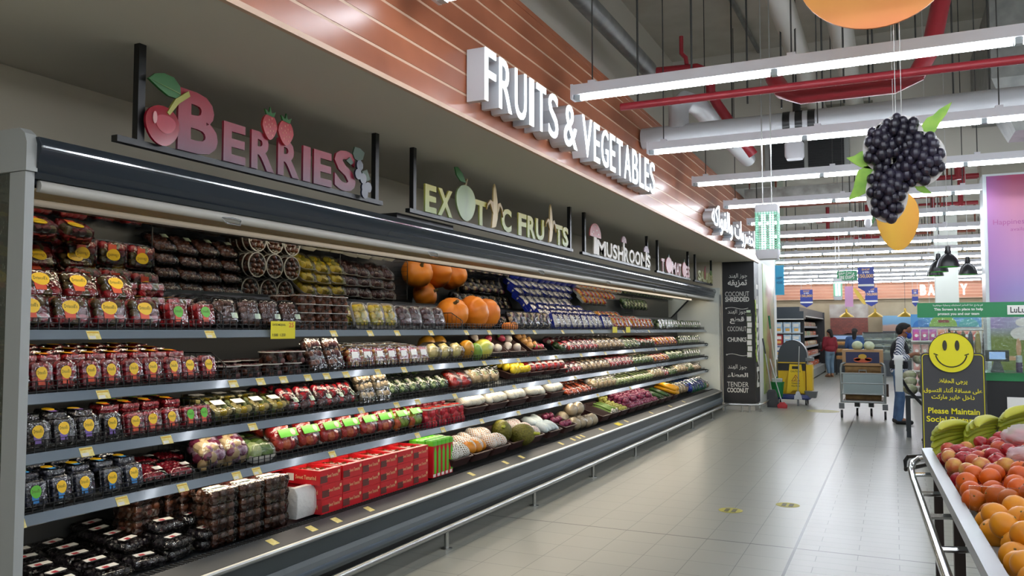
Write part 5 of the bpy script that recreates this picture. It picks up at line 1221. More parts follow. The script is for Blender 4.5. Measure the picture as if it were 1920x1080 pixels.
ex = MB().ell((-.76, 18.835, 2.81), (.016, .004, .016), 8, 6); ex.tube([(-.765, 18.835, 2.79), (-.785, 18.835, 2.745), (-.75, 18.835, 2.72), (-.77, 18.835, 2.69)], .01, 5); ex.tube([(-.785, 18.835, 2.745), (-.815, 18.835, 2.72), (-.84, 18.835, 2.725)], .009, 5); ex.tube([(-.735, 18.835, 2.75), (-.765, 18.835, 2.785), (-.805, 18.835, 2.775)], .008, 5)
ex.tube([(-1.06, 18.835, 2.78), (-1.04, 18.835, 2.8), (-1.06, 18.835, 2.82)], .006, 5)
o_ = [o for o in bpy.data.objects if o.name.startswith('exit_sign')][0]; ex.build('pictogram', WI, o_, o_.location)
for (lab, x0, x1, y, z0, z1, ink) in (('nearest navy promotion banner, right of the fire exit sign', -.675, -.36, 18.8, 2.5, 2.93, 0), ('second navy promotion banner partly behind the nearest one', -.69, -.38, 24, 2.33, 2.74, 0), ('navy promotion banner beside the BAKERY letters', .49, .65, 26, 2.36, 2.76, 0), ('navy promotion banner right of the bright blue board', -2.36, -2.03, 24, 2.32, 2.72, 0)):
    hang('promotion_banner', lab, x0, x1, y, z0, z1, NAVY, (('SHOP', -.5, .5, .84, .94, GOLDI), ('& WIN', -.4, .4, .7, .8, WI), ('150,000', -.92, .92, .45, .66, GOLDI)), .1, 5.0, (.06, .16))
hang('paper_notice', 'long pink paper notice hanging under the far fascia', -1.0, -.825, 20, 2.125, 2.59, mat('pink_notice', 'e0a8d4', .6), tuple(('NOTICE TEXT'[:6], -.7, .7, .2 + .14 * k, .28 + .14 * k, mat('notice_ink', '9a6a9a', .6)) for k in range(0)), 0)
gd = thing('hanging_cutout', 'gold hanging bread-shaped board beside the navy banners', 'hanging decoration', (-.69, 20, 2.36))
MB().loft([[(.035 * math.cos(a) + .12 * math.sin(a), y, .19 * math.sin(a) * -1 + .03 * math.cos(a)) for a in [2 * PI * i / 20 for i in range(20)]] for y in (-.02, .02)]).build('board', mat('gold_foil', 'b89a40', .3, .6), gd, smooth=30); MB().tube([(-.14, 0, .18), (-.12, 0, 2.6)], .006, 5).build('cord', WIRE, gd)
dm = thing('ceiling_camera', 'small white dome camera among the far light rows', 'camera', (-.35, 14.6, 3.33)); MB().lathe([(.05, .1), (.06, .02), (.055, 0), (.04, -.03), (.015, -.05)], 14).build('dome', FIXW, dm)

# ------------------------------------------------------------ pink banner wall and counter
pk = thing('banner_pillar', 'tall pillar wall printed with a pink and violet sky', 'display wall', (2.4, 12.7, 0))
MB().box(-1.26, 1.6, 0, .47, 0, 3.72).build('body', mat('cool_white', 'd8e2e4', .25), pk, smooth=0)
sky = MB().box(-1.215, 1.6, -.012, 0, 0, 3.69)
def pink_print():
    m = bpy.data.materials.new('pink_sky_print'); m.use_nodes = True; nt = m.node_tree; b = nt.nodes['Principled BSDF']; b.inputs['Roughness'].default_value = .45
    L = nt.links.new; tc = nt.nodes.new('ShaderNodeTexCoord'); sp = nt.nodes.new('ShaderNodeSeparateXYZ'); L(tc.outputs['Object'], sp.inputs[0])
    nz = nt.nodes.new('ShaderNodeTexNoise'); nz.inputs['Scale'].default_value = .9; nz.inputs['Detail'].default_value = 2; L(tc.outputs['Object'], nz.inputs['Vector'])
    mr = nt.nodes.new('ShaderNodeMapRange'); mr.inputs['From Max'].default_value = 3.7; L(sp.outputs[2], mr.inputs[0])
    r = nt.nodes.new('ShaderNodeValToRGB'); e = r.color_ramp.elements
    st = [(0, '6f7a2e'), (.40, '7d8a30'), (.44, 'a6a2bc'), (.58, 'a08fcc'), (.72, 'c48ac0'), (.9, 'd487a8'), (1, 'b84a6e')]
    while len(e) < len(st): e.new(.5)
    for k, (p, c) in enumerate(st): e[k].position = p; e[k].color = lin(c)
    L(mr.outputs[0], r.inputs[0])
    mx = nt.nodes.new('ShaderNodeMix'); mx.data_type = 'RGBA'; mx.inputs[7].default_value = lin('9a6ab8')
    m2 = nt.nodes.new('ShaderNodeMapRange'); m2.inputs['From Min'].default_value = -.9; m2.inputs['From Max'].default_value = -1.25; m2.inputs['To Max'].default_value = .7; L(sp.outputs[0], m2.inputs[0])
    g = nt.nodes.new('ShaderNodeMath'); g.operation = 'GREATER_THAN'; g.inputs[1].default_value = 1.62; L(sp.outputs[2], g.inputs[0])
    mm = nt.nodes.new('ShaderNodeMath'); mm.operation = 'MULTIPLY'; L(m2.outputs[0], mm.inputs[0]); L(g.outputs[0], mm.inputs[1])
    L(mm.outputs[0], mx.inputs[0]); L(r.outputs[0], mx.inputs[6]); L(mx.outputs[2], b.inputs['Base Color'])
    return m
sky.build('printed_banner', pink_print(), pk, smooth=0)
F = frame((0, -.016, 0), '-y'); q = MB(); text(q, 'Happiness', -1.15, -.75, 3.0, 3.09, F, 0, 0); text(q, 'available at', -.95, -.6, 2.93, 2.975, F, 0, 0); q.build('lettering', mat('banner_ink', 'b05a98', .5), pk, smooth=0)
q = MB()
for c, r, mi in (((-.83, 1.86), (.07, .075), 0), ((-.93, 1.82), (.05, .055), 0), ((-.83, 1.7), (.1, .06), 1), ((-.83, 1.55), (.16, .09), 1), ((-.9, 1.36), (.03, .13), 2), ((-.98, 1.22), (.07, .03), 2), ((-.72, 1.36), (.03, .15), 2)):
    q.loft([[(c[0] + r[0] * math.cos(a), y, c[1] + r[1] * math.sin(a)) for a in [2 * PI * i / 20 for i in range(20)]] for y in (-.016 - .001 * mi, -.012)], mi)
q.build('printed_figure', [mat('print_orange', 'd8834a', .5), mat('print_white', 'e8dcd8', .5), mat('print_skin', 'd09a70', .5)], pk, smooth=0)

ct = thing('weighing_counter', 'black weighing counter with bright green edge', 'counter', (1.9, 11.6, 0))
MB().box(-.9, 1.6, -.3, .5, .0, .99).build('front', mat('counter_black', '111214', .35), ct, smooth=0)
MB().box(-.92, 1.6, -.33, .5, .99, 1.085).build('green_top', mat('counter_green', '157a44', .35), ct, smooth=0)
tag(MB().box(1.2, 1.55, 11.285, 11.292, .48, .8).build('paper_notice', PAPER, smooth=0), 'white paper notice on the black counter front', 'notice')
sc = thing('protective_screen', 'clear hanging screen with a green header band', 'screen', (1.2, 11.2, 1.75))
MB().box(-.935, 1.6, -.008, .008, 0, .18).build('header', mat('header_green', '127a46', .4), sc, smooth=0)
MB().box(-.93, 1.6, -.003, .003, -.66, 0).build('clear_sheet', GLASS, sc, smooth=0)
q = MB(); F = frame((0, -.012, 0), '-y')
text(q, 'This Screen is in place to help', -.75, -.23, .075, .115, F, 0, .02); text(q, 'protect you and our team', -.71, -.27, .02, .06, F, 0, .02); text(q, 'تم وضع هذا الحاجز لحمايتك وحماية موظفينا', -.76, -.23, .13, .16, F, 0, .01)
q.build('lettering', WI, sc, smooth=0)
q = MB().box(.02, .6, -.011, -.008, .03, .14, 0); text(q, 'LuLu', .05, .2, .05, .12, F, 1, .02); text(q, 'LuLu', .24, .36, .05, .12, F, 2, .02); q.build('logo_plate', [PAPER, mat('logo_black', '222222', .5), mat('logo_red', 'c02a30', .5)], sc, smooth=0)
for x, zt in ((-.8, 4.45), (.6, 2.8)): MB().tube([(x, 0, .18), (x, 0, zt)], .003, 5).build('cord', MATS['pale_cord'], sc)
ds = thing('customer_display', 'small blue-screened customer display on a black stand', 'display', (1.13, 11.5, 1.086))
MB().loft([[(-.07, -.05, 0), (.07, -.05, 0), (.07, .05, 0), (-.07, .05, 0)], [(-.03, -.02, .14), (.03, -.02, .14), (.03, .02, .14), (-.03, .02, .14)]]).build('stand', BLACKP, ds, smooth=0)
MB().box(-.125, .125, -.03, .03, .13, .265).build('case', BLACKP, ds, smooth=0); MB().box(-.085, .085, -.033, -.03, .155, .245).build('screen', mat('lcd_blue', '8fa8d8', .3, emit=.7), ds, smooth=0)
bt = thing('spray_bottle', 'purple bottle with white cap on the green counter top', 'bottle', (1.36, 11.5, 1.086))
MB().lathe([(.032, 0), (.035, .02), (.035, .1), (.032, .12)], 14).build('bottle', mat('bottle_purple', '5a3a6e', .3), bt); MB().lathe([(.034, .12), (.034, .2), (.02, .205)], 14).build('cap', FIXW, bt)
pr = thing('label_printer', 'black machine top showing behind the smiling sign', 'machine', (.72, 12.2, 1.2)); MB().rrect([(.09, .12, -1.2), (.09, .12, .27), (.07, .1, .3)], rad=.2).build('case', BLACKP, pr)

# ------------------------------------------------------------ smiling distance sign
sg = thing('floor_sign', 'black standing sign with a yellow smiling face', 'sign', (.62, 11.0, 0))
SM = mat('sign_charcoal', '3a3a3c', .5); SY = mat('sign_yellow', 'e6dc14', .45)
def rr_poly(x0, x1, z0, z1, r): return [(cx + r * math.cos(a0 + PI / 2 * k / 6), cz + r * math.sin(a0 + PI / 2 * k / 6)) for cx, cz, a0 in ((x1 - r, z1 - r, 0), (x0 + r, z1 - r, PI / 2), (x0 + r, z0 + r, PI), (x1 - r, z0 + r, 1.5 * PI)) for k in range(7)]
def slabxz(poly, y0, y1, mi=0, mb=None): return (mb or MB()).loft([[(x, y0, z) for x, z in poly], [(x, y1, z) for x, z in poly]], mi)
k_ = 11.0 / 11.8; zc = lambda z: 1.6 - (1.6 - z) * k_
W2 = .338
slabxz(rr_poly(-W2, W2, .03, 1.325, .05), -.012, .012).build('board', SM, sg, smooth=0)
mb = MB()
for x0, x1, z0, z1, r in ((-W2 + .018, W2 - .018, .06, 1.305, .04),):
    p = rr_poly(x0, x1, z0, z1, r); mb.tube([(x, -.0125, z) for x, z in p], .0045, 5, closed=True)
mb.build('yellow_border', SY, sg)
ccx, ccz, R_ = -.012, 1.328, .236
mb = slabxz([(ccx + R_ * math.cos(a), ccz + R_ * math.sin(a)) for a in [2 * PI * i / 48 for i in range(48)]], -.03, -.012)
mb.build('smile_disc', SY, sg, smooth=0)
mb = MB()
for s in (-1, 1): slabxz([(ccx + s * .065 + .025 * math.cos(a), ccz + .085 + .062 * math.sin(a)) for a in [2 * PI * i / 24 for i in range(24)]], -.034, -.03, 0, mb)
mb.tube([(ccx + .165 * math.cos(a), -.032, ccz + .0 + .17 * math.sin(a)) for a in [PI * 1.06 + PI * .88 * i / 24 for i in range(25)]], .007, 6)
for s in (-1, 1): mb.tube([(ccx + s * .185, -.032, ccz - .012), (ccx + s * .14, -.032, ccz - .03)], .006, 6)
mb.tube([(ccx + R_ * math.cos(a), -.03, ccz + R_ * math.sin(a)) for a in [2 * PI * i / 48 for i in range(48)]], .004, 5, closed=True)
mb.build('smile_lines', mat('smile_ink', '2a2a14', .5), sg)
F = frame((0, -.013, 0), '-y')
for s, a, b, z0, z1 in (('يرجى الحفاظ', -.15, .15, .95, 1.02), ('على مسافة أثناء التسوق', -.31, .3, .84, .92), ('داخل هايبر ماركت', -.23, .22, .76, .83), ('Please Maintain', -.27, .27, .6, .67), ('Social Distance', -.29, .29, .5, .57)):
    q = MB(); text(q, s, a, b, z0, z1, F, 0, .02); q.build('lettering', SY, sg, smooth=0)
MB().box(-.3, .3, -.16, .16, 0, .03).build('foot', BLACKP, sg, smooth=0)

# ------------------------------------------------------------ bag roll, chair and bagged cauliflowers behind the sign
br = thing('bag_dispenser', 'white plastic bag roll on a bracket stand near the man', 'bag dispenser', (.05, 13.2, 0))
MB().tube([(-.06, 0, 1.16), (.06, 0, 1.16)], .07, 18).build('bag_roll', mat('bag_roll_white', 'dadad8', .4), br)
MB().box(-.05, .05, -.075, -.068, .7, 1.16).build('hanging_bag', mat('milky_bag', 'd9dcd8', .4), br, smooth=0)
MB().tube([(-.085, 0, 1.16), (.085, 0, 1.16)], .012, 8).box(-.055, .055, -.03, .03, .93, 1.02).build('roll_holder', STEEL, br)
MB().tube([(.0, .02, .95), (.12, .04, .72), (.4, .06, .4)], .022, 8).tube([(.4, .06, .4), (.4, .06, 0)], .03, 8).build('arm', BLACKP, br)
bc2 = thing('office_chair', 'black rounded chair seen behind the smiling sign', 'chair', (.36, 12.9, 0))
MB().rrect([(.02, .16, .62), (.04, .23, .72), (.045, .24, .9), (.03, .17, 1.05)], rad=.6, n=5).build('backrest', BLACKP, bc2); MB().rrect([(.2, .21, .42), (.23, .24, .45), (.2, .21, .5)], rad=.5, n=5, M=Matrix.Translation((.2, 0, 0))).build('seat', BLACKP, bc2)
MB().tube([(.2, 0, .05), (.2, 0, .43)], .03, 10).tube([(.02, 0, .5), (0, 0, .7)], .02, 8).build('post', BLACKP, bc2)
for k in range(5): a = 2 * PI * k / 5; MB().tube([(.2, 0, .08), (.2 + .26 * math.cos(a), .26 * math.sin(a), .04)], [.025, .016], 8).ell((.2 + .26 * math.cos(a), .26 * math.sin(a), .03), .03, 8, 6).build('leg', BLACKP, bc2)
tb = thing('display_table', 'low dark table heaped with wrapped cauliflowers behind the sign', 'table', (.55, 13.9, 0))
MB().box(-.42, 1.2, -.4, .5, .58, .62).build('tabletop', CHAR, tb, smooth=0)
for x in (-.38, 1.15):
    for y in (-.36, .46): MB().box(x - .03, x + .03, y - .03, y + .03, 0, .58).build('leg', CHAR, tb, smooth=0)
simple('wcauli', 'wrapped_cauliflower', 'vegetable', MB().ell((0, 0, 0), (.1, .1, .08), 14, 10), mat('cauli_cream', 'd4d2ae', .6, var='a8b478', scale=14, bump=.6), [('film_wrap', MB().ell((0, 0, 0), (.106, .106, .086), 14, 10), CLEARW)])
for i in range(12): P['wcauli'].put((.2 + .22 * (i % 4), 13.62 + .22 * (i // 4), .71 + .09 * (i // 4)), (random.uniform(-.3, .3), random.uniform(-.3, .3), 0), f'wrapped cauliflower on the low dark table, {ORD[i % 4]} from left in {ROWN[i // 4]}')

# ------------------------------------------------------------ fruit stand
th = .035
FS = thing('fruit_stand', 'white-rimmed fruit stand heaped with citrus, apples and bananas', 'fruit stand', (.146, 6.09, 0), (0, 0, th))
RIMM = mat('rim_aluminium', '9fa3a6', .35, .6)
mb = MB(); pts = [(2.4, 0), (.09, 0), (.05, -.01), (.02, -.03), (.0, -.07), (0, -4.6)]
mb.loft([[(x - .0, y, .77), (x + .06, y - .05 if k < 2 else y, .77), (x + .06, y - .05 if k < 2 else y, .82), (x, y, .82)] for k, (x, y) in enumerate(pts)])
mb.build('rim', RIMM, FS, smooth=30)
MB().box(.05, 2.4, -4.6, -.04, .70, .76).build('bed', mat('stand_bed', 'b8bab6', .4), FS, smooth=0)
for y in (-.1, -1.3, -2.5, -3.7):
    for x in (.06, 1.1): MB().box(x, x + .05, y - .05, y, 0, .7).build('leg', mat('leg_brown', '3a302c', .45), FS, smooth=0)
MB().box(.3, .32, -4.5, -.1, .1, .7).build('skirt_panel', mat('skirt_grey', 'a8aaa6', .5), FS, smooth=0)
MB().box(.06, 2.4, -2.06, -2.05, .76, .93).build('clear_divider', GLASS, FS, smooth=0)
bm = thing('bumper_rail', 'chrome bumper rail along the aisle side of the fruit stand', 'rail', (.146, 6.09, 0), (0, 0, th))
MB().tube([(.02, -.12, .76), (-.02, -.1, .755), (-.06, -.14, .73), (-.075, -.25, .70), (-.075, -.5, .68), (-.082, -4.6, .68)], .021, 12).build('tube', CHROME, bm)
for y in (-.3, -.95, -1.55, -2.2, -2.85, -3.5): MB().tube([(-.075, y, .68), (.06, y, .69)], .014, 8).build('rung', CHROME, bm)
bk = thing('bumper_bracket', 'short black and chrome bracket at the far corner of the fruit stand', 'bracket', (.1, 6.25, .68)); MB().tube([(.16, -.2, .1), (-.03, 0, .05), (-.05, 0, .02), (-.05, 0, -.04), (.16, -.2, .06)], .014, 8).build('loop', BLACK, bk)
random.seed(21)
OR1 = mat('mandarin_orange', 'd8640c', .4, var='c4500a', scale=5, bump=.12); OR2 = mat('deep_orange', 'cc5810', .4, var='b04a10', scale=5, bump=.12); OR3 = mat('golden_orange', 'e0920e', .4, var='d08010', scale=5, bump=.12)
def roundfruit(key, name, m, fl=.93, dim=None):
    mb = MB(); pr = []
    for k in range(13): a = PI * k / 12; pr.append((max(.002, math.sin(a)) * (1 - .06 * max(0, math.cos(a)) ** 8), -fl * math.cos(a) + (.1 * math.exp(-(math.sin(a) / .18) ** 2) if dim and a > 2 else -.1 * math.exp(-(math.sin(a) / .18) ** 2) * -1 if dim and a < .6 else 0)))
    mb.lathe([(r * .05, z * .05) for r, z in pr], 18)
    ex = [('stem_scar', MB().lathe([(.005, .0455 * fl / .93), (.003, .0485 * fl / .93)], 8), mat('stem_scar', '6e5a28', .7))] if not dim else [('stem', MB().tube([(0, 0, .034), (.003, 0, .055)], [.0022, .003], 6), mat('apple_stem', '4a3420', .7))]
    simple(key, name, 'fruit', mb, m, ex, 70)
roundfruit('or1', 'orange', OR1); roundfruit('or2', 'orange', OR2); roundfruit('or3', 'golden_orange', OR3)
AP1 = mat('gala_red', '8e1420', .25, var='b02c2c', scale=18); AP2 = mat('gala_blush', 'a82c2c', .25, var='c8683c', scale=14); AP3 = mat('gala_yellow', 'd8a850', .25, var='c05a3c', scale=14)
roundfruit('ap1', 'apple', AP1, .88, True); roundfruit('ap2', 'apple', AP2, .88, True); roundfruit('ap3', 'apple', AP3, .88, True)
R3 = Matrix.Rotation(th, 3, 'Z'); FO3 = Vector((.146, 6.09, 0))
def onstand(x, y, z): p = FO3 + R3 @ Vector((x, y, z)); return tuple(p)
def heap(keys, ya, yb, xmax, r, top, lab, grp, s, tries=7000):
    """drop fruit one by one onto the bed: each comes to rest on what lies below it, as long as the heap stays under top(x, y)"""
    put = []
    for _ in range(tries):
        x = random.uniform(.06 + r * .8, xmax); y = random.uniform(yb + r * .9, ya - r * .9)
        z = .76 + r * .9; hit = 0
        for (a, b, c) in put:
            d2 = (a - x) ** 2 + (b - y) ** 2
            if d2 < (1.9 * r) ** 2:
                zz = c + math.sqrt((1.9 * r) ** 2 - d2); hit += 1
                if zz > z: z = zz
        if z > top(x, y): continue
        if any((a - x) ** 2 + (b - y) ** 2 + (c - z) ** 2 < (1.8 * r) ** 2 for a, b, c in put): continue
        put.append((x, y, z))
    for n, (x, y, z) in enumerate(put):
        P[random.choice(keys)].put(onstand(x, y, z), [random.uniform(-1.2, 1.2) for _ in range(2)] + [random.uniform(0, 6)], lab(n), grp, s * random.uniform(.94, 1.06))
heap(['or3'], -2.1, -3.95, .95, .052, lambda x, y: .84 + .17 * min(x, .55, 1.1 - x), lambda i: 'golden orange in the nearest heap of the fruit stand', 'golden oranges heaped on the fruit stand', 1.06)
heap(['or1', 'or1', 'or2'], -1.28, -2.03, 1.1, .047, lambda x, y: .835 + .25 * min(x, .65, 1.25 - x), lambda i: 'orange in the middle heap behind the clear divider', 'oranges heaped on the fruit stand', .97)
heap(['ap1', 'ap1', 'ap2', 'ap1', 'ap3'], -.3, -1.28, 1.2, .041, lambda x, y: .83 + .27 * min(x, .65, 1.3 - x), lambda i: 'red apple in the heap between oranges and bananas', 'apples heaped on the fruit stand', .9, 9000)
MILKY = mat('milky_bag_film', 'efe6ea', .3); MILKY.node_tree.nodes['Principled BSDF'].inputs['Alpha'].default_value = .38
for i, (x, y, z, s) in enumerate(((.52, -.7, 1.0, .15), (.42, -1.2, .96, .1), (.62, -1.22, 1.0, .11))):
    t = thing('plastic_bag', 'crumpled clear plastic bag on the heaped apples, ' + ('big one in the middle', 'small one near the oranges', 'right one near the oranges')[i], 'bag', onstand(x, y, z))
    mb = MB().ell((0, 0, 0), (s, s * .8, s * .45), 22, 14); mb.v = [(a + random.uniform(-.008, .008), b + random.uniform(-.008, .008), c + random.uniform(-.008, .008)) for a, b, c in mb.v]; mb.build('film', MILKY, t, smooth=80)
def banana_hand(n):
    t = thing('banana_bunch', None, 'fruit')
    BAN = mat('banana_green_yellow', '94a024', .42, var='b4b434', scale=5)
    for k in range(n):
        a = (k - (n - 1) / 2) * .16; L_ = MB(); pts = []; rs = []
        for q in range(9):
            u = q / 8; b = -.2 + 1.35 * u
            pts.append((.15 * math.sin(b) * math.cos(a) * 1.05, .15 * math.sin(b) * math.sin(a) + .03 * (k - (n - 1) / 2), .15 * math.cos(b) - .02 * abs(k - n / 2) * u)); rs.append((.009, .017, .024, .027, .0275, .027, .024, .017, .007)[q])
        L_.tube(pts, rs, 8); L_.build('banana', BAN, t, smooth=50)
    MB().ell((-.03, 0, .15), (.022, .035, .016), 8, 6).build('crown', mat('banana_crown', '6e6a28', .6), t)
    return t
proto('ban', banana_hand(7), 'fruit')
for i, (x, y, z, rz, rx, s, l) in enumerate(((.26, -.2, .86, 3.3, 1.05, (1.4, .78, 1.1), 'green-yellow banana bunch at the far left corner of the stand'), (.45, -.16, .89, 3.5, 1.0, (1.4, .78, 1.1), 'banana bunch second from left, behind the apples'), (.64, -.14, .95, 3.1, .9, (1.4, .78, 1.1), 'upper banana bunch before the sign lettering'), (.82, -.18, .93, 3.5, 1.0, (1.4, .78, 1.1), 'banana bunch fourth from left behind the bag'), (1.05, -.2, .9, 3.2, 1.0, (1.4, .78, 1.1), 'rightmost green banana bunch at the far edge'))):
    P['ban'].put(onstand(x, y, z), (rx, 0, rz + th), l, None, s)
# floor stickers
for i, (x, y, l) in enumerate(((-1.346, 7.415, 'round yellow footprint sticker on the floor, nearer one'), (-.914, 7.861, 'round yellow footprint sticker on the floor, farther one'))):
    t = thing('floor_sticker', l, 'sticker', (x, y, .0)); MB().lathe([(.105, .0005), (.105, .0015)], 28).build('disc', mat('sticker_gold', 'a39a22', .5), t, smooth=0)
    mb = MB().box(-.05, -.012, -.06, .065, .0015, .0022); mb.box(.012, .05, -.06, .065, .0015, .0022); text(mb, 'STAY SAFE', -.06, .06, -.085, -.068, Matrix.Translation((0, 0, .0024)), 0, .01, res=1); mb.build('footprints', mat('sticker_dark', '4a4614', .5), t, smooth=0)
ls = thing('floor_sticker', 'large faint yellow circle sticker before the cleaning trolley', 'sticker', (-1.3, 17.13, 0)); MB().lathe([(.31, .0005), (.31, .0015)], 36).build('disc', mat('sticker_faded', 'a8a058', .5, var='8f8a60', scale=9), ls, smooth=0)
for i, (x, y) in enumerate(((-1.15, 14.2), (-.78, 14.6))): tag(MB().lathe([(.09, .0005), (.09, .0015)], 24, M=Matrix.Translation((x, y, 0))).build('floor_sticker', mat('worn_sticker', 'aaa488', .5), smooth=0), 'worn pale floor sticker in the aisle, ' + ('left one', 'right one'), 'sticker') if False else None
# ------------------------------------------------------------ cleaning trolley and tools by the side wall
ctl = thing('cleaning_trolley', 'yellow and black janitor cleaning trolley by the side wall', 'trolley', (-2.0, 18.5, 0))
YP = mat('trolley_yellow', 'e0b814', .4); BL = mat('trolley_blue', '1c2f6a', .4); GREY = mat('trolley_grey', '6a6e70', .5)
MB().rrect([(.36, .26, .12), (.38, .28, .15), (.36, .26, .22)], rad=.3).build('base', BL, ctl)
MB().box(-.3, .26, -.02, .3, .22, .9).build('bag_frame', YP, ctl, smooth=0)
MB().box(-.3, .26, -.03, -.02, .72, .88).build('dark_slot', BLACKP, ctl, smooth=0)
MB().loft([[(x, y, z) for x, z in [(.3 * math.cos(a), 1.02 + .36 * math.sin(a)) for a in [PI * i / 16 for i in range(17)]] + [(-.3, .88), (.3, .88)]] for y in (0, .3)]).build('hood', CHAR, ctl, smooth=30)
MB().tube([(.3, .02, .2), (.3, .02, 1.02), (.22, .02, 1.25)], .02, 8).tube([(-.32, .02, .2), (-.32, .02, .95)], .02, 8).build('frame_tube', STEEL, ctl)
MB().box(.27, .42, -.05, .25, .93, 1.0).build('handle_tray', GREY, ctl, smooth=0)
MB().box(.28, .4, -.05, .28, .25, .85).build('side_bin', YP, ctl, smooth=0)
MB().rrect([(.1, .12, .16), (.13, .16, .3)], rad=.3, M=Matrix.Translation((.38, -.12, 0))).build('corner_guard', GREY, ctl)
for x in (-.28, .28):
    for y in (-.18, .2): MB().tube([(x - .015, y, .06), (x + .015, y, .06)], .06, 14).box(x - .012, x + .012, y - .02, y + .02, .06, .14).build('caster', BLACKP, ctl)
ws = thing('wet_floor_sign', 'yellow caution wet floor sign leaning on the cleaning trolley', 'sign', (-1.93, 18.38, .24))
MB().loft([[(-.12, y, .62), (.12, y, .62), (.19, y, 0), (.12, y, 0), (.07, y, .06), (-.07, y, .06), (-.12, y, 0), (-.19, y, 0)] for y in (-.012, .012)]).build('panel', mat('caution_yellow', 'e8c418', .4), ws, smooth=0)
q = MB().box(-.07, .07, -.014, -.012, .52, .58, 0); q.loft([[(0, y, .4), (.09, y, .26), (-.09, y, .26)] for y in (-.0145, -.0125)], 1); q.loft([[(0, y, .38), (.072, y, .27), (-.072, y, .27)] for y in (-.0155, -.0135)], 2); q.tube([(-.015, -.016, .35), (.0, -.016, .32), (.02, -.016, .3), (-.03, -.016, .28)], .006, 5, 1)
F = frame((0, -.0135, 0), '-y'); text(q, 'CAUTION', -.1, .1, .45, .49, F, 0, .01); text(q, 'Caution', -.08, .08, .2, .24, F, 0, .01); text(q, 'Wet Floor', -.09, .09, .14, .18, F, 0, .01)
q.build('print', [mat('caution_black', '2a2410', .5), RED, MATS['caution_yellow']], ws, smooth=0)
bu = thing('bucket', 'dark green bucket hung on the front of the cleaning trolley', 'bucket', (-2.28, 18.12, .17))
MB().lathe([(.11, 0), (.145, .3), (.152, .3), (.152, .325), (.14, .325), (.105, .02)], 20, cap1=False).build('pail', mat('bucket_green', '14703a', .35), bu); MB().rrect([(.1, .09, .3), (.11, .1, .38), (.09, .08, .4)], rad=.4).build('wringer', mat('wringer_grey', 'b0b4b0', .5), bu)
mp = thing('mop', 'mop with white pole and green tip standing in the bucket', 'mop', (-2.28, 18.12, .5)); MB().tube([(0, 0, 0), (-.12, .0, 1.12)], .013, 8).build('pole', mat('pole_white', 'c9c6bc', .4), mp); MB().tube([(-.12, 0, 1.12), (-.145, 0, 1.4)], [.02, .024], 8).build('grip', mat('grip_green', '1c6a44', .4), mp); MB().tube([(.0, 0, .0), (.0, 0, .1)], [.03, .016], 8).build('socket', MATS['grip_green'], mp)
m2 = thing('flat_mop', 'grey flat mop leaning on the right of the caution sign', 'mop', (-1.86, 18.1, 0)); MB().tube([(.0, 0, .28), (.03, .12, 1.25)], .011, 8).build('pole', STEEL, m2); MB().loft([[(-.08, y, .14), (.08, y, .14), (.03, y, .3), (-.03, y, .3)] for y in (-.03, .03)]).box(-.07, .07, -.04, .0, .14, .22).build('head', mat('mop_head', 'c2c6cc', .6), m2, smooth=0); MB().box(-.02, .02, -.01, .01, .0, .14).build('rest', GREY, m2, smooth=0)
dp = thing('dustpan', 'dark upright lobby dustpan against the white wall', 'dustpan', (-2.28, 17.55, 0)); MB().loft([[(-.13, .0, .0), (.11, .0, .0), (.11, .12, .0), (-.13, .12, .0)], [(-.14, .02, .3), (.05, .02, .3), (.05, .1, .3), (-.14, .1, .3)], [(-.1, .04, .36), (.02, .04, .36), (.02, .08, .36), (-.1, .08, .36)]]).build('pan', mat('pan_black', '2a2c2e', .5), dp, smooth=30); MB().tube([(-.05, .06, .34), (-.16, .06, 1.1)], .012, 8).build('pole', STEEL, dp); MB().tube([(-.16, .06, 1.1), (-.21, .06, 1.42)], .016, 8).build('grip', BLACKP, dp)
bm2 = thing('broom', 'red headed broom lying beside the lobby dustpan', 'broom', (-2.1, 17.45, 0)); MB().rrect([(.09, .04, 0), (.1, .045, .06), (.04, .03, .12)], rad=.4).build('head', mat('broom_red', 'b02a30', .6), bm2); MB().tube([(0, 0, .1), (-.12, .06, .5), (-.24, .1, 1.0)], .011, 8).build('pole', STEEL, bm2)

# ------------------------------------------------------------ platform cart with boxes
cart = thing('platform_cart', 'grey steel stock cart with a panel front on four casters', 'cart', (-.53, 16.0, 0))
TU = mat('cart_tube', '8f9492', .35, .6)
for s in (-1, 1):
    MB().tube([(s * .36, 0, .28), (s * .365, 0, .9), (s * .35, .02, .97), (s * .3, .06, 1.0)], .022, 10).build('upright', TU, cart)
    MB().tube([(s * .36, .0, .3), (s * .22, .9, .3)], .02, 8).build('side_tube', TU, cart)
MB().box(-.33, .33, -.02, .0, .64, .8).build('panel', mat('cart_panel', '8c9a9a', .4, .3), cart, smooth=0); MB().box(-.33, .33, -.02, .0, .45, .62).build('panel', MATS['cart_panel'], cart, smooth=0)
mb = MB()
for z in (.81, .63, .44): mb.tube([(-.36, -.01, z), (.36, -.01, z)], .014, 8)
mb.tube([(-.36, 0, .3), (.36, 0, .3)], .02, 8); mb.tube([(-.06, .0, .81), (-.06, 0, .87), (.06, 0, .87), (.06, 0, .81)], .009, 6)
mb.build('cross_bar', TU, cart); MB().box(-.33, .33, 0, .95, .29, .33).build('platform', mat('platform_brown', '5c4a3a', .6), cart, smooth=0)
for x, y in ((-.36, 0), (.36, -.03), (-.12, .5), (.12, .5)):
    c = MB().box(x - .045, x + .045, y - .04, y + .04, .17, .27); c.build('caster_fork', GREY, cart, smooth=0); MB().tube([(x - .018, y, .075), (x + .018, y, .075)], .075, 16).build('wheel', BLACKP, cart)
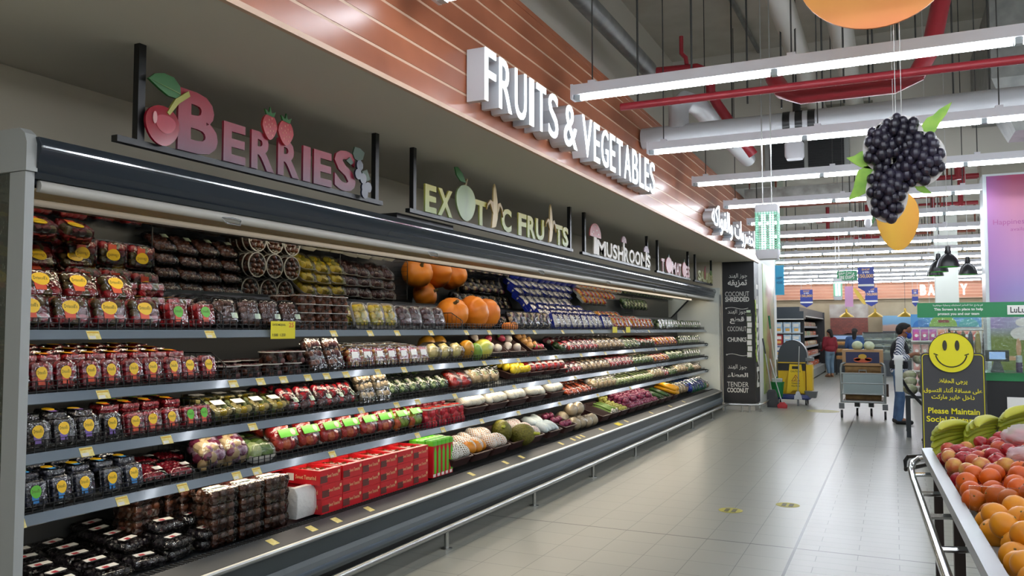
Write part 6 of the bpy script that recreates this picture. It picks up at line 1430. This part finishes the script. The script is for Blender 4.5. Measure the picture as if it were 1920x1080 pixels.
MB().box(.37, .42, .1, .2, .4, .62).build('side_pouch', mat('pouch_brown', '4a3a30', .7), cart, smooth=0)
wc = thing('wooden_crate', 'slatted wooden crate standing on the grey cart', 'crate', (-.53, 16.35, .334)); mb = MB()
for k in range(6): mb.box(-.3, .3, -.25, -.235, .02 + .1 * k, .09 + .1 * k)
mb.box(-.3, .3, -.23, .25, 0, .6); mb.build('slats', mat('crate_wood', '8a6a3c', .7, var='6e522c', scale=8), wc, smooth=0)
cb = thing('carton_box', 'cardboard carton printed with orange fruit on dark blue, on the cart', 'carton', (-.53, 16.35, .945)); MB().box(-.34, .34, -.26, .26, 0, .29).build('box', mat('cardboard', 'a8845c', .7), cb, smooth=0)
q = MB().box(-.28, .28, -.265, -.26, .05, .25, 0); 
for cx, cz, rx, rz, mi in ((0, .1, .15, .04, 1), (-.09, .12, .06, .03, 1), (.1, .12, .06, .03, 1), (0, .17, .07, .045, 2)): slabxz([(cx + rx * math.cos(a), cz + rz * math.sin(a)) for a in [2 * PI * i / 18 for i in range(18)]], -.268 - .001 * mi, -.264, mi, q)
q.build('print', [mat('print_navy', '1f2448', .5), mat('print_fruit_orange', 'b8502c', .5), mat('print_fruit_yellow', 'c09a30', .5)], cb, smooth=0); MB().box(-.33, .33, -.262, -.26, -.05, 0).build('red_edge', RED, cb, smooth=0) if False else None
simple('cabb', 'white_cabbage', 'vegetable', MB().ell((0, 0, 0), (.095, .095, .085), 16, 12), mat('cabbage_pale', 'd2dcc0', .5, var='b4c49c', scale=8, bump=.4))
P['cabb'].put((-.62, 16.3, 1.31), (0, 0, 0), 'pale cabbage on the cart carton, left one'); P['cabb'].put((-.42, 16.3, 1.305), (.4, 0, 1), 'pale cabbage on the cart carton, right one')

# ------------------------------------------------------------ people
SKIN = mat('brown_skin', '8a5a40', .5); SKIN2 = mat('light_brown_skin', 'a87a5c', .5); HAIR = mat('black_hair', '120f0d', .75)
DENIM = mat('blue_denim', '3e5a80', .75, var='5a7aa0', scale=5); DENIM2 = mat('light_denim', '5c7488', .75, var='6e8698', scale=5)
def legs(s, fwd, knee=0.): return None
def body_prims(hipz, H, legR, legL, armR, armL, head, lean=0.):
    p = [('e', (lean * .3, 0, H * .60), (.105, .155, .16)), ('e', (lean * .8, 0, H * .73), (.12, .18, .17)), ('c', (lean, 0, H * .81), .075, (lean + .02, 0, H * .86), .058),
         ('c', (lean, -.15, H * .8), .06, (lean, .15, H * .8), .06), ('e', (0, 0, H * .535), (.115, .165, .11))]
    for L_ in (legR, legL):
        p += [('c', L_[0], .085, L_[1], .06), ('c', L_[1], .058, L_[2], .04), ('c', L_[2], .042, L_[3], .032)]
    for A in (armR, armL):
        p += [('c', A[0], .05, A[1], .04), ('c', A[1], .04, A[2], .028)]
        p += hand(A[2], A[3])
    p += head
    return p
def hand(w, d):
    w = Vector(w); d = Vector(d).normalized(); up = Vector((0, 0, 1)) if abs(d.z) < .8 else Vector((0, 1, 0)); sd = d.cross(up).normalized(); nn = sd.cross(d)
    p = [('c', tuple(w), .028, tuple(w + d * .075), .03)]
    for k, (o, l) in enumerate(((-.026, .055), (-.009, .065), (.009, .06), (.026, .045))):
        a = w + d * .08 + sd * o; b = a + d * l * .6 - nn * .006; c = b + d * l * .4 - nn * .022
        p += [('c', tuple(a), .0095, tuple(b), .009), ('c', tuple(b), .009, tuple(c), .0075)]
    a = w + d * .03 - sd * .028; p.append(('c', tuple(a), .011, tuple(a + d * .04 - sd * .025 - nn * .01), .009))
    return p
def head_prims(c, f, s=1.):
    """head centred at c looking along f (x, z plane)"""
    c = Vector(c); f = Vector(f).normalized(); up = Vector((0, 1, 0)).cross(f) * -1
    if up.z < 0: up = -up
    q = lambda a, y, b: tuple(c + f * a * s + Vector((0, y * s, 0)) + up * b * s)
    return [('e', q(-.01, 0, .02), (.1 * s, .078 * s, .105 * s)), ('e', q(.025, 0, -.05), (.065 * s, .06 * s, .07 * s)), ('c', q(.085, 0, .015), .012, q(.112, 0, -.025), .014),
            ('e', q(.07, 0, -.065), (.025, .028, .014)), ('e', q(.065, 0, -.1), (.025, .025, .02)), ('e', q(0, .08, -.01), (.022, .012, .032)), ('e', q(0, -.08, -.01), (.022, .012, .032)), ('c', q(.075, -.04, .03), .012, q(.075, .04, .03), .012)]
# the man in profile at the weighing area, facing right
mn = thing('person', 'man in striped shirt, black vest and jeans, head bowed over a bag', 'person', (.06, 15.4, 0))
H = 1.72
hd = head_prims((.11, 0, 1.585), (.8, 0, -.6))
rl_ = [(0, -.09, .9), (.02, -.1, .48), (-.01, -.1, .09), (.14, -.11, .045)]; ll_ = [(0, .09, .9), (.0, .1, .48), (-.05, .1, .09), (.1, .11, .045)]
ra = [(.03, -.2, 1.36), (-.0, -.24, 1.1), (.24, -.17, 1.2), (1, .1, -.1)]; la = [(.03, .2, 1.36), (.03, .24, 1.1), (.24, .12, 1.16), (1, -.2, .1)]
blob('body', body_prims(.9, H, rl_, ll_, ra, la, hd, .03), SKIN, .0085, mn, 3)
stripe = bpy.data.materials.new('striped_shirt'); stripe.use_nodes = True; nt = stripe.node_tree; wv = nt.nodes.new('ShaderNodeTexWave'); wv.inputs['Scale'].default_value = 11; wv.bands_direction = 'DIAGONAL'; tc_ = nt.nodes.new('ShaderNodeTexCoord'); rp = nt.nodes.new('ShaderNodeValToRGB'); rp.color_ramp.interpolation = 'CONSTANT'; rp.color_ramp.elements[0].color = lin('e4e6ec'); rp.color_ramp.elements[1].color = lin('3a4668'); rp.color_ramp.elements[1].position = .55
nt.links.new(tc_.outputs['Object'], wv.inputs['Vector']); nt.links.new(wv.outputs['Fac'], rp.inputs[0]); nt.links.new(rp.outputs[0], nt.nodes['Principled BSDF'].inputs['Base Color']); nt.nodes['Principled BSDF'].inputs['Roughness'].default_value = .8
blob('shirt', [('e', (.02, 0, 1.2), (.14, .19, .25)), ('c', (.03, -.15, 1.38), .07, (.03, .15, 1.38), .07), ('c', (.03, -.2, 1.36), .066, (0, -.24, 1.1), .056), ('c', (0, -.24, 1.1), .055, (.13, -.21, 1.145), .046), ('c', (.03, .2, 1.36), .066, (.03, .24, 1.1), .056), ('c', (.03, .24, 1.1), .055, (.14, .18, 1.125), .046), ('e', (0, 0, .92), (.14, .18, .12)), ('c', (.035, 0, 1.4), .08, (.05, 0, 1.46), .066)], stripe, .012, mn)
blob('vest', [('e', (.02, 0, 1.22), (.152, .18, .23)), ('e', (.0, 0, 1.0), (.152, .19, .16)), ('c', (.02, -.1, 1.38), .075, (.02, .1, 1.38), .075)], mat('vest_black', '15161c', .8), .012, mn)
blob('jeans', [('e', (0, 0, .9), (.132, .172, .12))] + [q for L_ in (rl_, ll_) for q in (('c', L_[0], .1, L_[1], .075), ('c', L_[1], .074, L_[2], .062))], DENIM, .012, mn)
for L_ in (rl_, ll_): blob('shoe', [('c', (L_[2][0] - .03, L_[2][1], .05), .05, (L_[3][0] + .03, L_[3][1], .04), .04), ('c', (L_[2][0], L_[2][1], .06), .05, (L_[2][0], L_[2][1], .1), .045)], mat('black_shoe', '141414', .5), .01, mn)
blob('hair', [('e', (.085, 0, 1.635), (.108, .09, .09)), ('e', (.03, 0, 1.6), (.07, .084, .09)), ('e', (.14, 0, 1.665), (.06, .075, .04))], HAIR, .009, mn)
blob('face_mask', [('e', (.17, 0, 1.505), (.045, .06, .06)), ('c', (.16, -.07, 1.53), .012, (.1, -.082, 1.57), .006)], mat('mask_blue', '2a4aa8', .7), .008, mn)
bgd = thing('produce_bag', 'clear bag holding a pale cauliflower in the hands of the man', 'bag', (.36, 15.38, 1.1)); MB().ell((0, 0, 0), (.075, .075, .075), 14, 10).build('cauliflower', MATS['cauli_cream'], bgd); mb = MB().ell((0, 0, .01), (.09, .09, .095), 14, 10); mb.build('film', CLEARW, bgd)
# woman in red looking at the far refrigerator
wr = thing('person', 'woman in red top and light jeans standing before the far refrigerator', 'person', (-1.99, 29.6, 0), (0, 0, 2.3))
rl2 = [(0, -.08, .86), (.03, -.09, .46), (.0, -.09, .09), (.13, -.1, .045)]; ll2 = [(0, .08, .86), (.0, .1, .46), (-.06, .1, .09), (.07, .11, .045)]
ra2 = [(.0, -.18, 1.3), (-.04, -.22, 1.05), (.04, -.2, .82), (.3, 0, -1)]; la2 = [(.0, .18, 1.3), (.02, .23, 1.06), (.17, .2, .92), (1, 0, .0)]
blob('body', body_prims(.86, 1.62, rl2, ll2, ra2, la2, head_prims((.02, 0, 1.5), (1, 0, -.1))), SKIN2, .012, wr, 3)
blob('red_top', [('e', (0, 0, 1.15), (.15, .19, .22)), ('e', (-.01, 0, .95), (.16, .2, .15)), ('c', (0, -.14, 1.3), .075, (0, .14, 1.3), .075), ('c', ra2[0], .075, ra2[1], .07), ('c', ra2[1], .07, ra2[2], .055), ('c', la2[0], .075, la2[1], .07), ('c', la2[1], .07, la2[2], .055)], mat('maroon_knit', '7a1a28', .85), .015, wr)
blob('jeans', [('e', (0, 0, .86), (.135, .175, .13))] + [q for L_ in (rl2, ll2) for q in (('c', L_[0], .1, L_[1], .075), ('c', L_[1], .072, (L_[2][0], L_[2][1], .16), .055))], DENIM2, .014, wr)
for L_ in (rl2, ll2): blob('sandal', [('c', (L_[2][0] - .04, L_[2][1], .025), .025, (L_[3][0] + .04, L_[3][1], .022), .022)], mat('tan_sandal', '7a5236', .6), .01, wr)
blob('hair', [('e', (-.01, 0, 1.545), (.105, .088, .085)), ('c', (-.07, 0, 1.52), .06, (-.12, 0, 1.38), .05)], HAIR, .011, wr)
blob('face_mask', [('e', (.08, 0, 1.445), (.045, .06, .05))], mat('mask_grey', 'a8b0b4', .7), .009, wr)
bgw = thing('shoulder_bag', 'small black bag at the side of the woman in red', 'bag', (-2.28, 29.5, 1.05)); MB().rrect([(.05, .11, -.12), (.06, .13, 0), (.05, .12, .13)], rad=.3).build('pouch', BLACKP, bgw); MB().tube([(0, -.1, .12), (.1, -.05, .35), (.0, .1, .12)], .008, 6).build('strap', BLACKP, bgw)
# woman in blue at the bakery cases
wb = thing('person', 'woman in blue top with black hair at the bakery cases', 'person', (-1.12, 27.6, 0), (0, 0, 1.45))
blob('body', body_prims(.86, 1.64, rl2, ll2, [(.0, -.19, 1.32), (.02, -.24, 1.08), (.2, -.16, 1.05), (1, .2, 0)], [(.0, .19, 1.32), (.02, .24, 1.08), (.2, .16, 1.05), (1, -.2, 0)], head_prims((.04, 0, 1.52), (1, 0, -.3))), SKIN2, .012, wb, 3)
blob('blue_top', [('e', (0, 0, 1.16), (.16, .22, .23)), ('e', (-.01, 0, .9), (.17, .22, .2)), ('c', (0, -.16, 1.32), .08, (0, .16, 1.32), .08), ('c', (0, -.19, 1.32), .08, (.02, -.24, 1.08), .07), ('c', (.02, -.24, 1.08), .07, (.15, -.18, 1.06), .055), ('c', (0, .19, 1.32), .08, (.02, .24, 1.08), .07), ('c', (.02, .24, 1.08), .07, (.15, .18, 1.06), .055)], mat('blue_cotton', '33507a', .85), .015, wb)
blob('trousers', [('e', (0, 0, .84), (.14, .19, .13))] + [q for L_ in (rl2, ll2) for q in (('c', L_[0], .1, L_[1], .08), ('c', L_[1], .075, (L_[2][0], L_[2][1], .12), .06))], mat('dark_trousers', '22242c', .8), .014, wb)
for L_ in (rl2, ll2): blob('shoe', [('c', (L_[2][0] - .04, L_[2][1], .035), .035, (L_[3][0] + .04, L_[3][1], .03), .03)], MATS['black_shoe'], .01, wb)
blob('hair', [('e', (.015, 0, 1.57), (.108, .09, .085)), ('c', (-.06, 0, 1.53), .07, (-.08, 0, 1.3), .055)], HAIR, .011, wb)

# ------------------------------------------------------------ end-cap shelf and far refrigerator
ec = thing('end_shelf', 'end shelf of packed blue and red boxes beyond the white wall', 'shelf unit', (-2.85, 24.2, 0)); EO = (-2.85, 24.2, 0)
MB().box(-3.4, -2.32, 24.5, 24.6, 0, 2.0).build('back_panel', BLACKP, ec, EO, 0); MB().box(-3.4, -2.28, 24.0, 24.6, 1.9, 2.12).build('canopy', CHAR, ec, EO, 0); MB().box(-3.4, -2.28, 23.985, 24.0, 1.885, 1.91).build('light_trim', STW, ec, EO, 0)
EZ = (.15, .5, .85, 1.17, 1.52)
for z in EZ: MB().box(-3.4, -2.35, 24.05, 24.5, z - .03, z).build('shelf', LGREY, ec, EO, 0)
BX = [mat('box_pale_blue', '8fb8d8', .5, var='d8e0e4', scale=9), mat('box_red', 'b02428', .45, var='8a1c20', scale=9), mat('box_cream', 'd8c8a0', .5, var='c08a50', scale=9), mat('box_royal', '2a4a98', .45, var='b8c8e0', scale=9), mat('box_orange', 'd87a30', .45, var='b85020', scale=9)]
for k, m in enumerate(BX):
    t = thing('grocery_box', None, 'box'); MB().box(-.105, .105, -.06, .06, 0, .29).build('box', m, t, smooth=0)
    q = MB().box(-.07, .07, -.0625, -.06, .16, .25); q.box(-.05, .06, -.0625, -.06, .04, .12, 1); q.build('label', [STW, GOLDI], t, smooth=0); proto('bx%d' % k, t, 'box')
for k, z in enumerate(EZ):
    for i in range(4):
        c = (0, 0, 0, 0) if k == 4 else (1, 1, 0, 0) if k == 3 else (4, 3, 0, 3) if k == 2 else (3, 2, 1, 2)
        P['bx%d' % c[i]].put((-3.2 + .235 * i, 24.15, z + .001), (0, 0, 0), f'{("blue", "red", "cream", "royal blue", "orange")[c[i]]} grocery box, {ORD[i]} from left on {("lowest", "second", "middle", "fourth", "top")[k]} end shelf')
fr2 = thing('display_refrigerator', 'far open refrigerator of colourful packs behind the woman in red', 'refrigerator', (-2.85, 29, 0)); O2 = (-2.85, 29, 0)
MB().box(-3.5, -3.4, 24.7, 33.2, 0, 2.2).build('back_panel', BLACKP, fr2, O2, 0); MB().box(-3.4, -2.45, 24.62, 33.2, 2.0, 2.26).build('canopy', CHAR, fr2, O2, 0); MB().box(-2.455, -2.44, 24.62, 33.2, 2.0, 2.03).build('light_trim', STW, fr2, O2, 0)
MB().box(-3.4, -2.38, 24.7, 33.2, .05, .32).build('base', LGREY, fr2, O2, 0); MB().box(-3.4, -2.4, 33.2, 33.26, 0, 2.26).build('end_panel', BLACKP, fr2, O2, 0)
for k, z in enumerate((.34, .72, 1.06, 1.4, 1.72)):
    s_ = MB().box(-3.4, -2.56 - .03 * k, 24.7, 33.2, z - .04, z).build('shelf', LGREY, fr2, O2, 0); MB().box(-2.56 - .03 * k, -2.55 - .03 * k, 24.7, 33.2, z - .06, z + .01).build('price_rail', PVC, s_, O2, 0)
FARM = [mat('far_pack_red', 'b8402c', .4, var='d89a70', scale=14), mat('far_pack_cream', 'd8c8a8', .4, var='b08060', scale=14), mat('far_pack_pink', 'c87a70', .4, var='e0c0a8', scale=14), mat('far_pack_green', '5c8a5c', .4, var='c8c8a0', scale=14)]
for k, m in enumerate(FARM):
    t = thing('chilled_pack', None, 'food pack'); MB().rrect([(.1, .13, 0), (.11, .14, .07), (.09, .12, .15)], rad=.3).build('pack', m, t); MB().box(.098, .106, -.06, .06, .05, .11).build('label', STW, t, smooth=0); proto('fp%d' % k, t, 'food pack')
random.seed(9)
for k, z in enumerate((.34, .72, 1.06, 1.4, 1.72)):
    for i in range(24):
        P['fp%d' % random.choice(((0, 0, 1), (0, 1, 2), (0, 1, 1, 3), (3, 2, 0), (1, 1, 2))[k])].put((-2.7 - .03 * k, 25.0 + .335 * i, z + .001), (0, 0, random.uniform(-.2, .2)), f'chilled pack, {ORD[i]} from near end, {("lowest", "second", "middle", "fourth", "top")[k]} shelf of far refrigerator')
# ------------------------------------------------------------ bakery at the back
LB = mat('lit_bakery_face', 'fdfdfd', .4, emit=1.1)
x = .93
for i, (c, w) in enumerate(zip('BAKERY', (.28, .31, .3, .26, .29, .3))):
    t = thing('channel_letter', f'lit white letter {c} of the BAKERY sign', 'sign letter', (x + w / 2, 35.675, 2.95), group='BAKERY lettering'); mb = MB(); text(mb, c, -w / 2 + .03, w / 2 - .03, 0, .42, frame((0, .0, 0), '-y'), 0, .05, .06); mb.build('face', LB, t, smooth=0); x += w - .01
ov_ = thing('brick_oven', 'red brick oven front with a pale hood at the bakery wall', 'oven', (-1.6, 34.5, 0))
def brickmat():
    m = bpy.data.materials.new('red_brick'); m.use_nodes = True; nt = m.node_tree; t = nt.nodes.new('ShaderNodeTexBrick'); t.inputs['Scale'].default_value = 4; t.inputs['Color1'].default_value = lin('8a4030'); t.inputs['Color2'].default_value = lin('74342a'); t.inputs['Mortar'].default_value = lin('5a3a30')
    tc = nt.nodes.new('ShaderNodeTexCoord'); mp = nt.nodes.new('ShaderNodeMapping'); mp.inputs['Rotation'].default_value = (PI / 2, 0, 0); nt.links.new(tc.outputs['Object'], mp.inputs[0]); nt.links.new(mp.outputs[0], t.inputs[0]); nt.links.new(t.outputs[0], nt.nodes['Principled BSDF'].inputs['Base Color']); return m
mb = slabxz([(-.68, 0), (-.3, 0), (-.3, 1.25)] + [(.3 * math.cos(a), 1.25 + .22 * math.sin(a)) for a in [PI - PI * i / 10 for i in range(11)]] + [(.3, 0), (.68, 0), (.68, 2.07), (-.68, 2.07)], 0, .5)
mb.build('brickwork', brickmat(), ov_, smooth=0); MB().box(-.3, .3, .4, .45, .8, 1.5).build('oven_mouth', BLACKP, ov_, smooth=0)
MB().box(-.7, .7, -.03, .5, 2.07, 2.6).build('hood', mat('hood_print', 'cfcac0', .5, var='a08a80', scale=1.6), ov_, smooth=0)
for i, xx in enumerate((-1.46, -.56, .35)):
    t = thing('pendant_lamp', 'brass cone pendant lamp over the bakery, ' + ('left', 'middle', 'right') [i] + ' of three', 'lamp', (xx * .967, 29, 2.016)); MB().lathe([(.24, 0), (.2, .05), (.1, .12), (.04, .16), (.035, .26), (.02, .28)], 18, cap0=False).build('shade', mat('brass_shade', 'b8983c', .3, .7), t); MB().lathe([(.1, .02), (.1, .04)], 12).build('bulb', mat('warm_bulb', 'ffe8b8', emit=6), t); MB().tube([(0, 0, .28), (0, 0, 2.97)], .006, 5).build('cord', WIRE, t)
pc = thing('bakery_case', 'long glass bakery display case with steel shelves', 'display case', (-.3, 31, 0)); O3 = (-.3, 31, 0)
MB().box(-1.0, 1.0, 30.8, 31.4, 0, .55).build('base', CHAR, pc, O3, 0); MB().box(-1.0, 1.0, 31.35, 31.4, .55, 1.5).build('back', mat('case_grey', '8c8c84', .4), pc, O3, 0); MB().box(-1.0, 1.0, 30.85, 31.4, 1.48, 1.52).build('top', BLACK, pc, O3, 0); MB().box(-1, 1, 30.82, 30.825, .55, 1.48).build('glass_front', GLASS, pc, O3, 0)
for z in (.8, 1.02, 1.24): MB().box(-1.0, 1.0, 30.9, 31.35, z, z + .02).build('shelf', STEEL, pc, O3, 0)
for x in (-1.0, 0, .98): MB().box(x, x + .02, 30.84, 30.87, .5, 1.5).build('post', STEEL, pc, O3, 0)
PASTRY = mat('golden_pastry', 'c89a58', .6, var='a8743c', scale=12)
simple("loaf", "bread_loaf", "bread", MB().rrect([(.1, .06, 0), (.12, .07, .05), (.09, .05, .1)], rad=.5, n=4), PASTRY)
simple('pie', 'pale_pastry', 'pastry', MB().ell((0, 0, .02), (.13, .1, .04), 12, 8), mat('pale_pastry', 'd8d0c0', .6))
for k, z in enumerate((.825, 1.045, 1.265)):
    for i in range(6): P['pie'].put((-1.1 + .3 * i, 31.1, z), (0, 0, 0), f'pale pastry in the glass case, {ORD[i]} from left on {("lowest", "middle", "top")[k]} steel shelf')
bs = thing('bread_rack', 'dark tiered rack of golden bread left of the woman in blue', 'rack', (-1.57, 31.2, 0)); O4 = (-1.57, 31.2, 0)
for z in (.55, .8, 1.05): MB().box(-1.9, -1.22, 31.0, 31.5, z, z + .03).build('shelf', mat('rack_wood', '8a6a44', .6), bs, O4, 0)
for x in (-1.9, -1.25):
    for y in (31.0, 31.47): MB().box(x, x + .03, y, y + .03, 0, 1.3).build('post', BLACK, bs, O4, 0)
for k, z in enumerate((.581, .831, 1.081)):
    for i in range(4): P['loaf'].put((-1.78 + .15 * i, 31.22, z), (0, 0, random.uniform(-.3, .3)), f'golden loaf on the bread rack, {ORD[i]} from left on {("lowest", "middle", "top")[k]} tier')
fz = thing('chilled_case', 'low case with blue lit header at the foot of the oven', 'display case', (-1.4, 32.6, 0)); MB().box(-.8, .6, 0, .7, 0, 1.0).build('base', CHAR, fz, smooth=0); MB().box(-.8, .6, .1, .7, 1.0, 1.42).build('cabinet', mat('case_dark', '3a3c40', .4), fz, smooth=0); MB().box(-.7, .5, .08, .1, 1.25, 1.38).build('lit_header', mat('header_blue', '8aa4c8', emit=.35), fz, smooth=0)
# snack shelves and column behind the counter
wc_ = structure(MB().box(.93, 1.42, 22, 22.5, 0, 5).build('wall_column', mat('column_white', 'dfe4dc', .6), smooth=0))
sn = thing('snack_shelf', 'white gondola shelf of orange and pink packets behind the screen', 'shelf unit', (1.0, 20.4, 0)); O5 = (1.0, 20.4, 0)
MB().box(.35, 1.75, 20.6, 20.65, 0, 1.95).build('back_panel', mat('gondola_white', 'd8d8d2', .5), sn, O5, 0)
for z in (.35, .7, 1.02, 1.36): MB().box(.35, 1.75, 20.2, 20.6, z - .03, z).build('shelf', MATS['gondola_white'], sn, O5, 0)
q = MB().box(.35, 1.75, 20.58, 20.6, 1.66, 1.95, 0); 
for cx, r, mi in ((.55, .16, 1), (1.0, .28, 2), (1.0, .2, 1), (1.5, .2, 3)): slabxz([(cx + r * math.cos(a), 1.67 + r * .95 * math.sin(a)) for a in [PI * i / 14 for i in range(15)]], 20.57 - .002 * mi, 20.585, mi, q)
q.box(.9, 1.12, 20.55, 20.56, 1.76, 1.82, 4); q.build('header', [mat('header_sky', '5aa0d8', .5), mat('header_cyan', '3a80c8', .5), mat('header_lime', '8ab84a', .5), mat('header_teal', '58b0b0', .5), mat('header_brown', '8a4030', .5)], sn, O5, 0)
SNK = [('orange', mat('snack_orange', 'd8703c', .35, var='e0b0a0', scale=9)), ('pink', mat('snack_pink', 'd05a8c', .35, var='a050b0', scale=9)), ('pale pink', mat('snack_pale', 'e0b8b0', .4, var='c88a80', scale=9)), ('coral', mat('snack_coral', 'd0584c', .35, var='e8c0a8', scale=9))]
for k, (nm, m) in enumerate(SNK):
    t = thing('snack_packet', None, 'packet'); MB().rrect([(.02, .075, 0), (.05, .07, .05), (.05, .07, .17), (.015, .075, .25)], rad=.3, M=Matrix.Rotation(PI / 2, 4, 'Z')).build('packet', m, t); slabxz([(.035 * math.cos(a), .11 + .035 * math.sin(a)) for a in [2 * PI * i / 14 for i in range(14)]], -.058, -.05).build('emblem', STW, t, smooth=0); proto('sn%d' % k, t, 'packet')
for k, z in enumerate((.351, .701, 1.021, 1.361)):
    for i in range(8):
        c = (2, 2, 2, 1 if i < 3 else (0 if i < 5 else 3))[k]
        P['sn%d' % c].put((.45 + .165 * i, 20.35, z), (0, 0, 0), f'{SNK[c][0]} snack packet, {ORD[i]} from left on {("lowest", "second", "third", "top")[k]} gondola shelf')
bl = thing('wall_poster', 'blue landscape print on the bakery wall behind the man', 'poster', (.35, 34.9, 1.55)); MB().box(-.75, .75, 0, 1.1, .0, .6).build('print', ramp_mat('sea_print', 2, [(0, '9a7a6a'), (.35, 'b09080'), (.45, '6a98b8'), (1, '7fb0d0')], .5, 0, .6, .3, 3), bl, smooth=0); MB().box(-.75, .75, 0, 1.1, -1.55, 0).build('panel', CHAR, bl, smooth=0)
bg_ = thing('hanging_rack', 'rack of dark hanging bags behind the smiling sign', 'rack', (1.28, 16.2, 0)); MB().tube([(-.4, 0, 0), (-.4, 0, 1.62)], .02, 8).tube([(.3, 0, 0), (.3, 0, 1.62)], .02, 8).build('post', BLACK, bg_); MB().tube([(-.42, 0, 1.6), (.32, 0, 1.6)], .015, 8).build('bar', STEEL, bg_)
for i in range(5):
    t = thing('hanging_bag', f'dark bag hanging on the rack behind the sign, {ORD[i]} from left', 'bag', (.98 + .11 * i, 16.2, 1.58)); MB().rrect([(.03, .09, -.5), (.045, .1, -.3), (.03, .07, -.05), (.006, .02, 0)], rad=.4).build('bag', (BLACKP, mat('bag_olive', '5a5a40', .6), CHAR, mat('bag_gold', '9a8a40', .5), BLACKP)[i], t)
# black and green pendant lamps
for i, (px, py, pz) in enumerate(((.66, 12.0, 2.42), (.62, 13.6, 2.46), (.66, 15.6, 2.52), (1.06, 14.4, 2.46))):
    t = thing('pendant_lamp', 'black dome pendant lamp, ' + ('nearest and largest of four', 'second of the three in line', 'farthest of the three in line', 'single one by the pink wall')[i], 'lamp', (px, py, pz))
    MB().lathe([(.135, 0), (.13, .04), (.11, .1), (.07, .15), (.035, .175), (.04, .19), (.03, .27), (.012, .28)], 22, cap0=False).build('shade', BLACKP, t); MB().lathe([(.128, .005), (.1, .1), (.03, .15)], 22, cap0=False, cap1=False).build('green_lining', mat('lamp_lining', '4ab83a', .4), t); MB().ell((0, 0, .05), .04, 10, 8).build('bulb', mat('lamp_bulb', 'f4ffe8', emit=4), t); MB().tube([(0, 0, .28), (0, 0, 6.2 - pz if py < 13.6 else 5.0 - pz)], .004, 5).build('cord', MATS['pale_cord'], t)
